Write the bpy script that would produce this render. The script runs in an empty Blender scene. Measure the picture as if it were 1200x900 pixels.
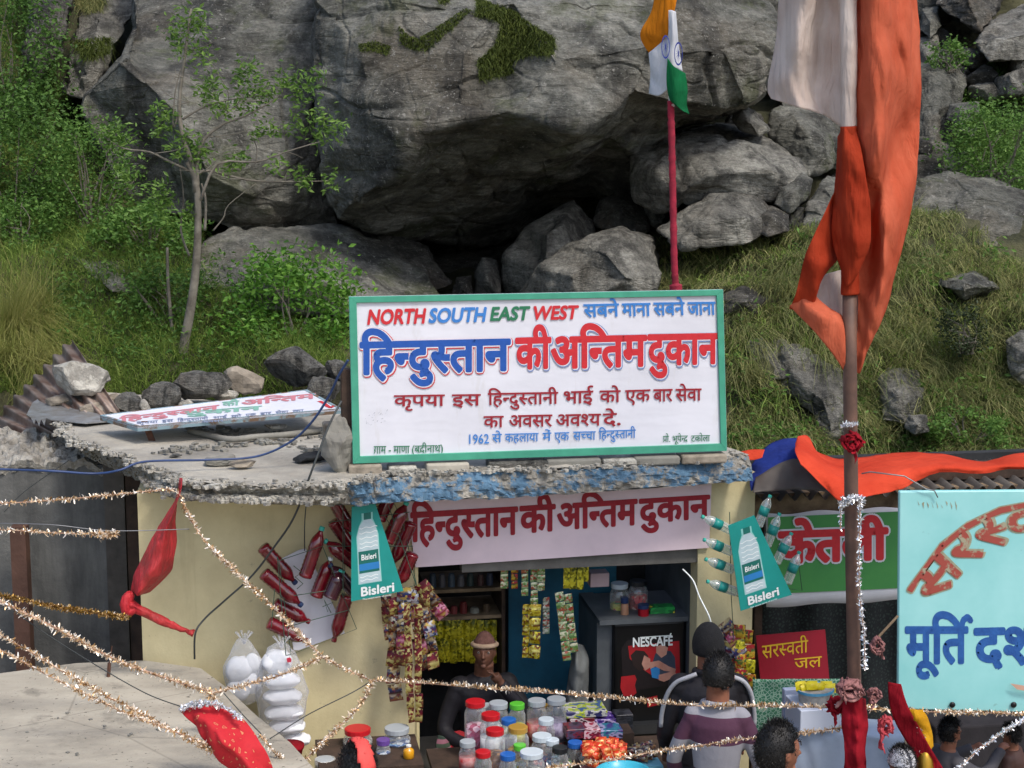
import bpy, bmesh, math, random
import numpy as np
from mathutils import Vector, Matrix, noise as mn
from mathutils.geometry import delaunay_2d_cdt
R = math.radians
random.seed(7); rng = np.random.default_rng(7)
scene = bpy.context.scene; C = scene.collection

# ---------------- camera, world, sun, exposure ----------------
FPX = 2000.0; PITCH = R(9.09); CAMZ = 4.8
cd = bpy.data.cameras.new('camera'); cd.lens = 36*FPX/1200; cd.sensor_width = 36; cd.clip_end = 500; cd.clip_start = .1
cam = bpy.data.objects.new('camera', cd); C.objects.link(cam)
cam.location = (0, 0, CAMZ); cam.rotation_euler = (R(90)-PITCH, 0, 0); scene.camera = cam
scene.view_settings.view_transform = 'Standard'; scene.view_settings.look = 'None'
scene.view_settings.exposure = 0.62; scene.view_settings.gamma = 1
SUN_EL, SUN_AZ = R(56), R(38)      # azimuth: to the right of straight behind the camera
sdir = Vector((math.sin(SUN_AZ)*math.cos(SUN_EL), -math.cos(SUN_AZ)*math.cos(SUN_EL), math.sin(SUN_EL)))
w = bpy.data.worlds.new('World'); scene.world = w; w.use_nodes = True
nt = w.node_tree; sk = nt.nodes.new('ShaderNodeTexSky'); sk.sky_type = 'NISHITA'; sk.sun_disc = False
sk.sun_elevation = SUN_EL; sk.sun_rotation = math.atan2(sdir.x, sdir.y); sk.air_density = 1; sk.dust_density = 3; sk.ozone_density = .6
nt.links.new(sk.outputs[0], nt.nodes['Background'].inputs[0]); nt.nodes['Background'].inputs[1].default_value = .15
sl = bpy.data.lights.new('sun', 'SUN'); sl.energy = 1.4; sl.angle = R(10); sl.color = (1, .95, .87)
so = bpy.data.objects.new('sun', sl); C.objects.link(so); so.rotation_euler = sdir.to_track_quat('Z', 'Y').to_euler()
try:
    scene.cycles.max_bounces = 8; scene.cycles.transparent_max_bounces = 16; scene.cycles.use_denoising = True
except Exception: pass

# ---------------- picture geometry ----------------
CP, SP = math.cos(PITCH), math.sin(PITCH); CAM = Vector((0, 0, CAMZ))
def ray(px, py):
    dx = (px-600)/FPX; dy = (450-py)/FPX
    return Vector((dx, CP+dy*SP, -SP+dy*CP))
def at(px, py, Y):
    d = ray(px, py); return CAM+d*(Y/d.y)
def atZ(px, py, Z):
    d = ray(px, py); return CAM+d*((Z-CAMZ)/d.z)
def plane_hit(p0, n):
    def h(px, py, off=0):
        d = ray(px, py); return CAM+d*(((p0+n*off-CAM).dot(n))/d.dot(n))
    return h
FA = R(9.3)
P0 = at(414, 700, 11.0); P0.z = 0
SM = Matrix.Translation(P0) @ Matrix.Rotation(FA, 4, 'Z'); SI = SM.inverted()
FN = (SM.to_3x3() @ Vector((0, -1, 0)))
def fac(px, py, y=0):            # world point on the shop-front plane, y metres behind it
    p = P0-FN*y; d = ray(px, py); return CAM+d*((p-CAM).dot(FN)/d.dot(FN))
def facl(px, py, y=0): return SI @ fac(px, py, y)
def S(x, y, z): return SM @ Vector((x, y, z))
UX = SM.to_3x3() @ Vector((1, 0, 0))

# ---------------- objects ----------------
WM = {}
def wm(o): return WM.get(o.name, Matrix.Identity(4)) if o else Matrix.Identity(4)
def props(o, label=None, cat=None, group=None, kind=None):
    if label: o['label'] = label
    if cat: o['category'] = cat
    if group: o['group'] = group
    if kind: o['kind'] = kind
    return o
def thing(name, label, cat, loc, rotz=FA, group=None):
    o = bpy.data.objects.new(name, None); o.empty_display_size = .1; C.objects.link(o)
    M = Matrix.Translation(Vector(loc)) @ Matrix.Rotation(rotz, 4, 'Z')
    o.matrix_world = M; o.location = loc; o.rotation_euler = (0, 0, rotz); WM[o.name] = M
    return props(o, label, cat, group)
def inst(me, name, parent, M):
    o = bpy.data.objects.new(name, me); C.objects.link(o); o.parent = parent
    o.matrix_local = wm(parent).inverted() @ M if parent else M
    WM[o.name] = M; return o
def arr_mesh(name, V, F, mat=None, smooth=False):
    V = np.asarray(V, np.float32); F = np.asarray(F, np.int32); k = F.shape[1]
    me = bpy.data.meshes.new(name); me.vertices.add(len(V)); me.vertices.foreach_set('co', V.ravel())
    me.loops.add(F.size); me.loops.foreach_set('vertex_index', F.ravel())
    me.polygons.add(len(F)); me.polygons.foreach_set('loop_start', np.arange(0, F.size, k, dtype=np.int32))
    me.polygons.foreach_set('use_smooth', np.full(len(F), smooth)); me.update(calc_edges=True)
    if mat: me.materials.append(mat)
    return me
def obj_arr(name, V, F, mat, parent=None, smooth=False):
    V = np.asarray(V, float)
    if parent:
        Mi = np.array(wm(parent).inverted()); V = V @ Mi[:3, :3].T+Mi[:3, 3]
    o = bpy.data.objects.new(name, arr_mesh(name, V, F, mat, smooth)); C.objects.link(o)
    if parent: o.parent = parent
    WM[o.name] = wm(parent); return o

class MB:
    def __init__(s): s.v = []; s.f = []
    def add(s, vs, fs):
        n = len(s.v); s.v += [Vector(v) for v in vs]; s.f += [tuple(i+n for i in f) for f in fs]; return s
    def hexa(s, a, b):      # two quads of points, matching order
        return s.add(list(a)+list(b), [(3, 2, 1, 0), (4, 5, 6, 7), (0, 1, 5, 4), (1, 2, 6, 5), (2, 3, 7, 6), (3, 0, 4, 7)])
    def box(s, x0, x1, y0, y1, z0, z1, M=SM):
        a = [M @ Vector(p) for p in ((x0, y0, z0), (x1, y0, z0), (x1, y1, z0), (x0, y1, z0))]
        b = [M @ Vector(p) for p in ((x0, y0, z1), (x1, y0, z1), (x1, y1, z1), (x0, y1, z1))]
        return s.hexa(a, b)
    def fbox(s, px0, py0, px1, py1, y, d):    # box by the pixels of its front face
        a = facl(px0, (py0+py1)/2, y); b = facl(px1, (py0+py1)/2, y); c = facl((px0+px1)/2, py0, y); e = facl((px0+px1)/2, py1, y)
        return s.box(a.x, b.x, y, y+d, e.z, c.z)
    def slab(s, pts, off):  # closed prism of a polygon pushed by a vector
        n = len(pts); off = Vector(off)
        return s.add(list(pts)+[Vector(p)+off for p in pts], [tuple(range(n)), tuple(range(2*n-1, n-1, -1))]+[(i, n+i, n+(i+1) % n, (i+1) % n) for i in range(n)])
    def tube(s, pts, r, n=6, cap=True):
        pts = [Vector(p) for p in pts]; m = len(pts)
        rs = r if isinstance(r, (list, tuple)) else [r]*m
        base = len(s.v); up = None
        for i, p in enumerate(pts):
            t = (pts[min(i+1, m-1)]-pts[max(i-1, 0)])
            t = t.normalized() if t.length > 1e-9 else Vector((0, 0, 1))
            if up is None: up = Vector((0, 0, 1)) if abs(t.z) < .9 else Vector((1, 0, 0))
            a = t.cross(up); a = a.normalized() if a.length > 1e-6 else t.orthogonal().normalized(); b = a.cross(t); up = b
            for k in range(n):
                q = 2*math.pi*k/n; s.v.append(p+(a*math.cos(q)+b*math.sin(q))*rs[i])
        for i in range(m-1):
            for k in range(n):
                k2 = (k+1) % n; s.f.append((base+i*n+k, base+i*n+k2, base+(i+1)*n+k2, base+(i+1)*n+k))
        if cap: s.f.append(tuple(base+k for k in range(n))[::-1]); s.f.append(tuple(base+(m-1)*n+k for k in range(n)))
        return s
    def lathe(s, p0, p1, prof, n=16):
        p0, p1 = Vector(p0), Vector(p1); ax = p1-p0; t = ax.normalized(); a = t.orthogonal().normalized(); b = t.cross(a); base = len(s.v)
        for (u, r) in prof:
            for k in range(n):
                q = 2*math.pi*k/n; s.v.append(p0+ax*u+(a*math.cos(q)+b*math.sin(q))*r)
        for i in range(len(prof)-1):
            for k in range(n):
                k2 = (k+1) % n; s.f.append((base+i*n+k, base+i*n+k2, base+(i+1)*n+k2, base+(i+1)*n+k))
        s.f.append(tuple(base+k for k in range(n))[::-1]); s.f.append(tuple(base+(len(prof)-1)*n+k for k in range(n)))
        return s
    def ell(s, c, r, M=None, nu=16, nv=10):
        c = Vector(c); base = len(s.v); M = M or Matrix.Identity(3)
        for j in range(1, nv):
            th = math.pi*j/nv
            for i in range(nu):
                ph = 2*math.pi*i/nu
                s.v.append(c+M @ Vector((r[0]*math.sin(th)*math.cos(ph), r[1]*math.sin(th)*math.sin(ph), r[2]*math.cos(th))))
        for j in range(nv-2):
            for i in range(nu):
                i2 = (i+1) % nu; s.f.append((base+j*nu+i, base+(j+1)*nu+i, base+(j+1)*nu+i2, base+j*nu+i2))
        t = len(s.v); s.v += [c+M @ Vector((0, 0, r[2])), c-M @ Vector((0, 0, r[2]))]
        for i in range(nu):
            i2 = (i+1) % nu; s.f.append((base+i, base+i2, t)); s.f.append((base+(nv-2)*nu+i2, base+(nv-2)*nu+i, t+1))
        return s
    def mesh(s, name, mat, inv=None, smooth=False):
        me = bpy.data.meshes.new(name); me.from_pydata([inv @ v if inv else v for v in s.v], [], s.f)
        if mat: me.materials.append(mat)
        if smooth: me.polygons.foreach_set('use_smooth', [True]*len(me.polygons))
        me.update(); return me
    def build(s, name, mat, parent=None, smooth=False, **kw):
        me = s.mesh(name, mat, wm(parent).inverted() if parent else None, smooth)
        o = bpy.data.objects.new(name, me); C.objects.link(o)
        if parent: o.parent = parent
        WM[o.name] = wm(parent)
        return props(o, **kw) if kw else o
def bevel(o, wd=.004, seg=1):
    m = o.modifiers.new('bevel', 'BEVEL'); m.width = wd; m.segments = seg; m.limit_method = 'ANGLE'; return o
def free(o, loc=None):           # give a one-mesh thing its origin at its base
    me = o.data; n = len(me.vertices); a = np.empty(n*3, np.float32); me.vertices.foreach_get('co', a); a = a.reshape(-1, 3)
    c = np.array(loc) if loc is not None else np.array([a[:, 0].mean(), a[:, 1].mean(), a[:, 2].min()])
    me.vertices.foreach_set('co', (a-c).astype(np.float32).ravel()); o.location = c; me.update(); WM[o.name] = Matrix.Translation(Vector(c)); return o

def crom(P, n):                  # smooth curve through points (Catmull-Rom)
    P = [Vector(p) for p in P]; out = []; m = len(P)
    if m == 2: return [P[0].lerp(P[1], i/n) for i in range(n+1)]
    for i in range(n+1):
        t = i/n*(m-1); k = min(int(t), m-2); u = t-k
        a, b, c, d = P[max(k-1, 0)], P[k], P[k+1], P[min(k+2, m-1)]
        out.append(.5*((2*b)+(c-a)*u+(2*a-5*b+4*c-d)*u*u+(3*b-a-3*c+d)*u*u*u))
    return out
def surf(rows, nu, nv, amp=0, sc=3, seed=0, fold=.75, edge=False):   # smooth sheet through rows of points
    R1 = [crom(r, nu) for r in rows]; cols = [crom([r[i] for r in R1], nv) for i in range(nu+1)]
    V = []; F = []
    for i in range(nu+1):
        for j in range(nv+1):
            p = cols[i][j]
            if amp:
                e_ = min(1, 4*i/nu, 4*(nu-i)/nu) if edge else 1
                p = p+Vector((0, 1, 0))*amp*mn.fractal(p*sc+Vector((seed, 0, 0)), 1, 2, 3)
                w2 = 1-abs(mn.noise(Vector((p.x*9+p.z*3, p.y*5, p.z*3.2+seed))))*2.4; p = p+Vector((.25, 1, .1))*amp*fold*w2
            V.append(p)
    for i in range(nu):
        for j in range(nv): a = i*(nv+1)+j; F.append((a, a+1, a+nv+2, a+nv+1))
    m = MB(); m.add(V, F); return m
def cloth(name, rows, nu, nv, mat, parent=None, amp=.01, sc=4, seed=0, th=.002, **kw):
    rows = [[(at(*p) if not isinstance(p, Vector) else p) for p in r] for r in rows]
    o = surf(rows, nu, nv, amp, sc, seed).build(name, mat, parent, True, **kw)
    m = o.modifiers.new('thickness', 'SOLIDIFY'); m.thickness = th; return o
def flat(name, pts, hit, off, mat, parent, **kw):
    m = MB(); m.add([hit(px, py, off) for px, py in pts], [tuple(range(len(pts)))]); return m.build(name, mat, parent, **kw)

# ---------------- materials ----------------
def lin(h):
    if isinstance(h, str):
        v = [int(h[i:i+2], 16)/255 for i in (0, 2, 4)]; return tuple(((c+.055)/1.055)**2.4 if c > .04 else c/12.92 for c in v)+(1,)
    return tuple(h)+(1,) if len(h) == 3 else h
class N:
    def __init__(s, name):
        s.m = bpy.data.materials.new(name); s.m.use_nodes = True; s.t = s.m.node_tree; s.b = s.t.nodes['Principled BSDF']; s.out = s.t.nodes['Material Output']; s.co = s.t.nodes.new('ShaderNodeTexCoord')
    def n(s, typ, **kw):
        o = s.t.nodes.new('ShaderNode'+typ)
        for k, v in kw.items(): setattr(o, k, v)
        return o
    def l(s, a, b): s.t.links.new(a, b)
    def vec(s, scale=(1, 1, 1), rot=(0, 0, 0), src='Object'):
        m = s.n('Mapping'); m.inputs['Scale'].default_value = scale; m.inputs['Rotation'].default_value = rot; s.l(s.co.outputs[src], m.inputs[0]); return m.outputs[0]
    def noise(s, sc, det=5, rough=.6, v=None, dist=0):
        o = s.n('TexNoise'); o.inputs['Scale'].default_value = sc; o.inputs['Detail'].default_value = det; o.inputs['Roughness'].default_value = rough; o.inputs['Distortion'].default_value = dist
        s.l(v or s.co.outputs['Object'], o.inputs['Vector']); return o.outputs['Fac']
    def ramp(s, fac, stops):
        o = s.n('ValToRGB'); e = o.color_ramp.elements
        while len(e) < len(stops): e.new(.5)
        for k, (p, c) in enumerate(stops): e[k].position = p; e[k].color = lin(c) if not isinstance(c, (int, float)) else (c, c, c, 1)
        s.l(fac, o.inputs[0]); return o.outputs[0]
    def mix(s, f, a, b, mode='MIX'):
        o = s.n('Mix', data_type='RGBA', blend_type=mode)
        for i, v in ((0, f), (6, a), (7, b)):
            if hasattr(v, 'links'): s.l(v, o.inputs[i])
            else: o.inputs[i].default_value = v if i == 0 else lin(v)
        return o.outputs[2]
    def math(s, op, a, b):
        o = s.n('Math', operation=op)
        for i, v in enumerate((a, b)):
            if hasattr(v, 'links'): s.l(v, o.inputs[i])
            else: o.inputs[i].default_value = v
        return o.outputs[0]
    def bump(s, h, st=.3, dist=.02):
        o = s.n('Bump'); o.inputs['Strength'].default_value = st; o.inputs['Distance'].default_value = dist; s.l(h, o.inputs['Height']); s.l(o.outputs[0], s.b.inputs['Normal'])
    def col(s, c):
        if hasattr(c, 'links'): s.l(c, s.b.inputs['Base Color'])
        else: s.b.inputs['Base Color'].default_value = lin(c)
    def set(s, **kw):
        for k, v in kw.items(): s.b.inputs[k].default_value = v
        return s
MC = {}
def pm(name, c1, c2=None, sc=8, rough=.6, metal=0, bump=.2, lo=.35, hi=.65, bd=.01, spec=.4, coat=0, det=5):
    if name in MC: return MC[name]
    n = N(name); n.set(Roughness=rough, Metallic=metal); n.b.inputs['Specular IOR Level'].default_value = spec; n.b.inputs['Coat Weight'].default_value = coat
    c2 = c2 or tuple(v*.82 for v in lin(c1)[:3])
    f = n.noise(sc, det); n.col(n.ramp(f, [(lo, c2), (hi, c1)]))
    if bump: n.bump(n.noise(sc*4, 4), bump, bd)
    MC[name] = n.m; return n.m
def fabric(name, c1, c2, tr=.3, crease=(7, 7, 1.1), rot=(0, .12, 0)):
    n = N(name); col = n.ramp(n.noise(2.5, 6, .6), [(.35, c2), (.65, c1)]); n.col(col); n.set(Roughness=.85); n.b.inputs['Specular IOR Level'].default_value = .15
    h = n.math('ADD', n.math('MULTIPLY', n.noise(1.6, 4, .55, n.vec(crease, rot), .5), 1), n.math('MULTIPLY', n.noise(16, 3, .6), .12)); n.bump(h, .75, .05)
    t = n.n('BsdfTranslucent'); n.l(col, t.inputs[0]); m = n.n('MixShader'); m.inputs[0].default_value = tr; n.l(n.b.outputs[0], m.inputs[1]); n.l(t.outputs[0], m.inputs[2]); n.l(m.outputs[0], n.out.inputs[0]); MC[name] = n.m; return n.m
def clear_plastic(name, tint=(1, 1, 1), a=.22, rough=.12, crinkle=0):
    n = N(name); t = n.n('BsdfTransparent'); t.inputs[0].default_value = lin(tint); g = n.n('BsdfGlossy'); g.inputs['Roughness'].default_value = rough
    if crinkle:
        bu = n.n('Bump'); bu.inputs['Strength'].default_value = crinkle; bu.inputs['Distance'].default_value = .03; n.l(n.noise(16, 6, .65, dist=1.5), bu.inputs['Height']); n.l(bu.outputs[0], g.inputs['Normal'])
    d = n.n('BsdfDiffuse'); d.inputs[0].default_value = lin(tint)
    fr = n.n('LayerWeight'); fr.inputs[0].default_value = .35
    m1 = n.n('MixShader'); m1.inputs[0].default_value = .5; n.l(g.outputs[0], m1.inputs[1]); n.l(d.outputs[0], m1.inputs[2])
    mx = n.math('ADD', n.math('MULTIPLY', fr.outputs['Facing'], .55), a)
    m2 = n.n('MixShader'); n.l(mx, m2.inputs[0]); n.l(t.outputs[0], m2.inputs[1]); n.l(m1.outputs[0], m2.inputs[2]); n.l(m2.outputs[0], n.out.inputs[0]); return n.m
def rock_mat(name, dark, mid, light, brown=.3, streak=(1, 1, 5), rot=(0, .5, .3), green=0, sc=1.0):
    n = N(name); v = n.vec(streak, rot)
    a = n.noise(.5*sc, 7, .62, dist=.4); b = n.noise(1.6*sc, 9, .72, v); c = n.noise(14*sc, 5, .7)
    fi = n.noise(34*sc, 6, .8); mi = n.noise(6*sc, 7, .75, n.vec((1, 1, 1.7), rot))
    s_ = n.math('ADD', n.math('ADD', n.math('MULTIPLY', a, .34), n.math('MULTIPLY', b, .26)), n.math('ADD', n.math('MULTIPLY', mi, .22), n.math('MULTIPLY', fi, .18)))
    col = n.ramp(s_, [(.40, dark), (.5, mid), (.585, light)])
    col = n.mix(n.math('MULTIPLY', n.ramp(n.noise(.8*sc, 4, .6, n.vec((1, 1, 1), (1, 0, 2))), [(.5, 0), (.66, 1)]), brown), col, '6f5a42')
    # vertical damp stains
    st = n.ramp(n.noise(2.2*sc, 5, .65, n.vec((1, 1, .16))), [(.47, 0), (.62, 1)]); col = n.mix(n.math('MULTIPLY', st, .72), col, '282827')
    # pale lichen specks
    sp = n.ramp(n.noise(20*sc, 5, .85), [(.575, 0), (.625, 1)]); sp2 = n.ramp(n.noise(1.3*sc, 3), [(.38, .25), (.6, 1)])
    col = n.mix(n.math('MULTIPLY', n.math('MULTIPLY', sp, sp2), .75), col, 'b4b2aa')
    col = n.mix(n.math('MULTIPLY', n.ramp(c, [(.3, 1), (.55, 0)]), .35), col, '262626')
    if green:
        g = n.ramp(n.noise(1.1*sc, 6, .7), [(.55, 0), (.62, 1)]); col = n.mix(n.math('MULTIPLY', g, green), col, '4a5226')
    n.col(col); n.set(Roughness=.85); n.b.inputs['Specular IOR Level'].default_value = .25
    vo = n.n('TexVoronoi', feature='DISTANCE_TO_EDGE'); vo.inputs['Scale'].default_value = 1.4*sc; n.l(n.vec((1, 1, 2.2), rot), vo.inputs['Vector'])
    crack = n.ramp(vo.outputs['Distance'], [(0, 0), (.035, 1)])
    h = n.math('ADD', n.math('MULTIPLY', b, 1.0), n.math('MULTIPLY', c, .35)); h = n.math('ADD', h, n.math('ADD', n.math('MULTIPLY', mi, .5), n.math('MULTIPLY', crack, .10))); n.bump(h, 1, .13); return n.m
def leaf_mat(name, c1, c2, tr=.3, rough=.5):
    n = N(name); g = n.n('NewGeometry'); col = n.ramp(g.outputs['Random Per Island'], [(0, c1), (1, c2)])
    big = n.noise(2.2, 3); col = n.mix(n.math('MULTIPLY', n.ramp(big, [(.4, 0), (.6, 1)]), .35), col, c1)
    n.col(col); n.set(Roughness=rough); n.b.inputs['Specular IOR Level'].default_value = .25
    t = n.n('BsdfTranslucent'); n.l(col, t.inputs[0]); m = n.n('MixShader'); m.inputs[0].default_value = tr
    n.l(n.b.outputs[0], m.inputs[1]); n.l(t.outputs[0], m.inputs[2]); n.l(m.outputs[0], n.out.inputs[0]); return n.m

# ---------------- lettering ----------------
GL = {}
def load_glyphs(chars):
    objs = {}
    def mk(t):
        c = bpy.data.curves.new('glyph', 'FONT'); c.body = t; c.size = 1; c.resolution_u = 3
        o = bpy.data.objects.new('glyph', c); C.objects.link(o); return o
    for ch in chars: objs[ch] = mk(ch); objs[ch, 'w'] = mk('न'+ch+'न')
    objs['ref'] = mk('नन'); bpy.context.view_layer.update(); dg = bpy.context.evaluated_depsgraph_get()
    def arr(o):
        me = o.evaluated_get(dg).to_mesh(); vs = [v.co.to_2d() for v in me.vertices]; fs = [tuple(p.vertices) for p in me.polygons]; return vs, fs
    ref = max(v.x for v in arr(objs['ref'])[0])
    for ch in chars:
        vs, fs = arr(objs[ch]); ws, _ = arr(objs[ch, 'w']); GL[ch] = (vs, fs, (max(v.x for v in ws) if ws else ref)-ref)
    for o in list(objs.values()):
        c = o.data; o.name = 'g'; bpy.data.objects.remove(o); bpy.data.curves.remove(c)
load_glyphs(sorted((set('हिन्दुस्तानकीअन्तिमदुकानसबनेमानाजानाकृपयाइसभाईकोएकबारसेवादेअवश्यकहलायामेंसच्चाग्राममाणाबद्रीनाथप्रोभूपेन्द्रटकोलाकेतलीसरस्वतीजलमूर्तिदर्शन')-{'्'})|set('ABCDEFGHIJLNORSTUWabcdefghijklmnoprstuvwyté1962().-É')))
HH = max(v.y for v in GL['न'][0])   # headline height
# layout marks: ^ half form of the letter before it; / a low slash (ra); ~ a raised hook (reph)
def glyph_shapes(text, bold, skew=0):
    tris = []; x = 0; prev = 0
    i = 0; jit = 0
    def put(poly, dx, z): tris.append(([(p[0]+dx+skew*p[1], p[1]) for p in poly], z))
    def ribbon(a, b, dx, w, z):
        a, b = Vector(a), Vector(b); d = b-a
        if d.length < 1e-6: return
        n = Vector((-d.y, d.x)).normalized()*w; put([a-n, b-n, b+n, a+n], dx, z)
        put([b+Vector((math.cos(q), math.sin(q)))*w for q in [k*math.pi/3 for k in range(6)]], dx, z+.1)
    while i < len(text):
        ch = text[i]; half = i+1 < len(text) and text[i+1] == '^'
        if ch == ' ': x += .28; i += 1; continue
        if ch == '/':
            ribbon((-.36, .22), (-.52, .02), x, .035+bold*.8, 1); i += 1; continue
        if ch == '~':
            pts = [(-.02, HH), (.02, HH+.14), (.12, HH+.2), (.2, HH+.14)]
            for k in range(3): ribbon(pts[k], pts[k+1], x-.1, .035+bold*.8, 1+k*.2)
            i += 1; continue
        vs, fs, adv = GL[ch]; vs = [Vector(v) for v in vs]; crop = None
        if half:
            low = [v.x for v in vs if v.y < .08]; crop = (max(low) if low else adv)-.098-bold*1.05
        polys = [([vs[k] for k in f], 0) for f in fs]; cnt = {}
        for f in fs:
            for k in range(len(f)):
                e = (min(f[k], f[(k+1) % len(f)]), max(f[k], f[(k+1) % len(f)])); cnt[e] = cnt.get(e, 0)+1
        if bold > 0:
            for e, c in cnt.items():
                if c == 1:
                    jit = (jit+1) % 7; a, b = vs[e[0]], vs[e[1]]; d = b-a
                    if d.length < 1e-6: continue
                    n = Vector((-d.y, d.x)).normalized()*bold; polys.append(([a-n, b-n, b+n, a+n], 1+jit*.12))
                    polys.append(([b+Vector((math.cos(q), math.sin(q)))*bold for q in [k*math.pi/3 for k in range(6)]], 2+jit*.12))
        for poly, z in polys:
            if crop is not None:
                out = []
                for k in range(len(poly)):
                    a, b = poly[k], poly[(k+1) % len(poly)]
                    if a.x <= crop: out.append(a)
                    if (a.x <= crop) != (b.x <= crop): out.append(a.lerp(b, (crop-a.x)/(b.x-a.x)))
                poly = out
                if len(poly) < 3: continue
            put(poly, x, z)
        x += crop if crop is not None else adv
        i += 2 if half else 1
    return tris
def letters(name, text, box, hit, off, mat, parent, bold=.015, lay=.00012, skew=0, warp=None, shift=(0, 0), cap=None):
    """box: x0, x1, headline y left, headline y right, baseline y left, baseline y right (picture px)"""
    T = glyph_shapes(text, bold, skew); xs = [p[0] for t, _ in T for p in t]; a, b = min(xs)+bold, max(xs)-bold; h = cap or HH
    x0, x1, hl, hr, bl, br = box; m = MB()
    for poly, z in T:
        P = []
        for (x, y) in poly:
            u = (x-a)/(b-a); v = y/h
            px = x0+u*(x1-x0); py = (bl+(br-bl)*u)*(1-v)+(hl+(hr-hl)*u)*v
            if warp: px, py = warp(u, v)
            P.append(hit(px+shift[0], py+shift[1], off+lay*z))
        m.add(P, [tuple(range(len(P)))])
    return m.build(name, mat, parent)
# ================= terrain =================
M_SOIL = pm('hillside_soil', '4c4b33', '2e301f', sc=2.2, rough=.95, bump=.8, bd=.06, lo=.4, hi=.6)
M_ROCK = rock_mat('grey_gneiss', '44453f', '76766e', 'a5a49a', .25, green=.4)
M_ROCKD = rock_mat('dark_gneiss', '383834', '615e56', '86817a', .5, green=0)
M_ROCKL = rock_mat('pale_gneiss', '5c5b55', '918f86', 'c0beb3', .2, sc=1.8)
M_STONE = rock_mat('roof_stone', '6c6a66', '9a9890', 'bfbbb2', .25, sc=7)
TX = [-900, -300, 0, 200, 400, 560, 740, 900, 1050, 1200, 1500, 2100]
TY = [1000, 600, 530, 450, 400, 350, 300, 270, 200, 100, 0, -150, -420]
TD = [
 [13.9]*12,
 [13.9]*12,
 [14, 14, 14, 14, 14, 14.2, 14.3, 14.3, 14.3, 14.4, 14.6, 15],
 [14.4, 14.2, 14.2, 14.2, 14.3, 15, 15, 14.8, 14.8, 14.8, 15, 15.5],
 [14.9, 14.8, 14.8, 14.8, 15.2, 16.5, 15.5, 15.1, 15.1, 15.1, 15.4, 16],
 [15.6, 15.5, 15.4, 15.5, 16.6, 19, 16, 15.6, 15.6, 15.6, 15.8, 16.5],
 [16.5, 16.2, 16.1, 16.4, 19, 21.5, 16.8, 16.3, 16.3, 16.3, 16.6, 17],
 [17, 16.7, 16.6, 17, 20, 22, 18.2, 17.3, 17.3, 17.3, 17.4, 18],
 [18, 17.8, 17.6, 18.8, 22, 22.5, 20.5, 19.6, 19.4, 19, 19, 20],
 [19.6, 19.4, 19.2, 22.5, 23, 23, 22.5, 22, 21.4, 20.6, 20.5, 21.5],
 [21.5, 21, 21, 24, 25, 25, 24.5, 24, 23.2, 22.4, 22.3, 23.5],
 [25, 24.5, 24.5, 27, 27, 27, 27, 26.5, 26, 25.5, 25.5, 27],
 [34, 34, 34, 35, 35, 35, 35, 34, 34, 34, 34, 36]]
gx = np.arange(-900, 2101, 12.); gy = np.arange(-420, 1001, 8.)
tyA = np.array(TY[::-1], float); tdA = np.array(TD[::-1], float)
# interpolate depth first down the columns then across
colD = np.stack([np.interp(gy, tyA, tdA[:, k]) for k in range(12)], 1)
def smooth(a, ax, n):
    for _ in range(n):
        p = np.concatenate([np.take(a, [0], ax), a, np.take(a, [-1], ax)], ax)
        s0 = [slice(None)]*2; s1 = list(s0); s2 = list(s0); s0[ax] = slice(0, -2); s1[ax] = slice(1, -1); s2[ax] = slice(2, None)
        a = .25*p[tuple(s0)]+.5*p[tuple(s1)]+.25*p[tuple(s2)]
    return a
DG = np.stack([np.interp(gx, TX, colD[j]) for j in range(len(gy))], 0); DG = smooth(smooth(DG, 0, 6), 1, 14)
TP = np.zeros((len(gy), len(gx), 3))
for j, py in enumerate(gy):
    for i, px in enumerate(gx):
        p = at(px, py, DG[j, i]); n_ = mn.fractal(p*.5, 1, 2.1, 5)*.35+mn.fractal(p*2.2, 1, 2, 4)*.10
        TP[j, i] = p+Vector((0, -.6, .8))*n_
ny, nx = TP.shape[:2]; idx = np.arange(ny*nx).reshape(ny, nx)
F = np.stack([idx[:-1, :-1], idx[1:, :-1], idx[1:, 1:], idx[:-1, 1:]], -1).reshape(-1, 4)
hs = obj_arr('hillside', TP.reshape(-1, 3), F, M_SOIL, smooth=True); props(hs, kind='structure')
def tsample(px, py):
    fx = np.clip((np.asarray(px)-gx[0])/12, 0, nx-1.001); fy = np.clip((np.asarray(py)-gy[0])/8, 0, ny-1.001)
    i = fx.astype(int); j = fy.astype(int); u = (fx-i)[:, None]; v = (fy-j)[:, None]
    return (TP[j, i]*(1-u)+TP[j, i+1]*u)*(1-v)+(TP[j+1, i]*(1-u)+TP[j+1, i+1]*u)*v
def tpt(px, py): return Vector(tsample([px], [py])[0])
g = MB(); g.add([(-60, -20, 0), (60, -20, 0), (60, 60, 0), (-60, 60, 0)], [(0, 1, 2, 3)])
props(g.build('ground', pm('trodden_earth', '8a8172', '6a6254', sc=1.5, rough=.95, bump=.5, bd=.03)), kind='structure')

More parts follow.
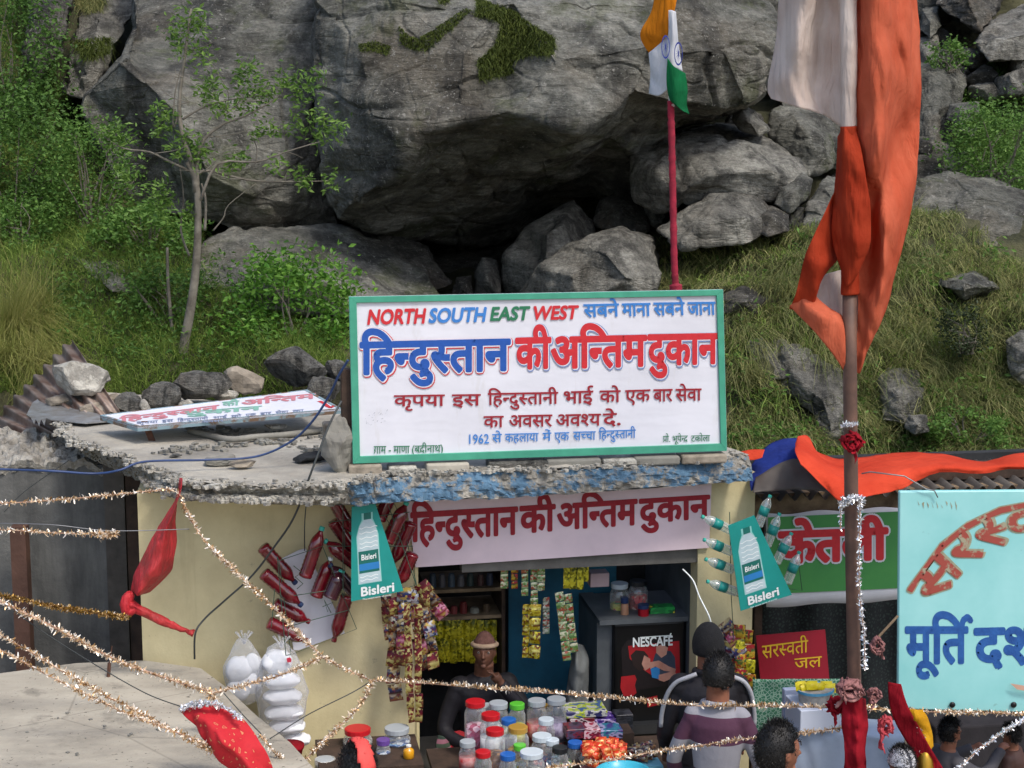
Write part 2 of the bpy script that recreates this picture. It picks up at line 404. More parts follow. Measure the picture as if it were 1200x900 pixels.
# ================= rocks =================
def subdiv(V, F, n):
    V = np.asarray(V, float); F = np.asarray(F, int)
    for _ in range(n):
        E = np.concatenate([F[:, [0, 1]], F[:, [1, 2]], F[:, [2, 0]]]); E = np.sort(E, 1)
        U, inv = np.unique(E, axis=0, return_inverse=True); inv = inv.reshape(-1)
        mid = (V[U[:, 0]]+V[U[:, 1]])/2; k = len(F); m = inv.reshape(3, k).T+len(V); V = np.concatenate([V, mid])
        a, b, c = F.T; x, y, z = m.T
        F = np.concatenate([np.stack(q, 1) for q in ((a, x, z), (x, b, y), (z, y, c), (x, y, z))])
    return V, F
def vnorm(V, F):
    n = np.cross(V[F[:, 1]]-V[F[:, 0]], V[F[:, 2]]-V[F[:, 0]]); o = np.zeros_like(V)
    for k in range(3): np.add.at(o, F[:, k], n)
    return o/np.maximum(np.linalg.norm(o, axis=1, keepdims=True), 1e-9)
def displace(V, F, amp, sc, seed, soft=0):
    if soft:     # one smoothing pass rounds the worked edges slightly
        for _ in range(soft):
            s = V.copy(); c = np.ones(len(V))
            for a, b in ((0, 1), (1, 2), (2, 0)):
                np.add.at(s, F[:, a], V[F[:, b]]); np.add.at(c, F[:, a], 1); np.add.at(s, F[:, b], V[F[:, a]]); np.add.at(c, F[:, b], 1)
            V = s/c[:, None]
    n = vnorm(V, F); off = Vector((seed*3.7, seed*1.3, -seed)); d = np.empty(len(V))
    for i, p in enumerate(V):
        q = Vector(p)*sc+off
        big = mn.fractal(q*.45, 1, 2, 3); r = mn.ridged_multi_fractal(Vector((q.x, q.y, q.z*2.2)), 1, 2.1, 4, 1, 2); f = mn.fractal(q*4, .8, 2.1, 3)
        ck = abs(mn.noise(Vector((q.x*.9, q.y*.9, q.z*1.5))+Vector((9, seed, 0)))); ck2 = abs(mn.noise(Vector((q.x*2.3+q.z, q.y*2.3, q.z*3.1))))
        vd = mn.voronoi(Vector((q.x*1.1+.5*q.z, q.y*1.1, q.z*1.5)))[0]; big += 1.3*min(vd[1]-vd[0], .32)-.2
        d[i] = amp*(big*1.1-(r-1)*.35+f*.28-max(0, .05-ck)*9-max(0, .045-ck2)*5+.35*mn.cell(Vector((q.x*1.3+.4*q.z, q.y, q.z*2.1)))*.25)
    return V+n*d[:, None]
def rock(name, outline, inner, mat, label, thick=1.5, lev=3, amp=.10, sc=1.2, seed=0, Y=None, soft=0, **kw):
    P = [(p[0], p[1], p[2] if len(p) > 2 else Y) for p in list(outline)+list(inner)]; n = len(outline)
    vs, es, fs, *_ = delaunay_2d_cdt([Vector((p[0], p[1])) for p in P], [(i, (i+1) % n) for i in range(n)], [], 1, 1e-4)
    def dep(v): return min(P, key=lambda p: (p[0]-v[0])**2+(p[1]-v[1])**2)[2]
    W = [at(v[0], v[1], dep(v)) for v in vs]; m = len(W)
    # outline turned into a closed body: rim pushed back to a smaller rear face
    cx = sum(v[0] for v in vs)/m; cy = sum(v[1] for v in vs)/m
    B = [at(cx+(v[0]-cx)*.93, cy+(v[1]-cy)*.93, dep(v)+thick) for v in vs]
    F = [tuple(f)[::-1] for f in fs]; T = []
    cnt = {}
    for f in F:
        for k in range(3): e = (f[k], f[(k+1) % 3]); cnt[e] = 1
    for f in F: T.append(f); T.append((f[2]+m, f[1]+m, f[0]+m))
    for (a, b) in list(cnt):
        if (b, a) not in cnt: T.append((b, a, a+m)); T.append((b, a+m, b+m))
    V = np.array([list(p) for p in W+B]); T = np.array(T)
    # face the camera side outward
    nn = np.cross(V[T[0, 1]]-V[T[0, 0]], V[T[0, 2]]-V[T[0, 0]]); 
    if np.dot(nn, V[T[0, 0]]-np.array(CAM)) > 0: T = T[:, ::-1]
    V, T = subdiv(V, T, lev); V = displace(V, T, amp, sc, seed, soft)
    o = obj_arr(name, V, T, mat, smooth=True); free(o); return props(o, label, kw.pop('cat', 'boulder'), **kw)
def blob_rock(name, c, r, mat, label, seed, rot=0, lev=3, cat='stone', flatb=True, **kw):
    random.seed(seed); bm = bmesh.new(); bmesh.ops.create_icosphere(bm, subdivisions=lev, radius=1)
    for _ in range(11):
        n = Vector((random.gauss(0, 1), random.gauss(0, 1), random.gauss(0, 1))).normalized(); d = random.uniform(.5, .82)
        for v in bm.verts:
            k = v.co.dot(n)-d
            if k > 0: v.co -= n*k*.96
    M = Matrix.Rotation(rot, 3, 'Z'); s = max(r)
    V = np.array([list(M @ Vector((v.co.x*r[0], v.co.y*r[1], v.co.z*r[2]))) for v in bm.verts]); T = np.array([[v.index for v in f.verts] for f in bm.faces]); bm.free()
    n = vnorm(V, T); V = V+n*np.array([s*.07*mn.fractal(Vector(p)*(3/s)+Vector((seed, 0, 0)), 1, 2, 4) for p in V])[:, None]
    if flatb: V[:, 2] -= V[:, 2].min()+.12*r[2]
    V = V+np.array(list(c)); o = obj_arr(name, V, T, mat, smooth=False); free(o); return props(o, label, cat, **kw)

rock('boulder', [(380, -90, 17.6), (560, -100, 19), (760, -100, 19), (915, -90, 19), (905, 0, 17.6), (911, 50, 17.2), (900, 108, 17), (878, 126, 16.8), (862, 131, 16.9), (835, 141, 17.3), (790, 152, 17.8), (765, 185, 18.1), (745, 240, 18.8), (700, 234, 19.6), (640, 250, 20), (590, 285, 20), (540, 297, 19.4), (480, 284, 18.4), (442, 274, 17.8), (398, 254, 17.1), (380, 200, 16.9), (370, 110, 16.9), (368, 58, 17), (368, 0, 17.1)],
     [(470, 0, 16.4), (600, 0, 16.3), (715, 0, 16.4), (805, 0, 16.7), (425, 60, 16.3), (545, 62, 15.9), (590, 95, 16.1), (650, 70, 15.8), (755, 55, 15.9), (850, 60, 16.5), (430, 130, 16.0), (540, 112, 15.75), (470, 160, 15.8), (410, 240, 16.35), (470, 198, 15.9), (495, 152, 15.7), (545, 138, 15.65), (600, 131, 15.6), (676, 146, 15.5), (745, 108, 15.9), (800, 122, 16.4), (500, 205, 16.5), (560, 165, 16.1), (640, 185, 16.8), (600, 215, 17.3), (715, 165, 17.0), (540, 255, 18), (690, 205, 18.4), (450, 245, 17)],
     M_ROCK, 'enormous overhanging grey boulder with dark undercut belly and mossy cracks', 5, 6, .10, .75, 1)
rock('boulder', [(155, -90, 21), (398, -90, 20), (392, 0, 18.6), (385, 60, 18.2), (366, 120, 17.9), (378, 200, 17.9), (396, 262, 18.0), (330, 277, 17.7), (276, 272, 17.4), (235, 255, 17.2), (190, 250, 17.4), (150, 238, 17.7), (125, 190, 17.7), (97, 128, 17.8), (100, 110, 17.9), (140, 65, 18.2), (157, 30, 18.8), (153, 0, 19.4)],
     [(250, 0, 18.9), (240, 80, 17.8), (310, 60, 18.2), (300, 140, 17.4), (142, 66, 17.5), (170, 96, 17.2), (205, 130, 16.9), (228, 172, 16.75), (245, 205, 16.7), (330, 200, 17.3), (300, 232, 17), (190, 180, 17.5), (150, 150, 17.7), (210, 225, 17.4), (360, 240, 17.6)],
     M_ROCK, 'tall leaning slab of grey rock with a sharp lit ridge behind the thin tree', 3, 6, .07, .8, 2)
rock('boulder', [(240, 285, 16.6), (275, 270, 16.8), (330, 268, 17), (400, 265, 17.6), (440, 280, 17.6), (470, 300, 17.2), (500, 318, 16.8), (520, 350, 16.2), (480, 372, 15.6), (380, 372, 15.2), (290, 360, 15.2), (225, 330, 15.7)],
     [(330, 300, 16.1), (400, 300, 16.5), (360, 335, 15.5), (430, 330, 15.9), (280, 310, 15.9), (300, 340, 15.4)],
     M_ROCK, 'low sloping bedrock shelf with a pale crack below the leaning slab', 2, 4, .06, 1.2, 3)
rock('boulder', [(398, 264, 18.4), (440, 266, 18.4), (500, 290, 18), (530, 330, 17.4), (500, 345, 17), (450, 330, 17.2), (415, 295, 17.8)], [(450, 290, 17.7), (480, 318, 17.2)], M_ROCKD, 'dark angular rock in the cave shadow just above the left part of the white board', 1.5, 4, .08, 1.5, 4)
rock('boulder', [(588, 345, 17.6), (590, 300, 17.4), (615, 268, 17.6), (650, 245, 17.8), (672, 235, 18.0), (695, 258, 17.9), (704, 282, 17.6), (690, 320, 17.2), (660, 352, 17)], [(640, 275, 17.1), (660, 262, 17.2), (640, 320, 16.9), (675, 290, 17.1)], M_ROCKL, 'rounded dark grey boulder with a pale right flank under the overhang above the word WEST', 1.5, 4, .05, 1.2, 5)
rock('boulder', [(605, 352, 16.4), (632, 312, 16.2), (672, 290, 16.2), (730, 268, 16.5), (765, 282, 16.4), (775, 320, 16), (760, 355, 15.8), (680, 362, 15.8)], [(670, 325, 15.7), (710, 295, 15.8), (735, 325, 15.6), (690, 305, 15.9)], M_ROCKL, 'pale grey boulder just above the right half of the white board', 1.5, 4, .06, 1.4, 6)
rock('boulder', [(552, 352, 17.5), (556, 318, 17.5), (565, 302, 17.6), (582, 305, 17.6), (588, 330, 17.4), (588, 352, 17.2)], [(570, 325, 17.1)], M_ROCKL, 'small upright block of pale rock in the dark gap above the white board', .6, 3, .03, 2, 7)
rock('boulder', [(530, 352, 17.2), (535, 325, 17.4), (553, 322, 17.5), (556, 352, 17.2)], [(543, 338, 17.0)], M_ROCKD, 'little grey rock left of the upright block in the dark gap', .5, 3, .03, 2, 8)
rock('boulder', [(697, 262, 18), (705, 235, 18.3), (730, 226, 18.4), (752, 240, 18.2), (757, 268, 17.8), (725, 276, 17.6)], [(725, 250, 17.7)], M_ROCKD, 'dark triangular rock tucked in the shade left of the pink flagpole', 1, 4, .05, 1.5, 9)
rock('boulder', [(737, 210, 17.4), (742, 185, 17.6), (765, 162, 18.2), (800, 152, 18.4), (840, 143, 18.6), (870, 146, 18.6), (900, 160, 18.3), (912, 167, 18), (938, 182, 17.8), (945, 215, 17.4), (920, 232, 17.2), (870, 240, 17), (800, 238, 17), (770, 248, 17.2), (745, 235, 17.3)],
     [(790, 172, 17.3), (840, 165, 17.2), (880, 172, 17.2), (770, 200, 16.9), (830, 205, 16.7), (900, 200, 16.9), (800, 225, 16.8)], M_ROCKL, 'broad brown-faced boulder with a pale flat top, crossed by the pink flagpole', 2, 4, .07, 1, 10)
rock('boulder', [(770, 270, 16.6), (800, 248, 16.7), (832, 228, 16.9), (862, 222, 17), (895, 238, 16.9), (905, 262, 16.6), (880, 285, 16.3), (800, 290, 16.2)], [(840, 245, 16.4), (870, 255, 16.3), (820, 265, 16.2)], M_ROCKL, 'pale low boulder sitting on the grass crest just below the broad brown boulder', 1, 4, .05, 1.5, 11)
rock('boulder', [(905, 240, 17), (915, 218, 17.1), (940, 203, 17.4), (952, 210, 17.3), (945, 235, 17), (925, 250, 16.8)], [(930, 225, 16.8)], M_ROCK, 'small leaning grey rock between the broad boulder and the orange flag', .6, 3, .03, 2.5, 12)
rock('boulder', [(880, 268, 16.6), (885, 248, 16.8), (905, 240, 16.9), (925, 252, 16.7), (925, 270, 16.5), (900, 278, 16.3)], [(905, 255, 16.4)], M_ROCKD, 'small round dark rock on the grass crest left of the orange flag', .5, 3, .03, 2.5, 13)
rock('boulder', [(905, 130, 18.6), (930, 120, 18.8), (965, 125, 18.8), (982, 150, 18.4), (975, 195, 18), (945, 205, 17.8), (930, 182, 18), (905, 160, 18.3)], [(940, 150, 18), (955, 175, 17.8)], M_ROCK, 'square cracked rock left of the tall flag, at the foot of the overhanging boulder', 1, 4, .06, 2, 14)
rock('boulder', [(858, 140, 18), (866, 123, 18.2), (885, 132, 18), (900, 152, 17.8), (890, 160, 17.7), (870, 152, 17.8)], [(878, 143, 17.6)], M_ROCKL, 'small smooth grey stone wedged under the right edge of the overhanging boulder', .5, 3, .03, 2.5, 15)
rock('boulder', [(940, 285, 16.7), (948, 240, 17.1), (970, 205, 17.5), (1000, 215, 17.5), (1010, 280, 16.8)], [(975, 245, 16.9)], M_ROCK, 'grey rock partly hidden by the orange flag just above the grass crest', .8, 4, .05, 1.6, 16)
rock('boulder', [(1055, 300, 16.9), (1062, 215, 17.8), (1110, 203, 17.9), (1165, 212, 17.9), (1215, 228, 17.8), (1300, 240, 17.8), (1300, 320, 16.8), (1190, 330, 16.5), (1120, 295, 16.7)], [(1110, 250, 17.1), (1170, 260, 17), (1230, 270, 17), (1140, 225, 17.3)], M_ROCK, 'long grey cliff band with dark vertical stains right of the orange flag', 1.5, 5, .07, 1.3, 17)
rock('boulder', [(1076, 215, 18.9), (1072, 80, 20.4), (1110, 55, 21), (1135, 90, 20.6), (1128, 140, 20), (1105, 165, 19.5), (1120, 205, 18.9)], [(1100, 100, 19.9), (1095, 170, 19.1)], M_ROCK, 'steep grey rock face just right of the orange flag, beside the green slope', 1.2, 4, .07, 1.6, 18)
rock('boulder', [(1142, 50, 20.6), (1165, 22, 21.2), (1200, 5, 21.6), (1290, -10, 22), (1290, 60, 20.8), (1200, 72, 20.2), (1160, 72, 20.2)], [(1180, 42, 20.3), (1220, 35, 20.4)], M_ROCKL, 'pale cracked boulder in the top right corner of the slope', 1, 4, .06, 1.6, 19)
rock('boulder', [(1095, 5, 21.6), (1110, -60, 23), (1190, -60, 23), (1172, 10, 21.4), (1150, 38, 20.9), (1125, 25, 21.1)], [(1135, 0, 21), (1120, -20, 21.6)], M_ROCKD, 'dark overhanging rock at the top edge left of the pale corner boulder', 1, 4, .08, 1.6, 20)
rock('boulder', [(1075, 35, 21.4), (1080, 10, 21.8), (1100, 8, 21.8), (1105, 30, 21.4), (1090, 48, 21)], [(1090, 25, 21.1)], M_ROCK, 'small square rock at the top right beside the orange cloth', .6, 3, .03, 2, 21)
rock('boulder', [(1108, 140, 19.4), (1112, 120, 19.6), (1148, 118, 19.6), (1150, 135, 19.3), (1125, 148, 19.1)], [(1128, 130, 19.1)], M_ROCK, 'flat grey stone perched on top of another on the green slope', .5, 3, .025, 3, 22)
rock('boulder', [(1118, 160, 19.1), (1124, 146, 19.2), (1145, 148, 19.2), (1142, 162, 18.9)], [(1130, 154, 18.8)], M_ROCKL, 'small pale stone below the perched flat stone on the green slope', .4, 3, .02, 3, 23)
rock('boulder', [(1072, 90, 20.8), (1076, 45, 21.4), (1098, 42, 21.4), (1100, 66, 21), (1092, 92, 20.6)], [(1086, 66, 20.7)], M_ROCKL, 'narrow light rock between the orange cloth and the green clump', .5, 3, .03, 2, 24)
rock('boulder', [(85, 300, 16), (96, 286, 16.2), (120, 292, 16.1), (145, 310, 15.9), (168, 345, 15.5), (130, 342, 15.4)], [(122, 315, 15.7), (140, 330, 15.5)], M_ROCKL, 'flat grey slab lying in the grass of the left slope', .5, 4, .03, 2, 25)
rock('boulder', [(30, -60, 21), (90, -60, 21), (82, 10, 19.7), (68, 55, 19.2), (45, 95, 18.8), (32, 60, 19.2), (40, 15, 19.7)], [(58, 30, 19.2), (60, -10, 19.8)], M_ROCKD, 'black jagged rock among the leaves at the top left', 1, 4, .09, 1.5, 26)
rock('boulder', [(84, 70, 19.6), (95, 0, 20.6), (130, -60, 22), (165, -60, 22), (160, 10, 20.4), (130, 60, 19.6), (100, 115, 19), (75, 110, 19.1)], [(115, 20, 20), (105, 70, 19.2)], M_ROCKL, 'pale broken rock face between the black rock and the leaning slab, top left', 1, 4, .08, 1.5, 27)
rock('boulder', [(880, 405, 15.0), (915, 398, 15.1), (950, 415, 14.95), (985, 435, 14.85), (1000, 480, 14.6), (992, 520, 14.4), (960, 530, 14.4), (955, 490, 14.55), (925, 470, 14.7), (910, 445, 14.8), (882, 432, 14.9)], [(930, 440, 14.65), (965, 470, 14.45), (975, 505, 14.3)], M_ROCKL, 'bare grey rock showing through the grass bank between the board and the flagpole', .6, 4, .07, 2, 28)
rock('boulder', [(1030, 445, 14.95), (1045, 432, 15.05), (1072, 438, 14.95), (1082, 470, 14.75), (1062, 500, 14.5), (1034, 492, 14.6)], [(1052, 465, 14.55)], M_ROCKL, 'small bare grey outcrop in the grass bank right of the flagpole', .5, 4, .05, 2, 29)
rock('boulder', [(1060, 500, 14.25), (1066, 487, 14.3), (1085, 488, 14.3), (1088, 505, 14.2), (1072, 510, 14.1)], [(1075, 497, 14.05)], M_ROCKL, 'little white stone in the grass bank above the orange tarpaulin', .3, 3, .02, 3, 30)
rock('boulder', [(0, 150, 18.6), (-60, 140, 18.6), (-60, 350, 15.7), (0, 345, 15.6), (22, 352, 15.5), (14, 320, 15.7), (-5, 310, 15.9)], [(-20, 250, 16.8)], M_ROCK, 'grey rock at the left edge above the pale grass tussock', .8, 3, .05, 1.5, 31)
rock('boulder', [(895, -90, 24), (1085, -90, 24), (1090, 20, 22.6), (1075, 120, 21), (1050, 215, 19), (960, 215, 19), (915, 130, 20.6), (905, 30, 22.6)], [(990, 0, 22.4), (960, 100, 20.9), (1030, 110, 20.6), (1000, 170, 19.5)], M_ROCK, 'grey rock face filling the gap behind the tall orange flag', 1.2, 4, .12, 1.4, 33)
rock('boulder', [(1180, 400, 15.0), (1196, 385, 15.1), (1240, 388, 15.1), (1245, 430, 14.8), (1200, 445, 14.7), (1183, 430, 14.8)], [(1205, 415, 14.6)], M_ROCKL, 'pale rock ledge at the right edge of the grass bank', .5, 4, .05, 2, 43)
# cave back wall is the hillside itself: bare rock there
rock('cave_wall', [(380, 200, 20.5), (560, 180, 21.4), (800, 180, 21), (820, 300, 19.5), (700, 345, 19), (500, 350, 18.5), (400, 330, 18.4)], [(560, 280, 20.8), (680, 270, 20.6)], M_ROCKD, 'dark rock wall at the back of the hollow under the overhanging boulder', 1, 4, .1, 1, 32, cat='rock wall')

RUBL = ['half hidden in the green patch, lowest of three', 'just above the stained cliff band, nearest its middle', 'against the right hem of the orange cloth above the cliff band', 'at the left end of the cliff band', 'touching the flag cloth near the top right', 'under the small round bush, right side', 'between the round bush and the pale corner boulder', 'at the foot of the pale corner boulder', 'behind the orange cloth level with the round bush', 'beside the perched flat stone, right of it', 'at the right edge under the pale corner boulder', 'directly left of the square cracked rock', 'under the square cracked rock', 'left below the square cracked rock', 'behind the lower half of the orange cloth', 'on the crest hidden by the flag fold', 'left of the perched flat stone', 'above the perched flat stone, left', 'at the right end of the green patch over the cliff band', 'first right of the pink pole on the grass crest', 'beside the dark round rock on the grass crest', 'third right of the pink pole on the grass crest, by the flag', 'in the gap between the broad boulder and the low pale boulder', 'wedged over the broad boulder under the overhang', 'on the crest left of the pink pole, nearest the white board', 'on the crest just left of the low pale boulder', 'right of the steep rock face, low down', 'at the foot of the steep rock face', 'on the crest directly behind the flagpole', 'upper right of the green bush by the frame edge', 'halfway up the steep rock face by the cloth hem', 'just above the steep rock face']
RUB = [(1085, 175, .22), (1100, 190, .3), (1072, 165, .2), (1065, 190, .25), (1078, 20, .3), (1110, 95, .22), (1128, 78, .2), (1146, 98, .2), (1060, 60, .3), (1150, 112, .18), (1190, 92, .2), (950, 160, .22), (965, 205, .25), (922, 205, .2), (1045, 215, .28), (1012, 225, .25), (1090, 130, .2), (1098, 112, .16), (1165, 205, .2), (905, 262, .14), (930, 268, .16), (960, 268, .2), (860, 232, .14), (872, 150, .2), (730, 282, .2), (765, 262, .16), (1120, 190, .2), (1075, 205, .24), (982, 262, .22), (1180, 112, .22), (1070, 118, .26), (1090, 60, .22)]
for k, (px, py, r_) in enumerate(RUB):
    c_ = tpt(px, py); r_ *= 1.25; blob_rock('rubble_rock', c_+Vector((0, -.25, -.02)), (r_*1.1, r_*.9, r_*.75), [M_ROCK, M_ROCKL, M_ROCKL, M_ROCKD][k % 4], ['small rough grey rock ', 'small pale rock ', 'little light grey rock ', 'small dark rock '][k % 4]+RUBL[k], 200+k, k*.7, 4, cat='rock', group='rubble rocks on the upper right slope')
# ================= vegetation =================
def inpoly(px, py, poly):
    x = np.asarray(px); y = np.asarray(py); r = np.zeros(len(x), bool); n = len(poly); j = n-1
    for i in range(n):
        xi, yi = poly[i]; xj, yj = poly[j]
        c = ((yi > y) != (yj > y)) & (x < (xj-xi)*(y-yi)/((yj-yi)+1e-12)+xi); r ^= c; j = i
    return r
def scatter(poly, n, holes=()):
    P = np.array(poly, float); lo, hi = P.min(0), P.max(0); out = []
    while sum(len(o) for o in out) < n:
        q = rng.uniform(lo, hi, (n*2, 2)); k = inpoly(q[:, 0], q[:, 1], poly)
        for h in holes: k &= ~inpoly(q[:, 0], q[:, 1], h)
        out.append(q[k])
    q = np.concatenate(out)[:n]; return q
def blades(base, L, wd, lean, seg=3):
    """curved tapering grass blades; lean = (n,3) direction the tip droops towards"""
    n = len(base); L = np.broadcast_to(L, (n,)); az = rng.uniform(0, 2*np.pi, n)
    side = np.stack([np.cos(az), np.sin(az), np.zeros(n)], 1)
    d0 = np.stack([rng.normal(0, .35, n), rng.normal(0, .35, n), np.ones(n)], 1)+lean*.3; d0 /= np.linalg.norm(d0, axis=1, keepdims=True)
    V = []
    for k in range(seg+1):
        t = k/seg; c = base+(d0*(t*(1-.35*t))+lean*.75*t*t)*L[:, None]; wk = wd*(1-t)+.0006
        V += [c-side*wk, c+side*wk]
    V = np.stack(V, 1).reshape(-1, 3); b = (np.arange(n)*(2*(seg+1)))[:, None]
    F = np.concatenate([b+np.array([[2*k, 2*k+1, 2*k+3, 2*k+2]]) for k in range(seg)]); return V, F
def leaves_at(cen, size, droop=.2, asp=.45):
    n = len(cen); size = np.broadcast_to(size, (n,)); d = rng.normal(0, 1, (n, 3)); d[:, 2] = d[:, 2]*.6-droop; d /= np.linalg.norm(d, axis=1, keepdims=True)
    u = rng.normal(0, 1, (n, 3)); u[:, 2] += .9; s = np.cross(d, u); s /= np.linalg.norm(s, axis=1, keepdims=True); nn = np.cross(s, d)
    S_ = size[:, None]; V = np.stack([cen, cen+d*S_*.5+s*S_*asp*.5+nn*S_*.08, cen+d*S_, cen+d*S_*.5-s*S_*asp*.5+nn*S_*.08], 1).reshape(-1, 3)
    b = (np.arange(n)*4)[:, None]; return V, np.concatenate([b+np.array([[0, 1, 2]]), b+np.array([[0, 2, 3]])])
M_GRASS = leaf_mat('green_grass', '587530', 'a0b25c', .35, .6)
M_DRY = leaf_mat('dry_bank_grass', '55643a', 'b4b078', .35, .7)
M_TUS = leaf_mat('pale_tussock_grass', '7c8440', 'a8a468', .3, .7)
M_LEAF = leaf_mat('bush_leaves', '3c5a26', '688c40', .35, .5)
M_LEAFB = leaf_mat('bright_leaves', '47742a', '7ba544', .4, .4)
M_WEED = leaf_mat('weed_leaves', '466a2c', '76984a', .35, .5)
M_MOSS = leaf_mat('moss_grass', '3d4a1e', '5f6a2e', .2, .8)
LEFT = [(-420, -60), (30, -60), (60, 80), (100, 140), (160, 240), (235, 262), (240, 330), (300, 370), (405, 375), (405, 475), (-420, 480)]
q = scatter(LEFT, 76000); b = tsample(q[:, 0], q[:, 1]); n = len(b)
V, Fc = blades(b, rng.uniform(.10, .32, n), .0045, np.stack([rng.normal(0, .5, n), rng.normal(-.5, .4, n), rng.normal(-.2, .3, n)], 1))
props(obj_arr('hillside_grass', V, Fc, M_GRASS), 'green grass and weeds covering the left slope', 'grass', kind='stuff')
BANK = [(725, 345), (740, 285), (800, 262), (900, 262), (1000, 272), (1060, 262), (1120, 272), (1200, 300), (1300, 318), (1480, 330), (1300, 560), (860, 545), (850, 335)]
HO = [[(872, 420), (905, 405), (940, 412), (985, 440), (990, 520), (962, 525), (950, 490), (915, 455), (880, 445)], [(1036, 445), (1066, 440), (1074, 470), (1060, 492), (1042, 488)], [(842, 352), (870, 342), (900, 352), (880, 366), (850, 364)], [(1098, 330), (1140, 322), (1165, 338), (1130, 350)]]
# tussocks: blades bundled round tuft centres
def tufts(poly, nt_, per, holes, L0, L1, spread, mat, name, label, down=(0, -.75, -.75), wd=.0045):
    q = scatter(poly, nt_, holes); c = tsample(q[:, 0], q[:, 1]); c = np.repeat(c, per, 0); n = len(c)
    L = np.repeat(rng.uniform(L0, L1, nt_), per)*rng.uniform(.6, 1.1, n); c = c+rng.normal(0, spread, (n, 3))*np.array([1, 1, .4])
    tl = np.repeat(rng.normal(0, .35, (nt_, 3)), per, 0)
    V, Fc = blades(c, L, wd, np.array(down)[None]+tl+rng.normal(0, .3, (n, 3)), 3)
    return props(obj_arr(name, V, Fc, mat), label, 'grass', kind='stuff')
tufts(BANK, 1350, 50, HO, .16, .42, .055, M_DRY, 'bank_grass', 'long drooping yellow-green grass tufts hanging down the right bank')
tufts(BANK, 1300, 22, HO, .10, .24, .09, M_GRASS, 'bank_green_grass', 'short fresh green grass between the tufts of the right bank')
tufts([(1080, 60), (1140, 70), (1200, 80), (1300, 70), (1300, 240), (1200, 226), (1110, 205), (1125, 150)], 420, 40, [], .1, .28, .1, M_WEED, 'slope_grass', 'bright green grass patch on the upper right slope')
tufts([(-20, 375), (40, 370), (58, 400), (52, 440), (-20, 445)], 26, 260, [], .5, .75, .06, M_TUS, 'tussock_grass', 'pale straw green grass tussock at the left edge above the corrugated sheet', (.25, -.6, -.6), .004)
def weeds(polys, n, size, mat, name, label, lift=.12, holes=()):
    cs = []
    for poly, k in polys:
        q = scatter(poly, k, holes); c = tsample(q[:, 0], q[:, 1]); c = np.repeat(c, n, 0); cs.append(c+rng.normal(0, 1, c.shape)*np.array([.07, .07, .05])+np.array([0, -.05, lift])*rng.uniform(0, 1, (len(c), 1)))
    c = np.concatenate(cs); V, Fc = leaves_at(c, rng.uniform(size*.6, size*1.3, len(c))); return props(obj_arr(name, V, Fc, mat), label, 'plants', kind='stuff')
weeds([([(860, 430), (1300, 430), (1300, 545), (860, 540)], 170), (BANK, 90)], 26, .06, M_WEED, 'bank_weeds', 'broad leaved green weeds scattered through the right grass bank', holes=HO)
weeds([([(1070, 60), (1120, 55), (1140, 80), (1110, 90)], 30), ([(1140, 110), (1300, 90), (1300, 235), (1170, 210)], 120)], 60, .05, M_WEED, 'slope_weeds', 'small leaved green plants on the upper right slope')
weeds([([(60, 300), (240, 262), (300, 370), (400, 375), (400, 440), (180, 440), (40, 400)], 150), ([(-60, 0), (50, 60), (130, 240), (60, 300), (-60, 300)], 170)], 30, .05, M_LEAF, 'hillside_undergrowth', 'low leafy undergrowth on the left slope', .2)
def on_surface_grass(name, poly, depth, n, L, mat, label):   # turf growing in rock cracks
    dg = bpy.context.evaluated_depsgraph_get(); q = scatter(poly, n); out = []
    for px, py in q:
        d = ray(px, py).normalized(); hit, loc, *_ = scene.ray_cast(dg, CAM, d, distance=60)
        if hit and loc.y > 15: out.append(list(loc))
    c = np.array(out); V, Fc = blades(c, rng.uniform(L*.5, L, len(c)), .006, np.array([0, -.4, -.9])[None]+rng.normal(0, .35, c.shape), 3)
    return props(obj_arr(name, V, Fc, mat), label, 'grass', kind='stuff')
bpy.context.view_layer.update()
on_surface_grass('crack_grass', [(560, -5), (575, 5), (600, 12), (620, 28), (650, 45), (648, 65), (620, 66), (602, 72), (600, 88), (562, 95), (560, 72), (580, 55), (588, 30), (575, 22), (557, 20)], 0, 6500, .11, M_MOSS, 'mossy green turf growing down the crack of the overhanging boulder')
on_surface_grass('crack_grass', [(467, 30), (478, 42), (490, 45), (510, 34), (545, 10), (552, 12), (535, 30), (500, 60), (485, 60), (470, 52)], 0, 1500, .07, M_MOSS, 'thin line of moss on the overhanging boulder left of the green turf')
on_surface_grass('crack_grass', [(420, 52), (440, 48), (458, 55), (455, 66), (435, 60), (422, 62)], 0, 500, .06, M_MOSS, 'small moss patch near the left side of the overhanging boulder')
on_surface_grass('crack_grass', [(85, 50), (128, 45), (130, 62), (110, 72), (95, 70)], 0, 900, .2, M_MOSS, 'tuft of grass in the rock gap left of the leaning slab')
on_surface_grass('crack_grass', [(88, 0), (125, -5), (120, 12), (105, 18), (92, 10)], 0, 700, .25, M_DRY, 'dry grass tuft on the pale rock at the top left')
on_surface_grass('crack_grass', [(508, -2), (530, -2), (520, 8)], 0, 100, .1, M_MOSS, 'speck of moss at the top of the overhanging boulder')

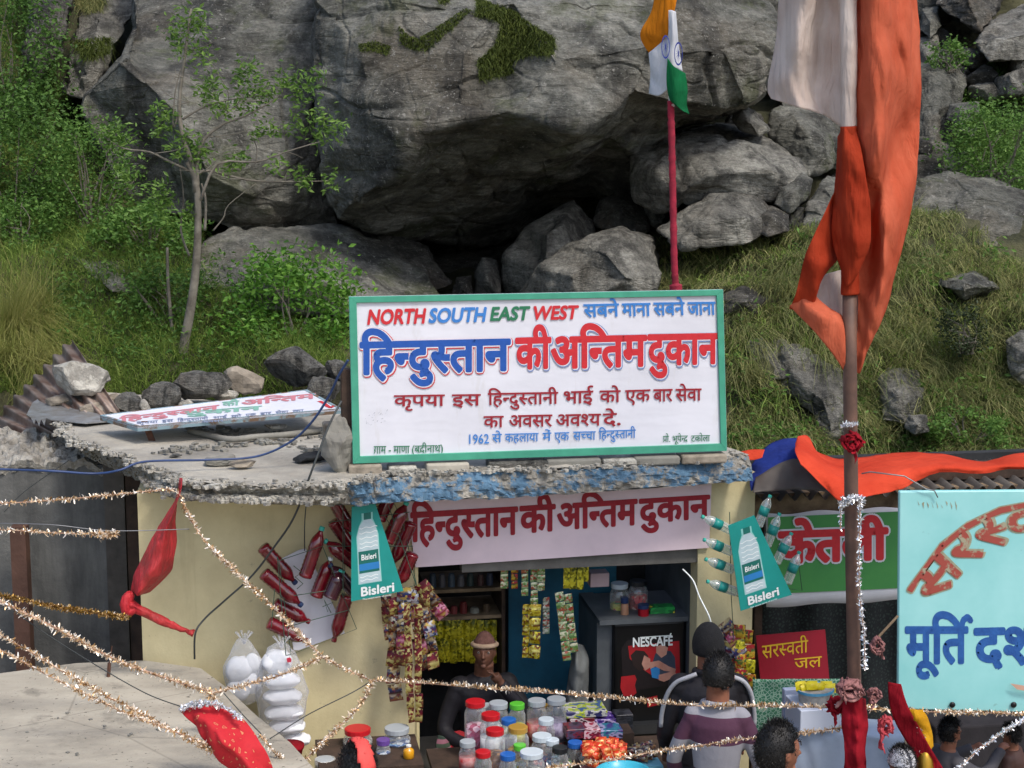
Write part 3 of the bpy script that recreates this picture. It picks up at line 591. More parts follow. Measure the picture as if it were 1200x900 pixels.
def bush(cx, cy, Y, wpx, hpx, n, size, mat, label, cat='bush', name='bush', nst=7, clump=22, group=None):
    """shrub rooted at the foot of its crown: stems plus leaf clumps with gaps"""
    base = at(cx, cy+hpx*.5, Y); t = thing(name, label, cat, base, 0, group)
    k = Y/FPX; cs = []; st = MB()
    for _ in range(clump):
        a = rng.uniform(0, 2*np.pi); r = rng.uniform(.25, 1)**.5
        cs.append(np.array(at(cx+math.cos(a)*r*wpx*.5, cy+math.sin(a)*r*hpx*.5, Y))+np.array([0, rng.normal(0, wpx*k*.22), 0]))
    for c in cs[:nst*2]:
        p = Vector(c); b0 = base+Vector((rng.normal(0, .04), rng.normal(0, .04), -.05)); m = b0.lerp(p, .5)+Vector((rng.normal(0, .06), 0, .06))
        st.tube(crom([b0, m, p], 5), [.011, .01, .008, .006, .005, .003], 5)
    st.build('stem', M_TWIG, t)
    per = n//clump; C_ = np.repeat(np.array(cs), per, 0); sg = min(wpx, hpx)*k*.13
    C_ = C_+rng.normal(0, sg, C_.shape); V, Fc = leaves_at(C_, rng.uniform(size*.6, size*1.25, len(C_)), .1, .5); obj_arr('foliage', V, Fc, mat, t); return t
M_TWIG = pm('twig_bark', '7c766a', '55504a', sc=12, rough=.9, bump=.4)
bush(345, 365, 14.9, 120, 120, 3800, .065, M_LEAFB, 'bright green broad-leaved shrub just left of the white board', clump=46)
bush(318, 340, 15.4, 70, 70, 1500, .055, M_LEAFB, 'small green shrub against the sloping bedrock, behind the broad-leaved shrub')
bush(200, 345, 15.2, 90, 70, 1600, .05, M_LEAF, 'dark green bush around the foot of the thin tree', clump=34)
bush(8, 60, 18.6, 110, 150, 4200, .06, M_LEAF, 'large leafy bush in the top left corner', clump=60)
bush(15, 190, 17.2, 130, 150, 5200, .055, M_LEAF, 'dense dark bush at the left edge halfway up the slope', clump=60)
bush(-110, 120, 17.6, 150, 190, 4200, .055, M_LEAF, 'dense leafy bush just beyond the left edge of the photo, above the tussock', clump=40)
bush(105, 205, 16.8, 100, 110, 2600, .05, M_WEED, 'feathery green bush below the leaning slab, left of the thin tree', clump=50)
bush(30, 262, 16.4, 90, 50, 1800, .05, M_WEED, 'low bright green bush at the left edge above the pale tussock', clump=44)
bush(175, 275, 16.2, 110, 60, 2600, .055, M_WEED, 'light green bush left of the tree trunk under the leaning slab', clump=30)
bush(1165, 175, 18.6, 110, 90, 4200, .05, M_WEED, 'green bush on the upper right slope above the stained cliff band', clump=40)
bush(1110, 65, 20.3, 50, 30, 900, .05, M_WEED, 'small round green bush between the rocks at the top right')
rock('boulder', [(842, 352, 15.5), (870, 340, 15.6), (902, 350, 15.5), (884, 368, 15.35), (850, 366, 15.35)], [(870, 354, 15.2)], M_ROCKD, 'dark rock ledge showing in the grass bank upper right of the white board', .5, 4, .04, 2.5, 41)
rock('boulder', [(1096, 330, 15.75), (1140, 320, 15.85), (1168, 337, 15.7), (1130, 352, 15.55)], [(1130, 335, 15.4)], M_ROCK, 'grey rock ledge in the grass bank right of the orange flag', .5, 4, .04, 2.5, 42)
bush(1130, 500, 14.35, 90, 46, 1300, .045, M_WEED, 'broad leaved green plant low on the grass bank above the turquoise sign', nst=4)
bush(905, 515, 14.35, 70, 34, 900, .045, M_WEED, 'green weed clump on the grass bank beside the bare rock, right of the board', nst=4)
bush(1130, 385, 14.9, 60, 46, 1500, .035, leaf_mat('dark_bush_leaves', '26301c', '3d4a2a', .2), 'dark fine-leaved bush growing in the right grass bank')

# the thin tree
tree = thing('tree', 'thin grey tree with sparse pale green leaves in front of the leaning slab', 'tree', at(212, 418, 14.6), 0)
def tp(l, Y=14.6): return [at(p[0], p[1], p[2] if len(p) > 2 else Y) for p in l]
def limb(l, r0, r1, name='branch', n=6, seg=12, Y=14.6):
    pts = crom(tp(l, Y), seg); rs = [r0+(r1-r0)*i/seg for i in range(seg+1)]; return MB().tube(pts, rs, n).build(name, M_BARK, tree, True)
M_BARK = pm('pale_bark', '7c776c', '575249', sc=9, rough=.9, bump=.5, bd=.01)
limb([(212, 422), (222, 370), (229, 320), (232, 265), (230, 215), (219, 190)], .045, .022, 'trunk', 10, 20)
limb([(230, 225), (226, 195), (214, 160), (210, 120), (216, 70), (224, 10)], .03, .010)
limb([(232, 230), (231, 190), (238, 165), (262, 145), (290, 135), (330, 112)], .022, .006)
limb([(230, 205), (245, 200), (290, 211), (335, 213), (385, 212)], .016, .004)
limb([(235, 235), (255, 192), (300, 190), (335, 178), (375, 166)], .014, .004, Y=14.4)
limb([(222, 200), (200, 190), (175, 178), (145, 174), (122, 160)], .014, .004)
limb([(214, 140), (240, 125), (280, 115), (330, 112)], .012, .003)
limb([(210, 130), (203, 150), (205, 110), (212, 80)], .010, .004)
limb([(240, 270), (241, 235), (236, 215)], .014, .008)
limb([(222, 300), (212, 270), (215, 230), (208, 180)], .012, .004, Y=14.8)
limb([(250, 270), (262, 255), (268, 240), (300, 215)], .008, .003)
limb([(300, 190), (300, 170), (285, 148)], .006, .003)
limb([(205, 410), (200, 370), (197, 330), (196, 290)], .02, .012, Y=14.9)
for k in range(34):      # bare side twigs
    a_ = random.choice([(222, 120), (214, 90), (250, 160), (290, 130), (300, 190), (330, 178), (335, 213), (180, 180), (240, 200), (270, 210), (225, 60), (300, 118)]); dx_ = random.uniform(-38, 42); dy_ = random.uniform(-34, 10)
    limb([a_, (a_[0]+dx_*.5+random.uniform(-4, 4), a_[1]+dy_*.35), (a_[0]+dx_, a_[1]+dy_)], .0045, .0015, n=4, seg=6, Y=14.55+random.uniform(-.2, .2))
limb([(285, 115), (262, 135), (268, 110), (245, 70)], .006, .003)
LC = [(225, 22, 16), (214, 32, 18), (232, 32, 14), (205, 40, 12), (216, 60, 14), (238, 62, 12), (245, 90, 16), (250, 112, 16), (240, 105, 12), (188, 130, 14), (196, 140, 14), (188, 150, 12), (290, 75, 12), (283, 88, 12), (300, 95, 14), (310, 105, 16), (325, 100, 14), (340, 92, 14), (350, 104, 14), (368, 92, 14), (360, 112, 14), (280, 122, 14), (262, 128, 12), (300, 120, 14), (345, 148, 12), (358, 142, 12), (378, 135, 12), (385, 155, 14), (372, 160, 12), (395, 150, 12), (300, 155, 10), (318, 150, 10), (325, 192, 10), (353, 205, 12), (355, 215, 8), (388, 212, 12), (136, 150, 12), (145, 163, 12), (130, 158, 8), (215, 170, 16), (228, 165, 14), (238, 178, 14), (205, 175, 12), (230, 188, 12), (270, 195, 12), (280, 185, 12), (190, 228, 14), (186, 222, 12), (196, 238, 10), (185, 250, 10), (220, 255, 10), (222, 245, 8), (140, 200, 10), (145, 210, 10)]
for k, (px, py, r) in enumerate(LC):
    n = int(r*4.2); c = np.array(at(px, py, 14.6)); c = c+rng.normal(0, 1, (n, 3))*np.array([r*.0073*.55]*3)
    V, Fc = leaves_at(c, rng.uniform(.04, .08, n), .1, .38)
    if k == 0: LV, LF = V, Fc
    else: LF = np.concatenate([LF, Fc+len(LV)]); LV = np.concatenate([LV, V])
obj_arr('crown', LV, LF, leaf_mat('tree_leaves', '4a6c2c', '86a552', .4, .4), tree)
# ================= shop building =================
nY = N('yellow_wall_paint'); c_ = nY.ramp(nY.noise(1.8, 7, .65), [(.3, 'b9ad86'), (.6, 'd2c79e')]); c_ = nY.mix(nY.math('MULTIPLY', nY.ramp(nY.noise(5, 5, .7, nY.vec((1, 1, .12))), [(.55, 0), (.75, 1)]), .35), c_, '8f8460')
c_ = nY.mix(nY.math('MULTIPLY', nY.ramp(nY.noise(11, 6, .75), [(.64, 0), (.67, 1)]), .6), c_, '9a9078'); nY.col(c_); nY.set(Roughness=.85); nY.bump(nY.noise(14, 7, .7), .35, .012); M_YEL = nY.m
M_CON = pm('roof_concrete', 'b5afa1', '908b80', sc=3.5, rough=.9, bump=.6, bd=.012, det=8)
M_CONG = pm('grey_concrete', '8b8980', '6c6a64', sc=3, rough=.9, bump=.6, bd=.012)
M_DARK = pm('dark_plaster', '2f3133', '1f2022', sc=4, rough=.9)  # plain near-black plaster tone
M_BLUEW = pm('blue_painted_wall', '24708f', '1b5874', sc=3, rough=.6, bump=.15)
M_WOOD = pm('weathered_wood', '8c7960', '5d4d3b', sc=7, rough=.85, bump=.5)
M_DWOOD = pm('dark_wood', '4a3a30', '2e241e', sc=7, rough=.85, bump=.4)
M_METAL = pm('grey_metal', '8d8f90', '75787a', sc=6, rough=.45, metal=.6, bump=.1)
M_RUST = pm('rusty_metal', '6b4632', '44302a', sc=14, rough=.8, bump=.4)
M_LAMG = pm('grey_laminate', '5b6064', '4a4f53', sc=5, rough=.5, bump=.1)
M_BLACK = pm('black_plastic', '121315', '0c0c0d', sc=5, rough=.35, bump=0)
def chipped(name, paint, amt=.5):
    n = N(name); base = n.ramp(n.noise(9, 8, .7), [(.3, '66635c'), (.7, 'aba79d')])
    p = n.ramp(n.noise(7, 7, .75), [(amt-.04, 0), (amt+.03, 1)]); bl = n.ramp(n.noise(5, 4), [(.3, paint), (.7, tuple(v*1.35 for v in lin(paint)[:3]))])
    n.col(n.mix(p, base, bl)); n.set(Roughness=.9); n.bump(n.noise(30, 6, .7), .9, .02); return n.m
M_CHIP = chipped('chipped_blue_plaster', '4d6c84', .5); M_CRUMB = chipped('crumbling_white_plaster', 'a8a59b', .52)
shop = thing('shop_building', 'yellow walled shop with a rough flat concrete roof and an open dark front', 'shop', S(0, 0, 0))
ZT, ZB = 2.52, 2.36
def sx(px, y=0, py=700): return facl(px, py, y).x
xl, xo, xr, xe = sx(165), sx(490), sx(817), sx(882)
MB().box(xl, xo, 0, .18, 0, ZB).build('wall', M_YEL, shop)
MB().box(xr, xe, 0, .18, 0, ZB).build('pillar', M_YEL, shop)
MB().box(xo-.02, xo, -.012, 0, 0, 2.1).build('door_edge', pm('pale_trim', 'd9cd9c', sc=4), shop)
MB().box(xl+.004, xl+.18, .18, 2.7, 0, ZB).build('side_wall', M_YEL, shop)
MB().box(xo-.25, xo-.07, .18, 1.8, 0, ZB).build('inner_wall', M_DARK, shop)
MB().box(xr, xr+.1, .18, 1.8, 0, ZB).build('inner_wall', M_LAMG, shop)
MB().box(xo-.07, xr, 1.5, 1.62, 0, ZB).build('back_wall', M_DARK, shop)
a = facl(596, 700, .95).x; b = facl(722, 700, .95).x
MB().box(a, b, .95, 1.03, 0, ZB).build('partition', M_BLUEW, shop)
MB().box(xo+.3, xr, .02, .14, facl(700, 664, .02).z, 2.12).build('lintel', pm('grey_beam', '6f6d68', '55534f', sc=4, bump=.4), shop)
MB().box(xo, xr, 0, .02, 2.125, ZB-.002).build('fascia_backing', M_DARK, shop)
MB().box(xo-.07, xr, .15, 1.5, .0, .03).build('shop_floor', M_CONG, shop)
# roof slab from its two edges (upper edge at ZT, lower at ZB)
up = [(68, 497), (84, 516), (120, 529), (190, 556), (215, 566), (300, 570), (395, 568), (480, 556), (600, 552), (740, 545), (878, 533)]
lo = [(72, 508), (98, 532), (130, 548), (196, 578), (225, 583), (300, 590), (400, 592), (480, 588), (600, 582), (740, 574), (882, 563)]
UP = [atZ(x, y, ZT) for x, y in up]; LO = [atZ(x, y, ZB) for x, y in lo]
back = [Vector((1.35, 11.75, ZT)), Vector((-3.9, 14.1, ZT))]; backl = [Vector((p.x, p.y, ZB)) for p in back]
nR = len(UP); V = UP+back; V2 = LO+backl; n2 = len(V)
# top and bottom kept as a fan-free grid so that the top can be rough
top = []; rows = 26
Ltop = crom(UP, 90)
def backpt(t): return back[1].lerp(back[0], t)
m = MB(); W = []
for i, p in enumerate(Ltop):
    q_ = backpt(i/90)
    for j in range(rows+1):
        c = p.lerp(q_, (j/rows)); c = c+Vector((0, 0, .012*mn.fractal(c*3, 1, 2, 4)+(.02*mn.noise(c*9) if j < 2 else 0))); W.append(c)
Fq = [(i*(rows+1)+j, (i+1)*(rows+1)+j, (i+1)*(rows+1)+j+1, i*(rows+1)+j+1) for i in range(90) for j in range(rows)]
bot = [Vector((p.x, p.y, ZB)) for p in crom(LO, 90)]; k0 = len(W)
for i, p in enumerate(bot): W += [p, Vector((backpt(i/90).x, backpt(i/90).y, ZB))]
Fq += [(k0+2*i, k0+2*i+1, k0+2*i+3, k0+2*i+2) for i in range(90)]
Fq += [(i*(rows+1)+rows, (i+1)*(rows+1)+rows, k0+2*i+3, k0+2*i+1) for i in range(90)]
M_RT = N('roof_screed'); _c = M_RT.ramp(M_RT.noise(1.6, 8, .65), [(.3, '77736b'), (.5, '9b968b'), (.7, 'b3aea1')])
_c = M_RT.mix(M_RT.math('MULTIPLY', M_RT.ramp(M_RT.noise(3.1, 7, .7, M_RT.vec((1, 2.4, 1))), [(.56, 0), (.66, 1)]), .55), _c, '6d6a63'); M_RT.col(_c); M_RT.set(Roughness=.95); M_RT.bump(M_RT.noise(12, 8, .7), .8, .02)
roof = MB().add(W, Fq).build('roof', M_RT.m, shop, False)
def edge_strip(i0, i1, mat, name, amp, seed):     # broken plaster edge between the two edge lines
    A = crom(UP, 400)[i0:i1]; B = crom(LO, 400)[i0:i1]; m = MB(); V = []; k = 14
    for a_, b_ in zip(A, B):
        for j in range(k+1):
            c = a_.lerp(b_, j/k); t = j/k
            d = amp*(mn.cell(c*34+Vector((seed, 0, 0)))*.5+mn.noise(c*26)*.55+mn.fractal(c*9, 1, 2, 3)*.5)+.018*math.sin(math.pi*t)
            V.append(c-FN*(-d)+Vector((0, 0, (.02*mn.noise(c*18)) if j in (0, k) else 0)))
    F = [(i*(k+1)+j, i*(k+1)+j+1, (i+1)*(k+1)+j+1, (i+1)*(k+1)+j) for i in range(len(A)-1) for j in range(k)]
    return MB().add(V, F).build(name, mat, roof, False)
edge_strip(0, 112, M_CONG, 'broken_edge', .04, 1)
edge_strip(111, 246, M_CRUMB, 'crumbling_edge', .030, 2)
edge_strip(245, 401, M_CHIP, 'blue_chipped_edge', .024, 3)
# rubble along the roof lip: chips
def chips(name, pts, n, s0, s1, mat, parent, label=None, **kw):
    m = MB()
    for _ in range(n):
        i = random.randrange(len(pts)-1); c = pts[i].lerp(pts[i+1], random.random())+Vector((random.gauss(0, .03), random.gauss(.02, .05), random.uniform(-.005, .02)))
        s = random.uniform(s0, s1); vs = [c+Vector((random.uniform(-1, 1)*s, random.uniform(-1, 1)*s, random.uniform(-.6, .6)*s)) for _ in range(4)]
        vs = [c+Vector((s*math.cos(q+random.uniform(-.4, .4)), s*math.sin(q), z*s*.45)) for z in (-1, 1) for q in (0, 1.6, 3.1, 4.7)]
        m.hexa(vs[:4], vs[4:])
    return m.build(name, mat, parent, **kw)
chips('plaster_chips', crom(UP, 60)[:60], 650, .008, .024, M_CRUMB, roof, kind='stuff')
chips('plaster_chips', [p+Vector((0, 0, -.09)) for p in crom(UP, 60)[16:37]], 520, .01, .026, M_CRUMB, roof, kind='stuff')
chips('roof_grit', [Vector((-2.4, 11.3, ZT)), Vector((-1.3, 11.8, ZT)), Vector((-2.6, 12.3, ZT)), Vector((-1.2, 11.2, ZT))], 260, .006, .03, M_CONG, roof, kind='stuff')

# ---- painted cloth fascia ----
bh = lambda px, py, off=0: fac(px, py, -.03-off)
ban = thing('shop_banner', 'pinkish white painted banner with dark red Hindi lettering under the roof edge', 'banner', fac(487, 665, -.03))
M_PINKW = pm('pinkish_white_board', 'e6d2da', 'd2c0c9', sc=2, rough=.7, bump=.15)
MB().slab([bh(476, 586), bh(487, 665), bh(831, 642), bh(834, 566)], -FN*.02).build('panel', M_PINKW, ban)
M_RLET = pm('dark_red_paint', 'a01c2c', '8a1626', sc=20, rough=.6, bump=.1)
for nm, t, bx in (('lettering', 'िहन^दुस^तान', (482, 606, 602, 595, 634, 625)), ('lettering', 'की', (610, 650, 594.5, 592, 624, 621)), ('lettering', 'अिन^तम', (654, 746, 592, 586, 620, 614)), ('lettering', 'दुकान', (750, 831, 586, 581, 613, 606))):
    letters(nm, t, bx, bh, .004, M_RLET, ban, bold=.036)

# ================= big white board =================
yb = -.33
kh = lambda px, py, off=0: fac(px, py, yb-off)
bd = thing('signboard', 'big white hand painted signboard with green frame standing on the roof edge', 'sign', kh(632, 536))
nB = N('white_enamel'); c_ = nB.ramp(nB.noise(1.5, 6, .6), [(.3, 'd2d3dc'), (.6, 'dfe0e9')]); c_ = nB.mix(nB.math('MULTIPLY', nB.ramp(nB.noise(7, 6, .75, nB.vec((1, 1, .25))), [(.56, 0), (.74, 1)]), .35), c_, 'b9b4aa'); nB.col(c_); nB.set(Roughness=.4); nB.bump(nB.noise(1.8, 3, .5, nB.vec((1, 1, 2.5))), .35, .03); M_WHITE = nB.m
M_GRN = pm('green_frame_paint', '4aa387', '3f9078', sc=5, rough=.55, bump=.15)
O4 = [(409, 348), (847.5, 339.5), (852, 528.5), (413.5, 543.5)]; I4 = [(418, 355), (840, 346.5), (845, 520), (422, 535)]
MB().slab([kh(x, y, -.005) for x, y in O4], -FN*.03).build('panel', M_WHITE, bd)
for i in range(4):
    j = (i+1) % 4; m = MB(); q4 = [kh(*O4[i], .012), kh(*O4[j], .012), kh(*I4[j], .012), kh(*I4[i], .012)]
    m.slab(q4, -FN*.02); bevel(m.build('frame_rail', M_GRN, bd), .002)
def paint(h): return pm('paint_'+h, h, tuple(v*.86 for v in lin(h)[:3]), sc=25, rough=.5, bump=.05)
P_RED, P_LB, P_GR, P_BLUE, P_DR = paint('cf2f38'), paint('3f83cf'), paint('2f7a58'), paint('2557ad'), paint('9c2633')
P_RSH = paint('7c8fc0')
o = .0015
for t, c, bx in (('NORTH', P_RED, (431, 499, 363, 361.5, 380, 378.5)), ('SOUTH', P_LB, (503, 570, 361.5, 360, 378, 376.5)), ('EAST', P_GR, (575, 621, 360, 359, 375.5, 374.5)), ('WEST', P_RED, (626, 678, 359, 358, 374.5, 373.5))):
    letters('lettering', t, bx, kh, o, c, bd, bold=.035, skew=.18, cap=.70)
for t, bx in (('सबने', (684, 725, 357, 356, 371.5, 370.5)), ('माना', (729, 762, 356, 355.3, 370.5, 370)), ('सबने', (766, 802, 355, 354.5, 369.5, 369)), ('जाना', (806, 838, 354.5, 354, 369, 368.5))):
    letters('lettering', t, bx, kh, o, P_LB, bd, bold=.022, skew=-.05)
big = (('िहन^दुस^तान', (423, 597, 402.5, 398.5, 438, 433), 1), ('की', (605, 645, 397.5, 396.5, 431.5, 430.5), 0), ('अिन^तम', (647, 757, 396.5, 394, 431, 428), 0), ('दुकान', (760, 841, 393.5, 392, 427.5, 425), 0))
for t, bx, bl in big:
    letters('letter_outline', t, bx, kh, .0008, P_RED if bl else P_RSH, bd, bold=.066, lay=.00006, shift=(1.0, 1.0))
    letters('letter_outline', t, bx, kh, .0014, M_WHITE, bd, bold=.054 if bl else .05, lay=.00006, shift=(.4, .4))
    letters('lettering', t, bx, kh, .0021, P_BLUE if bl else P_RED, bd, bold=.036)
for t, bx in (('कृपया', (462, 521, 463.5, 462.5, 476, 475.5)), ('इस', (530, 563, 462.5, 462, 475.5, 475)), ('िहन^दुस^तानी', (572, 654, 461, 459.5, 474.5, 473)), ('भाई', (661, 695, 459, 458, 473, 472)), ('को', (703, 727, 458, 457.5, 471.5, 471)), ('एक', (733, 762, 457.5, 456.5, 471, 470)), ('बार', (766, 788, 456.5, 456, 470.5, 470)), ('सेवा', (792, 822, 456, 455.5, 470, 469)),
              ('का', (567, 590, 488, 487.5, 501, 500.5)), ('अवसर', (597, 647, 487, 486, 500.5, 499.5)), ('अवश^य', (652, 704, 486, 485, 499.5, 498.5)), ('दे.', (707, 727, 485, 484, 498.5, 498))):
    letters('lettering', t, bx, kh, o, P_DR, bd, bold=.016)
for t, bx in (('1962', (550, 573, 509, 508.5, 520, 519.5)), ('से', (577, 588, 509, 508.5, 518.5, 518)), ('कहलाया', (592, 631, 508.5, 507.5, 518, 517)), ('में', (636, 646, 507.5, 507, 517, 516.5)), ('एक', (650, 667, 507, 506.5, 516.5, 516)), ('सच^चा', (672, 698, 506, 505.5, 516, 515)), ('िहन^दुस^तानी', (702, 745, 505, 503.5, 514.5, 513))):
    letters('lettering', t, bx, kh, o, P_LB, bd, bold=.012, cap=None if '1' not in t else .7)
for t, bx in (('ग/ाम - माणा', (438, 480, 523, 522.5, 531.5, 531)), ('(बद/ीनाथ)', (483, 519, 522.5, 521.5, 530.5, 530)), ('प/ो. भूपेन^द/', (777, 806, 511, 510.5, 518, 517.5)), ('टकोला', (810, 832, 510.5, 510, 517.5, 517))):
    letters('lettering', t, bx, kh, o, P_GR, bd, bold=.008)
m = MB()      # faint pencil scribble
for k in range(26):
    x = 428+k*1.0+random.uniform(-.5, .5); y = 489-k*.25+random.choice([0, 0, 7, 9])+random.uniform(-2, 2); x2 = x+random.uniform(-1, 2.4); y2 = y+random.uniform(-2.4, 1)
    m.add([kh(x, y, o), kh(x2, y2, o), kh(x2+.25, y2+.35, o), kh(x+.25, y+.35, o)], [(0, 1, 2, 3)])
m.build('scribble', paint('8f93a0'), bd)
# what the board stands on
M_BRICK = pm('weathered_brick', '9b9182', '6f675b', sc=9, rough=.9, bump=.6)
for (a_, b_, y0, y1, lab, mt) in ((408, 447, 543, 555, 'flat pale brick under the left corner of the big white board', M_BRICK), (499, 549, 541, 553, 'smooth pale block under the left part of the white board', M_CON), (455, 488, 545, 552, 'thin white stone slip under the white board between the two left blocks', M_CRUMB),
                              (572, 640, 539, 549, 'rough layered stone under the middle of the white board', M_STONE), (640, 703, 536, 549, 'dark shaded block under the white board right of its middle', M_CONG), (705, 750, 536, 548, 'flat pale slab under the white board below the village surname', M_CRUMB), (742, 795, 533, 546, 'dark rough stone under the right part of the white board', M_CONG), (797, 850, 531, 543, 'pale broken stone under the right corner of the white board', M_BRICK)):
    m = MB(); p = [facl(a_, y1, yb), facl(b_, y0, yb)]; mm = m.box(p[0].x, p[1].x, yb-.05, yb+.12, ZT-.012, max(p[1].z, ZT+.03)); ob = mm.build('brick', mt, None); free(ob); props(ob, lab.replace('below the village surname', 'second from the right of the middle'), 'brick'); bevel(ob, .012, 2)
pb = facl(406, 497, yb+.05)
ob = bevel(free(MB().box(facl(399, 460, yb+.1).x, facl(413, 460, yb+.1).x, yb+.04, yb+.10, ZT+.2, facl(406, 431, yb+.1).z).build('wooden_post', M_DWOOD)), .006); props(ob, 'short dark wooden post at the left edge of the white board', 'post')
ob = props(blob_rock('concrete_block', atZ(400, 552, ZT), (.125, .11, .24), M_CONG, 'tall rough grey concrete lump holding the post beside the white board', 51, .2, 4, cat='block'), None)
props(free(bevel(MB().box(facl(379, 520, 0).x, facl(399, 520, 0).x, 0, .12, ZT+.08, ZT+.26).build('brick', M_BRICK), .01)), 'square brown brick leaning left of the rough concrete lump', 'brick')

# ================= things on the roof =================
# the fallen sign: four corners in space, lying on stones
c_fl = atZ(161, 500, ZT+.13); c_fr = atZ(400, 479, ZT+.20)
c_bl = atZ(117, 487, ZT+.14); e1 = c_fr-c_fl
c_br = atZ(360, 457, ZT+.20)
nrm = (c_fr-c_fl).cross(c_bl-c_fl).normalized()
if nrm.z < 0: nrm = -nrm
lh0 = plane_hit(c_fl, nrm); lh = lambda px, py, off=0: lh0(px, py, off)
ls = thing('fallen_sign', 'white hand painted signboard lying flat on the left part of the roof', 'sign', c_fl, 0)
crn = [lh(161, 500), lh(400, 479), lh(360, 457), lh(117, 487)]
MB().slab(crn, -nrm*.012).build('panel', M_WHITE, ls)
M_FR = pm('rusting_blue_frame', '7f97a0', '6f5a48', sc=9, rough=.6, bump=.2, lo=.42, hi=.5)
for i in range(4):
    a_, b_ = crn[i], crn[(i+1) % 4]; cc = sum(crn, Vector())/4; ia = a_.lerp(cc, .03); ib = b_.lerp(cc, .03)
    m = MB(); q4 = [a_-nrm*.035, b_-nrm*.035, ib-nrm*.035, ia-nrm*.035]; m.slab(q4, nrm*.039); m.build('frame_rail', M_FR, ls)
P_FR, P_FG, P_FB = paint('c9808a'), paint('84b5a4'), paint('7c8aa8')
for t, c, bx in (('िहन^दुस^तान', P_FR, (141, 287, 489.5, 474, 494.5, 479)), ('की', P_FG, (261, 280, 471, 469.5, 476, 474.5)), ('अिन^तम', P_FR, (284, 369, 469.5, 461, 475, 466.5))):
    if t[0] == 'ि': bx = (141, 256, 489.5, 474.5, 494.5, 479.5)
    letters('lettering', t, bx, lh, .003, c, ls, bold=.035)
letters('lettering', 'दुकान', (218, 306, 482.5, 475.5, 487, 480), lh, .003, P_FG, ls, bold=.035)
for t, bx in (('कृपया', (160, 185, 494, 492.5, 497, 495.5)), ('इस', (190, 203, 492, 491, 495, 494)), ('िहन^दुस^तानी', (208, 244, 491, 488.5, 494, 491.5)), ('भाई', (250, 266, 488, 487, 491, 490)), ('को', (271, 283, 486.5, 485.7, 489.5, 488.7)), ('एक', (288, 300, 485, 484, 488, 487)), ('बार', (305, 318, 483.5, 482.5, 486.5, 485.5)), ('सेवा', (323, 338, 482, 481, 485, 484)), ('का', (343, 356, 480.5, 479.5, 483.5, 482.5)), ('अवसर', (236, 262, 493, 491.5, 495.5, 494))):
    letters('lettering', t, bx, lh, .003, P_FB, ls, bold=.012)
m = MB(); pts = [(374, 470), (379, 472), (384, 476), (388, 478), (392, 475)]
for k in range(4):
    a_, b_ = pts[k], pts[k+1]; m.add([lh(a_[0]-2.5, a_[1]+.2, .003), lh(b_[0]-2.5, b_[1]+.2, .003), lh(b_[0]+2.2, b_[1]-.6, .003), lh(a_[0]+2.2, a_[1]-.6, .003)], [(0, 1, 2, 3)])
m.build('lettering', paint('c8323c'), ls)
# rusty bracket
br = MB(); a_, b_ = atZ(178, 517, ZT), atZ(168, 493, ZT); b_ = at(169, 494, a_.y-.02)
br.slab([a_+Vector((-.022, 0, 0)), a_+Vector((.022, 0, 0)), b_+Vector((.022, 0, 0)), b_+Vector((-.022, 0, 0))], (0, .02, 0))
props(free(br.build('rusty_bracket', M_RUST)), 'short rusty iron strip standing on the roof before the fallen sign', 'bracket')
pl = [atZ(x, y, ZT+.03) for x, y in ((222, 505), (245, 510), (270, 515), (300, 512), (340, 509), (388, 502))]
props(free(MB().tube(crom(pl, 16), .022, 8).build('grey_pipe', M_CONG, smooth=True)), 'grey pipe lying on the roof under the front edge of the fallen sign', 'pipe')
RST = [(98, 470, .26, .16, 'white chalky rock on top of the stone row by the corrugated sheet', M_CRUMB, .13), (68, 474, .13, .07, 'flat tan stone at the left end of the roof, on the metal sheet', M_BRICK, .0), (92, 492-18, .18, .06, 'long dark stone below the white chalky rock', M_STONE, 0), (134, 479-4, .11, .09, 'tan rounded stone right of the dark long stone', M_BRICK, 0),
       (153, 478, .13, .09, 'brown grey stone in the middle of the stone row', M_STONE, 0), (168, 480, .06, .06, 'small white tipped stone in front of the stone row', M_CRUMB, 0), (195, 472, .20, .12, 'broad grey stone left of the blue grey slab', M_STONE, 0), (238, 465, .24, .16, 'angular blue grey slab behind the fallen sign', M_STONE, .05),
       (285, 458, .19, .14, 'pinkish brown stone with a pale face behind the fallen sign', M_BRICK, .05), (262, 466, .12, .06, 'low pale stone between the blue grey slab and the pinkish stone', M_CRUMB, 0), (348, 452, .28, .19, 'largest pale grey stone at the right end of the stone row', M_STONE, .08), (378, 462, .20, .14, 'grey stone between the largest pale stone and the wooden post', M_STONE, .02),
       (396, 455, .12, .12, 'small grey stone touching the wooden post', M_STONE, .1), (118, 490-8, .16, .05, 'thin layered stone under the chalky rock', M_BRICK, 0), (218, 478, .09, .05, 'little whitish stone at the left corner of the blue grey slab', M_CRUMB, 0)]
for k, (px, py, rx, rz, lab, mt, dz) in enumerate(RST):
    c = atZ(px, py+rz*60, ZT); c.z += dz; blob_rock('stone', c, (rx, rx*.75, rz), mt, lab, 60+k, random.uniform(-.5, .5), 3)
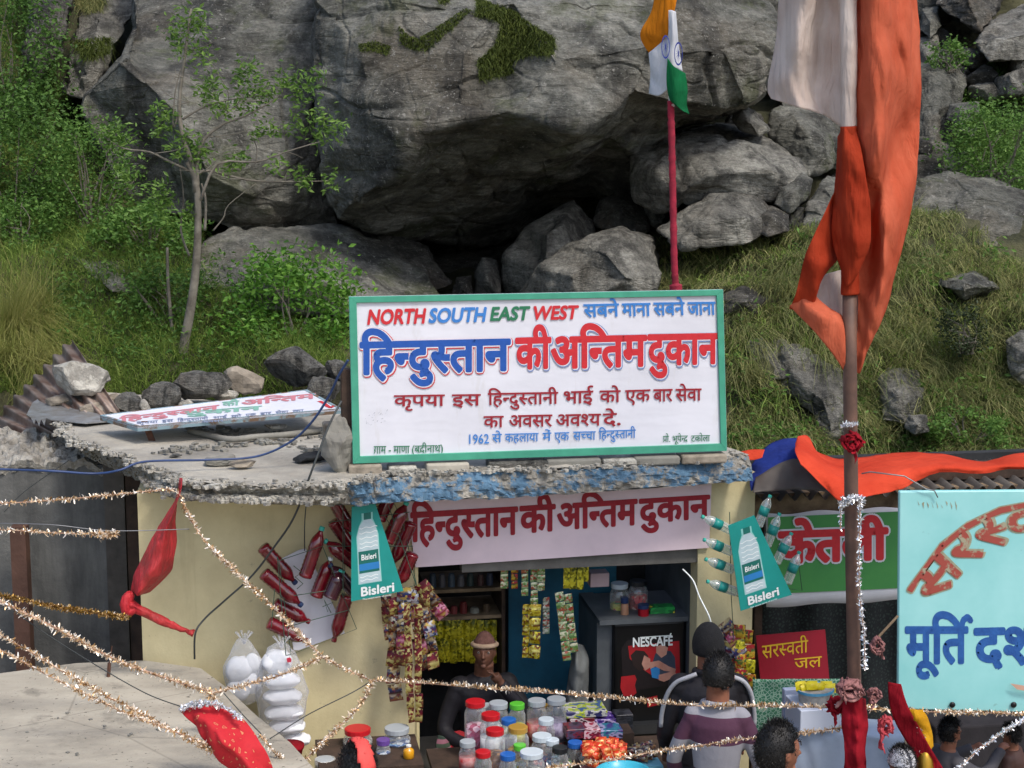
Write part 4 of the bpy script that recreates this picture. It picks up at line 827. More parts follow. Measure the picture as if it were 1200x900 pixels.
for k, (px, py, r, lab) in enumerate(((257, 545, .14, 'flat grey stone lying at the front of the roof below the fallen sign'), (362, 541, .13, 'thin dark slate on the roof left of the concrete lump'), (228, 521, .035, 'pebble alone on the open roof before the fallen sign'), (205, 536, .05, 'mossy little stone on the roof above the blue cable'), (322, 503, .09, 'small pale stone resting on the grey pipe'), (285, 548, .1, 'pinkish flat stone beside the flat grey one at the roof front'))):
    blob_rock('stone', atZ(px, py, ZT+(.04 if 'pipe' in lab else 0)), (r, r*.6, r*.3), [M_CONG, M_DARK, M_CONG, M_STONE, M_CRUMB, M_BRICK][k], lab, 90+k, .2, 3)
# corrugated sheet
M_CORR = pm('rusty_corrugated', '9a8d83', '6b5346', sc=5, rough=.55, metal=.3, bump=.2)
A, B, Cc = at(0, 502, 13.2), at(140, 470, 12.7), at(82, 398, 13.9); D_ = A+(Cc-B)*.35
ux = (Cc-B); vx = (A-B); nn = ux.cross(vx).normalized(); m = MB(); V = []; nu = 96
quad = [at(-20, 506, 13.2), at(84, 398, 13.9), at(140, 482, 12.6), at(40, 520, 12.6)]
for i in range(nu+1):
    t = i/nu; a_ = quad[0].lerp(quad[1], t); b_ = quad[3].lerp(quad[2], t)
    # ridges run down the sheet
    w_ = math.sin(t*math.pi*2*9)*.028
    V += [a_+nn*w_, a_.lerp(b_, .5)+nn*w_, b_+nn*w_]
F = [(i*3+j, i*3+j+1, i*3+j+4, i*3+j+3) for i in range(nu) for j in range(2)]
cs = free(MB().add(V, F).build('corrugated_sheet', M_CORR, smooth=True)); props(cs, 'rusty grey corrugated iron sheet propped up left of the stone row', 'metal sheet'); cs.modifiers.new('t', 'SOLIDIFY').thickness = .003
pts = [(31, 478), (45, 463)]+[(52, 470), (60, 478)]+[(53+(k % 2)*-4-k*2.2, 484+(k % 2)*4) for k in range(7)]
sp = [atZ(x, y, ZT+.03+(.02 if y < 470 else 0)) for x, y in ((31, 486), (38, 472), (46, 466), (58, 470), (90, 480), (140, 489), (150, 492), (100, 496), (60, 492), (54, 490), (52, 498), (48, 491), (46, 499), (42, 491), (40, 497), (36, 489))]
props(free(MB().slab(sp, (0, 0, -.006)).build('metal_sheet', pm('crumpled_tin', 'a9adb0', '8a8580', sc=9, rough=.4, metal=.6, bump=.5))), 'crumpled tin sheet with a toothed edge sticking out under the stones at the roof corner', 'metal sheet')

# ================= left neighbouring wall =================
lw = thing('concrete_wall', 'dark grey cement wall with rubble on top, left of the yellow shop', 'wall', Vector((-4, 11.9, 0)), 0)
nE = N('dark_cement'); c_ = nE.ramp(nE.noise(1.6, 8, .7), [(.3, '4a4a49'), (.7, '7a7a76')]); c_ = nE.mix(nE.math('MULTIPLY', nE.ramp(nE.noise(4, 6, .7, nE.vec((1, 1, .15))), [(.45, 0), (.65, 1)]), .6), c_, '3a3b3a'); nE.col(c_); nE.set(Roughness=.9); nE.bump(nE.noise(12, 7, .7), .5, .02); M_CEM = nE.m
ZL = atZ(60, 545, 0).z
YW = 12.0; zt = at(50, 545, YW).z; x0 = at(-400, 600, YW).x; x1 = at(124, 600, YW).x
MB().box(x0, x1, YW, YW+.2, 0, zt, Matrix.Identity(4)).build('wall_face', M_CEM, lw)
x2 = at(166, 600, YW).x
for k in range(4):
    xa = x1+(x2-x1+.35)*k/4; MB().box(xa+.004, xa+(x2-x1+.35)/4-.004, YW-.05+.01*(k % 2), YW+.0, 0, 2.34, Matrix.Identity(4)).build('plank', M_DWOOD if k % 2 else pm('grey_plank', '55504a', '3b3733', sc=6, bump=.5), lw)
V = []; nx_, ny_ = 70, 16
PX = np.linspace(-120, 135, nx_)
for i, px in enumerate(PX):
    eb = 548 if px < 100 else 548-(px-100)*1.2; et = 503 if px < 70 else 503+(px-70)*.25
    for j in range(ny_):
        t = j/(ny_-1); c = at(px, eb, YW-.03).lerp(at(px, et, YW+.75), t); c.z = (zt+.02)*(1-t)+at(px, et, YW+.75).z*t
        c = c+Vector((0, 0, 1))*.05*mn.fractal(c*7, .7, 2.2, 4)+Vector((0, -.03, .03))*mn.cell(c*22)*.6; V.append(c)
    V.append(V[-ny_]+Vector((0, .02, -.06)))
k = ny_+1; F = [(i*k+j, i*k+j+1, (i+1)*k+j+1, (i+1)*k+j) for i in range(nx_-1) for j in range(ny_-1)]+[(i*k, (i+1)*k, (i+1)*k+ny_, i*k+ny_) for i in range(nx_-1)]
MB().add(V, F).build('rubble_top', M_CRUMB if 0 else pm('broken_concrete', 'aaa69c', '7a766e', sc=10, rough=.95, bump=.9, bd=.03), lw)
props(free(MB().box(at(15, 700, YW-.3).x, at(33, 700, YW-.3).x, YW-.3, YW-.2, 0, at(24, 618, YW-.3).z, Matrix.Identity(4)).build('wooden_post', pm('brown_post', '5d4338', '453028', sc=5, bump=.4))), 'brown square post in front of the dark cement wall', 'post')
ob = props(free(MB().tube([at(184, 700, 11.2), at(187, 790, 11.2)], .022, 8).build('bamboo_pole', M_DWOOD, smooth=True)), 'thin brown pole leaning on the left end of the yellow wall', 'pole')
# foreground low roof slab
ZS = 1.3
tp_ = [(-200, 800), (0, 789), (90, 777), (170, 774), (235, 783), (262, 803), (272, 812), (300, 838), (340, 870), (372, 905), (400, 960), (420, 1150), (-300, 1150)]
P = [atZ(x, y, ZS) for x, y in tp_]
nP = 40; V = []
ls_ = thing('low_roof', 'sandy grey flat concrete roof in the left foreground', 'roof', Vector((-2.5, 9, 0)), 0)
bm = bmesh.new(); vs = [bm.verts.new(p) for p in P]; fc = bm.faces.new(vs); r = bmesh.ops.extrude_face_region(bm, geom=[fc])
for v in r['geom']:
    if isinstance(v, bmesh.types.BMVert): v.co.z -= .14
bm.normal_update(); me = bpy.data.meshes.new('slab'); bm.transform(wm(ls_).inverted()); bm.to_mesh(me); bm.free()
nS = N('sandy_screed'); c_ = nS.ramp(nS.noise(1.3, 8, .6, nS.vec((1, 2, 1))), [(.3, '857f73'), (.5, 'a39c8d'), (.7, 'b6af9f')]); c_ = nS.mix(nS.math('MULTIPLY', nS.ramp(nS.noise(3, 6, .7), [(.55, 0), (.66, 1)]), .6), c_, '6a655b'); c_ = nS.mix(nS.ramp(nS.noise(38, 3, .6), [(.66, 0), (.69, 1)]), c_, '5a554c'); vC = nS.n('TexVoronoi', feature='DISTANCE_TO_EDGE'); vC.inputs['Scale'].default_value = .8; nS.l(nS.vec((1, 1, 1)), vC.inputs['Vector']); nS.col(nS.mix(nS.ramp(vC.outputs['Distance'], [(0, .35), (.008, 0)]), c_, '4a463e')); nS.set(Roughness=.95); nS.bump(nS.noise(16, 8, .7), .7, .015)
me.materials.append(nS.m); so_ = bpy.data.objects.new('slab', me); C.objects.link(so_); so_.parent = ls_; WM[so_.name] = wm(ls_)
MB().box(-4.6, at(235, 800, 10.2).x-.05, 9.2, 10.3, 0, ZS-.15, Matrix.Identity(4)).build('wall', M_CEM, ls_)
chips('slab_grit', [atZ(x, y, ZS+.003) for x, y in ((10, 870), (90, 830), (160, 800), (60, 890), (200, 850), (120, 880), (20, 830), (250, 880))], 16, .004, .014, M_CONG, ls_, kind='stuff')
a_ = atZ(127, 793, ZS)
props(free(MB().tube([a_, a_+Vector((.01, 0, .09))], .012, 6).tube([a_+Vector((.01, 0, .09)), a_+Vector((.03, 0, .2))], .004, 5).build('rebar_stub', M_RUST)), 'rusty reinforcing bar stub sticking out of the low foreground roof', 'rod')
# ================= bottles, racks and water signs =================
M_REDB = pm('red_syrup_bottle', '801022', '4a0812', sc=9, rough=.14, bump=0, spec=.7, coat=.6)
M_CLB = clear_plastic('clear_bottle', (.9, .97, .95), .34, .08)
M_TEAL = pm('teal_print', '23938c', '1f867f', sc=3, rough=.35, bump=.03)
M_TCAP = pm('teal_cap', '3fb5a5', sc=5, rough=.35, bump=0)
M_NCAP = pm('navy_cap', '22365f', sc=5, rough=.35, bump=0)
M_WIRE = pm('green_wire', '3d5a4a', '2f4438', sc=5, rough=.5, bump=0)
M_WHP = pm('white_print', 'e6ecec', 'dde4e4', sc=3, rough=.4, bump=0)
M_BLP = pm('blue_print', '2f7fc0', '2a70ad', sc=5, rough=.4, bump=0)
def bottle(name, pb, pc, r, body, cap, label, cat='bottle', group=None, band=None, cols=None):
    """pb foot, pc cap end, both in space"""
    pb, pc = Vector(pb), Vector(pc); t = thing(name, label, cat, pb, 0, group)
    prof = [(0, r*.55), (.015, r*.88), (.05, r), (.07, r*.97)]
    for k in range(12): prof += [(.09+.043*k, r*(1.0 if k % 2 else .93))]
    prof += [(.62, r*.98), (.68, r*1.0), (.76, r*.86), (.84, r*.55), (.89, r*.34), (.94, r*.30)]
    MB().lathe(pb, pc, prof, 14).build('body', body, t, True)
    MB().lathe(pb, pc, [(.92, r*.36), (.925, r*.40), (.99, r*.40), (1.0, r*.34)], 12).build('cap', cap, t, False)
    if band: MB().lathe(pb, pc, [(.36, r*.9), (.36, r*1.03), (.62, r*1.03), (.62, r*.9)], 14).build('wrapper', band, t, True)
    return t
yl = -.16
RB = [((447, 556), (430, 600), 'steepest red syrup bottle at the top centre above the left teal water sign', M_TCAP), ((444, 610), (466, 563), 'red syrup bottle with teal cap just right of the topmost one', M_TCAP),
      ((453, 636), (477, 588), 'red syrup bottle with teal cap and a green twist tie on its middle', M_TCAP), ((482, 612), (459, 664), 'cap-down red syrup bottle touching the left end of the pink banner', M_TCAP),
      ((484, 648), (466, 688), 'lowest red syrup bottle on the right side of the left teal sign', M_TCAP), ((386, 578), (414, 626), 'upper left red syrup bottle of the left teal sign, foot pointing up', M_TCAP),
      ((390, 610), (420, 652), 'red syrup bottle second from the top on the left side of the teal sign', M_TCAP), ((420, 664), (380, 633), 'red syrup bottle whose teal cap points left at the teal sign', M_TCAP),
      ((357, 677), (378, 617), 'upright red syrup bottle with teal cap leaning over the white panel', M_TCAP), ((370, 700), (388, 653), 'short red syrup bottle with white cap beside the upright one', M_WHP),
      ((416, 694), (386, 661), 'dark syrup bottle with blue cap half behind the left teal sign', M_NCAP), ((386, 701), (401, 668), 'squat dark red bottle under the blue capped one', M_TCAP),
      ((407, 697), (391, 752), 'cap-down red bottle below the lower left corner of the teal sign', M_REDB), ((307, 640), (347, 684), 'topmost of the four red bottles left of the white panel', M_NCAP),
      ((308, 671), (354, 710), 'second from the top of the four red bottles left of the white panel', M_NCAP), ((321, 707), (363, 729), 'third from the top of the four red bottles left of the white panel', M_REDB),
      ((314, 729), (362, 752), 'lowest of the four red bottles left of the white panel', M_REDB)]
for k, (a_, b_, lab, cp) in enumerate(RB):
    y_ = yl-.05*(k % 3)+(.03 if 5 <= k <= 8 else 0)
    if 'dark' in lab: body = pm('dark_syrup_bottle', '3b0c1c', '24101c', sc=7, rough=.2, bump=0, spec=.6, coat=.5)
    else: body = M_REDB
    bottle('syrup_bottle', fac(*a_, y_), fac(*b_, y_+.02), .046 if k != 11 else .054, body, cp, lab, group='red syrup bottles on the wire racks')
def rack(label, loops, y, bars=()):
    t = thing('wire_rack', label, 'wire rack', fac(*loops[0][0], y), 0)
    for L in loops:
        p = [fac(x, y_, y+dy) for x, y_, dy in L]
        MB().tube(p, .0035, 5).build('wire', M_WIRE, t)
    return t
def R3(l, dy=0): return [(p[0], p[1], dy) for p in l]
def rackp(label, loops, y):
    t = thing('wire_rack', label, 'wire rack', fac(loops[0][0][0], loops[0][0][1], y), 0)
    for L, dy in loops: MB().tube([fac(x, y_, y+dy) for x, y_ in L], .003, 5).build('wire', M_WIRE, t)
    return t
def rk(label, loops, y):
    t = thing('wire_rack', label, 'wire rack', fac(*loops[0][0][0], y), 0)
    for L, dy in loops: MB().tube([fac(q[0], q[1], y+dy) for q in L], .003, 5).build('wire', M_WIRE, t)
    return t
rk('green wire rack holding red bottles over the white panel', [([(327, 657), (341, 767), (418, 737), (378, 640), (327, 657)], -.14), ([(327, 657), (325, 652), (335, 768)], -.22), ([(335, 768), (341, 767)], -.2), ([(330, 700), (398, 690)], -.14), ([(335, 735), (408, 715)], -.14), ([(322, 690), (318, 735)], -.2), ([(344, 663), (354, 671), (346, 676), (355, 684), (348, 690)], -.2), ([(378, 711), (390, 706), (384, 717), (380, 703), (388, 718)], -.16)], yl+.02)
rk('green wire rack fanned behind the left teal water sign', [([(404, 700), (404, 600), (462, 590), (472, 612), (488, 685), (475, 690)], -.05), ([(402, 585), (402, 700)], -.16), ([(455, 592), (488, 686)], -.14), ([(385, 612), (480, 600)], -.14), ([(383, 640), (484, 640)], -.14), ([(450, 604), (458, 616), (464, 606), (458, 622), (466, 626)], -.19)], yl+.02)
# white panel behind the rack
wp = lambda px, py, off=0: fac(px, py, -.05-off)
ob = MB().slab([wp(330, 655), (wp(350, 645)), (wp(358, 643)), wp(398, 725), wp(404, 742), wp(350, 762), wp(344, 762)], FN*-.012).build('blank_board', M_WHITE)
props(free(ob), 'plain white tilted board on the yellow wall behind the red bottles', 'board')
def flap(name, px, hit, off, mat, parent): return flat(name, px, hit, off, mat, parent)
M_GLOW = pm('pale_teal_print', '8fcfc8', sc=3, rough=.4, bump=0); M_GREY = pm('bottle_print_grey', 'b9cdd2', 'a8bec6', sc=14, rough=.4, bump=0); M_DGR = pm('deep_green_print', '1f6a62', sc=4, rough=.4, bump=0)
def water_sign(label, corners, y, T):
    """T maps sign coordinates (u across, v down, unit = px) to picture px"""
    h = lambda px, py, off=0: fac(px, py, y-off)
    t = thing('water_sign', label, 'sign', h(*corners[3]))
    MB().slab([h(*c) for c in corners], -FN*.008).build('panel', M_TEAL, t)
    def poly(nm, pts, off, mat): flat(nm, [T(*p) for p in pts], h, off, mat, t)
    B = lambda s, x0=0, y0=0: [(15-3*s+x0, 10-s), (22+3*s, 10-s), (22+3*s, 17), (26.5+s, 23), (30+1.3*s, 36), (31+1.3*s, 60), (33+1.3*s, 92+s), (8-1.3*s, 92+s), (7.5-1.3*s, 60), (6.5-1.2*s, 36), (9.5-s, 24), (15-3*s, 17)]
    poly('bottle_outline', B(1), .001, M_GLOW); poly('bottle_picture', B(.25), .002, M_GREY)
    poly('cap_picture', [(14.5, 9), (23, 9), (23, 17), (14.5, 17)], .003, M_DGR)
    poly('label_picture', [(7.5, 54), (30.5, 54), (31.8, 80), (8, 80)], .003, M_DGR); poly('label_picture', [(8.2, 69), (31.4, 69), (31.8, 77), (8.2, 77)], .0035, M_BLP)
    for v in (26, 32, 38, 44, 49, 84, 88):
        m = MB(); n = 8
        for k in range(n):
            u0, u1 = 9+21*k/n, 9+21*(k+1)/n; w0, w1 = .8*math.sin(k*1.6), .8*math.sin((k+1)*1.6)
            m.add([h(*T(u0, v+w0), .003), h(*T(u1, v+w1), .003), h(*T(u1, v+w1+1), .003), h(*T(u0, v+w0+1), .003)], [(0, 1, 2, 3)])
        m.build('wave_print', M_WHP, t)
    def lt(txt, u0, u1, v0, v1, bold, off=.0045):
        warp = lambda u, v: T(u0+(u1-u0)*u, v1+(v0-v1)*v)
        letters('lettering', txt, (0, 1, 0, 0, 1, 1), h, off, M_WHP, t, bold=bold, warp=warp, cap=.70)
    lt('Bisleri', 11, 28, 58, 64.5, .02); lt('Bisleri', 10, 48, 96.5, 107, .03); lt('The sweet taste of purity', 11, 45, 110, 111.8, .012)
    return t
def T1(u, v): return (411.5+u*1.0+(v*.02), 595+v*.985-u*.165)
water_sign('left teal water sign with a bottle picture, framed by red syrup bottles', [(412, 594), (439.5, 589), (473, 692.5), (411.5, 705)], yl-.26, T1)
def T2(u, v): return (856+u*.93+v*.115, 616+v*.90-u*.32)
water_sign('right teal water sign with a bottle picture, framed by clear water bottles', [(853.5, 616), (884, 604), (928, 697), (868, 716)], yl-.2, T2)
CB = [((858, 622), (822, 605), 'clear water bottle, uppermost of four left of the right teal sign'), ((858, 647), (824, 632), 'clear water bottle, second from the top left of the right teal sign'), ((860, 668), (826, 655), 'clear water bottle, third from the top left of the right teal sign'), ((864, 694), (828, 681), 'clear water bottle, lowest of four left of the right teal sign'),
      ((888, 617), (903, 580), 'clear water bottle, uppermost of four right of the right teal sign'), ((898, 640), (914, 601), 'clear water bottle, second from the top right of the right teal sign'), ((909, 660), (928, 624), 'clear water bottle, third from the top right of the right teal sign'), ((922, 684), (937, 646), 'clear water bottle, lowest of four right of the right teal sign')]
for a_, b_, lab in CB: bottle('water_bottle', fac(*a_, yl-.08), fac(*b_, yl-.08), .034, M_CLB, M_TCAP, lab, group='clear water bottles round the right teal sign', band=M_TEAL if 1 else None)
rk('thin wire rack fanned behind the right teal water sign', [([(855, 600), (857, 700), (860, 750)], -.03), ([(870, 610), (925, 690), (940, 692), (936, 660)], -.03), ([(840, 612), (862, 625)], -.03), ([(836, 687), (868, 700)], -.03)], yl-.02)

# ================= snack packets =================
def foil(name, cols, rough=.28):
    n = N(name); v = n.vec((1, 1, 1), src='Generated'); s = n.n('SeparateXYZ'); n.l(v, s.inputs[0])
    st = [(i/len(cols), c) for i, c in enumerate(cols)]; r = n.ramp(s.outputs[2], st); n.t.nodes[r.node.name].color_ramp.interpolation = 'CONSTANT' if 0 else 'LINEAR'
    vv = n.n('TexVoronoi'); vv.inputs['Scale'].default_value = 62; oi = n.n('ObjectInfo'); va = n.n('VectorMath', operation='ADD'); n.l(n.co.outputs['Object'], va.inputs[0]); cx_ = n.n('CombineXYZ'); n.l(n.math('MULTIPLY', oi.outputs['Random'], 7.3), cx_.inputs[0]); n.l(n.math('MULTIPLY', oi.outputs['Random'], 3.1), cx_.inputs[2]); n.l(cx_.outputs[0], va.inputs[1]); n.l(va.outputs[0], vv.inputs['Vector']); sc_ = n.n('SeparateColor'); n.l(vv.outputs['Color'], sc_.inputs[0])
    pic = n.ramp(sc_.outputs[0], [((i+.02)/len(cols), c) for i, c in enumerate(cols[::-1])]); pic.node.color_ramp.interpolation = 'CONSTANT'
    blot = n.ramp(n.noise(22, 2, .5, va.outputs[0]), [(.42, 0), (.5, 1)]); n.col(n.mix(n.math('MULTIPLY', blot, .85), r, pic)); n.set(Roughness=rough, Metallic=.35); n.bump(n.noise(40, 3), .6, .01); return n.m
F_MAR = foil('maroon_yellow_foil', ['6a1024', 'a89c58', 'c0b878', '6a1024', '4a0c1c']); F_GOLD = foil('gold_brown_foil', ['6a1828', '8a6030', 'b8b0a0', '3a1c14', '24345a', 'a09068'])
F_BLU = foil('blue_white_foil', ['1c2c5a', 'b0b4c0', '6a1828', '223260', 'b0984a']); F_PNK = foil('pink_foil', ['a03c64', 'b8a050', '7a2030', 'b87890', '54141f'])
F_YEL = foil('yellow_foil', ['a8a020', 'd8cc30', 'e0d840', 'a09818', '58601a']); F_GRN = foil('green_sachet', ['6f9a50', 'a8c090', 'b84838', '5a8a48', 'e0e0c0']); F_RED = foil('red_yellow_foil', ['a82028', 'c09a30', 'd0b440', '285a34', '981c24'])
F_SIL = foil('gold_tin_foil', ['c8b020', 'e8d840', '6a1820', 'e8e080', 'a89018'], .15); F_GRY = foil('grey_green_sachet', ['7a9078', 'c8ccc0', '5a7a60', 'b0b4a8', '8a3a30'])
PK = {}
def packet_mesh(w_, h_, mat, puff=.35):
    k = (w_, h_, mat.name)
    if k in PK: return PK[k]
    V = []; nx_, nz_ = 4, 6
    for s in (-1, 1):
        for i in range(nx_+1):
            for j in range(nz_+1):
                u, v = i/nx_, j/nz_; b = math.sin(math.pi*u)**.6*math.sin(math.pi*min(max((v-.08)/.84, 0), 1))**.7 if 0 < v < 1 and 0 < u < 1 else 0
                V.append(((u-.5)*w_, s*b*w_*puff*.5, (v-1)*h_))
    q = (nx_+1)*(nz_+1); F = []
    for i in range(nx_):
        for j in range(nz_):
            a = i*(nz_+1)+j; F += [(a, a+nz_+1, a+nz_+2, a+1), (q+a, q+a+1, q+a+nz_+2, q+a+nz_+1)]
    me = bpy.data.meshes.new('packet'); me.from_pydata(V, [], F); me.materials.append(mat); me.polygons.foreach_set('use_smooth', [True]*len(F)); PK[k] = me; return me
def strip(label, px, py0, n, wpx, hpx, mats, y, tilt=0, name='packet_strip', cat='snack packets', group=None, curve=0, puff=.35, part='packet'):
    k = 1/180; t = thing(name, label, cat, fac(px, py0, y), FA, group); x = px; z = py0; mats = mats if isinstance(mats, list) else [mats]
    for i in range(n):
        a_ = R(tilt+curve*i); me = packet_mesh(wpx*k, hpx*k, mats[i % len(mats)], puff)
        yaw = R(random.uniform(-18, 18)) if puff > .2 else R(random.uniform(-5, 5))
        g_ = 1 if puff < .2 else 5
        M = Matrix.Translation(fac(x, z, y-random.uniform(0, .004*g_))) @ Matrix.Rotation(FA, 4, 'Z') @ Matrix.Rotation(a_+R(random.uniform(-2, 2)*g_*.8), 4, 'Y') @ Matrix.Rotation(yaw*(2 if g_ > 1 else 1), 4, 'Z') @ Matrix.Diagonal((random.uniform(.9, 1.12), 1, random.uniform(.94, 1.06), 1))
        inst(me, part, t, M); x -= math.sin(a_)*hpx*.97; z += math.cos(a_)*hpx*.97
    return t
ys = -.2
SN = [('chunky strip of maroon and gold snack packets at the far left of the left bunch', 451, 692, 3, 15, 20, [F_GOLD, F_MAR, F_GOLD], -6), ('longest left strip of gold brown snack packets hanging down to the counter', 462, 700, 6, 15, 21, [F_MAR, F_GOLD, F_GOLD], 0), ('strip of blue and white snack packets in the middle of the left bunch', 474, 688, 5, 16, 19, [F_BLU, F_BLU, F_GOLD, F_PNK, F_MAR], 3),
      ('strip of pink and gold snack packets right of the blue ones', 487, 690, 5, 17, 20, [F_BLU, F_PNK, F_GOLD, F_PNK, F_GOLD], -4), ('short strip of red edged packets on the right side of the left bunch', 497, 692, 5, 15, 19, [F_MAR, F_GOLD, F_BLU, F_GOLD, F_MAR], -7),
      ('narrow strip of maroon packets with yellow windows, left of the twin pair', 477, 708, 8, 9, 18, F_MAR, -2), ('narrow strip of maroon packets with yellow windows, right of the twin pair', 489, 708, 8, 9, 18, F_MAR, -1), ('bunched snack packet curling over the top of the left bunch', 492, 683, 3, 18, 17, [F_MAR, F_GOLD, F_PNK], -35)]
for k, (lab, px, py, n, w_, h_, mt, tl) in enumerate(SN): strip(lab, px, py, n, w_, h_, mt, ys-.03*(k % 3)-(.1 if 'narrow' in lab else 0), tl, group='snack packets hanging left of the opening')
SN2 = [('left strip of bright snack packets hanging on the yellow pillar', 855, 735, 6, 15, 19, [F_GOLD, F_BLU, F_RED, F_YEL, F_RED, F_BLU], 0), ('middle strip of red and yellow snack packets on the yellow pillar', 867, 732, 7, 15, 18, [F_RED, F_YEL, F_RED], -2), ('right strip of red and yellow snack packets on the yellow pillar edge', 877, 738, 6, 13, 18, [F_RED, F_RED, F_YEL], -3), ('top bunch of brown and white snack packets on the yellow pillar', 848, 728, 3, 17, 16, [F_GOLD, F_PNK, F_BLU], -28)]
for k, (lab, px, py, n, w_, h_, mt, tl) in enumerate(SN2): strip(lab, px, py, n, w_, h_, mt, -.12-.04*(k % 2), tl, group='snack packets hanging on the pillar')
# sachet strips inside the opening
SA = [(591, 664, 3, 9, 9, F_GRN, 'leftmost short strip of green and red sachets under the beam'), (603, 664, 3, 9, 9, F_RED, 'second short strip of sachets under the beam'), (615, 664, 4, 9, 9, F_GRN, 'third strip of sachets under the beam, slightly longer'), (626, 664, 5, 9, 9.5, F_GRN, 'fourth strip of sachets under the beam, longest of the row'), (634, 664, 3, 10, 10, F_GRN, 'pale sachet strip at the right end of the short row'),
      (617, 708, 5, 9, 13, F_SIL, 'dull gold packet strip ending left of the shiny one'), (627, 708, 4, 15, 16.5, F_SIL, 'shiny yellow gold packet strip in the middle of the opening'), (640, 700, 5, 9, 9, F_GRY, 'greyish see-through sachet strip right of the shiny gold one'), (655, 694, 7, 10, 12, F_GRN, 'long green sachet strip before the blue wall, left of its twin'), (665, 696, 6, 10, 12, F_GRN, 'long green and red sachet strip before the blue wall, right of its twin'),
      (664, 664, 1, 8, 28, F_YEL, 'yellow packet hanging left in the row of four under the beam'), (672, 664, 1, 8, 28, F_YEL, 'yellow packet hanging second in the row of four under the beam'), (680, 664, 1, 8, 28, F_YEL, 'yellow packet hanging third in the row of four under the beam'), (687, 664, 1, 7, 20, F_YEL, 'shorter yellow packet hanging last in the row of four under the beam')]
for k, (px, py, n, w_, h_, mt, lab) in enumerate(SA): strip(lab, px, py, n, w_, h_, mt, .2+.02*(k % 2), 0 if k not in (8, 9) else -7, name='sachet_strip', cat='sachets', group='sachets hanging inside the opening', puff=.16 if mt is not F_SIL else .4, part='sachet')
# yellow packets in two rows on the back shelf
for r_, (y0, h_) in enumerate(((726, 26), (748, 30))):
    t = thing('packet_row', ('upper' if r_ == 0 else 'lower')+' row of yellow packets hanging behind the shopkeeper', 'snack packets', fac(540, y0, .75), FA)
    for k in range(10):
        inst(packet_mesh(8.5/165, h_/165, F_YEL, .5), 'packet', t, Matrix.Translation(fac(508+k*7.8, y0+random.uniform(-1, 1), .75)) @ Matrix.Rotation(FA+R(random.uniform(-25, 25)), 4, 'Z'))

# ================= plastic bags of cotton packs =================
M_BAG = clear_plastic('thin_plastic_bag', (.95, .96, .98), .22, .22, .9); M_COT = pm('white_cotton', 'e4e6ea', 'd2d5da', sc=6, rough=.9, bump=.3)
def sack(label, cx, cy, rx, ry, y, packs):
    t = thing('plastic_bag', label, 'bag', fac(cx, cy+ry, y), FA); k = 1/180
    m = MB(); c = fac(cx, cy, y); Mx = Matrix.Rotation(FA, 3, 'Z'); m.ell(c, (rx*k, rx*k*.6, ry*k), Mx, 20, 16); V = []
    for v in m.v:
        d = v-c; f = 1+.10*mn.noise(v*9)+.05*mn.noise(v*25); top = max(0, d.z/(ry*k)); d = Vector((d.x*f*(1-.42*top**3)+.02*top*mn.noise(v*14), d.y*f*(1-.4*top**3), d.z*(1+.06*mn.noise(v*12)))); V.append(c+d*(1+.05*mn.ridged_multi_fractal(v*10, 1, 2, 3, 1, 2)))
    m.v = V; m.build('film', M_BAG, t, True)
    for (px, py, w_, h_) in packs:
        q = MB().ell((0, 0, 0), (1, 1, 1), None, 28, 14); p0_ = fac(px, py, y); V = []
        for v in q.v:      # pillow with pinched corners
            a = math.atan2(v.y, v.x); sq = 1/max(abs(math.cos(a)), abs(math.sin(a)))**.7; z_ = v.z*(1-.75*max(0, (math.hypot(v.x, v.y)*sq-.75))); w__ = p0_+UX*(v.x*sq*w_*k*.46)-FN*(v.y*sq*w_*k*.3)+Vector((0, 0, z_*h_*k*.52))
            V.append(w__+Vector((1, 1, 1))*.009*mn.fractal(w__*16, 1, 2, 2))
        q.v = V; q.build('pack', M_COT, t, True)
    for (px, py) in (((cx+rx*.3, cy-ry*.62),) if rx > 25 else ()):
        flat('print', [(px-3, py-2), (px+1, py-3.4), (px+3, py-1), (px+2.5, py+2.4), (px-2, py+2.8)], lambda a, b, o=0: fac(a, b, y-rx*k*.45-o), .01, pm('red_print', 'c03048', sc=4), t)
    m2 = MB(); top = fac(cx, cy-ry*.86, y)
    for a in range(7): m2.tube([top, top+Vector((math.cos(a)*.02, math.sin(a)*.02, .03)), top+Vector((math.cos(a)*.055, math.sin(a)*.04, .075))], [.010, .004, .009], 5)
    m2.build('knot', M_BAG, t, True)
    return t
sack('round tied plastic bag of white packs hanging on the yellow wall', 286, 788, 22, 40, -.22, [(280, 784, 34, 30), (293, 800, 30, 26), (279, 808, 32, 26), (296, 778, 24, 24)])
sack('long clear plastic bag holding a stack of white pillow shaped packs', 330, 812, 29, 62, -.26, [(325, 775, 40, 28), (330, 797, 48, 19), (331, 816, 50, 18), (333, 834, 50, 18), (336, 851, 48, 17), (346, 867, 40, 16)])

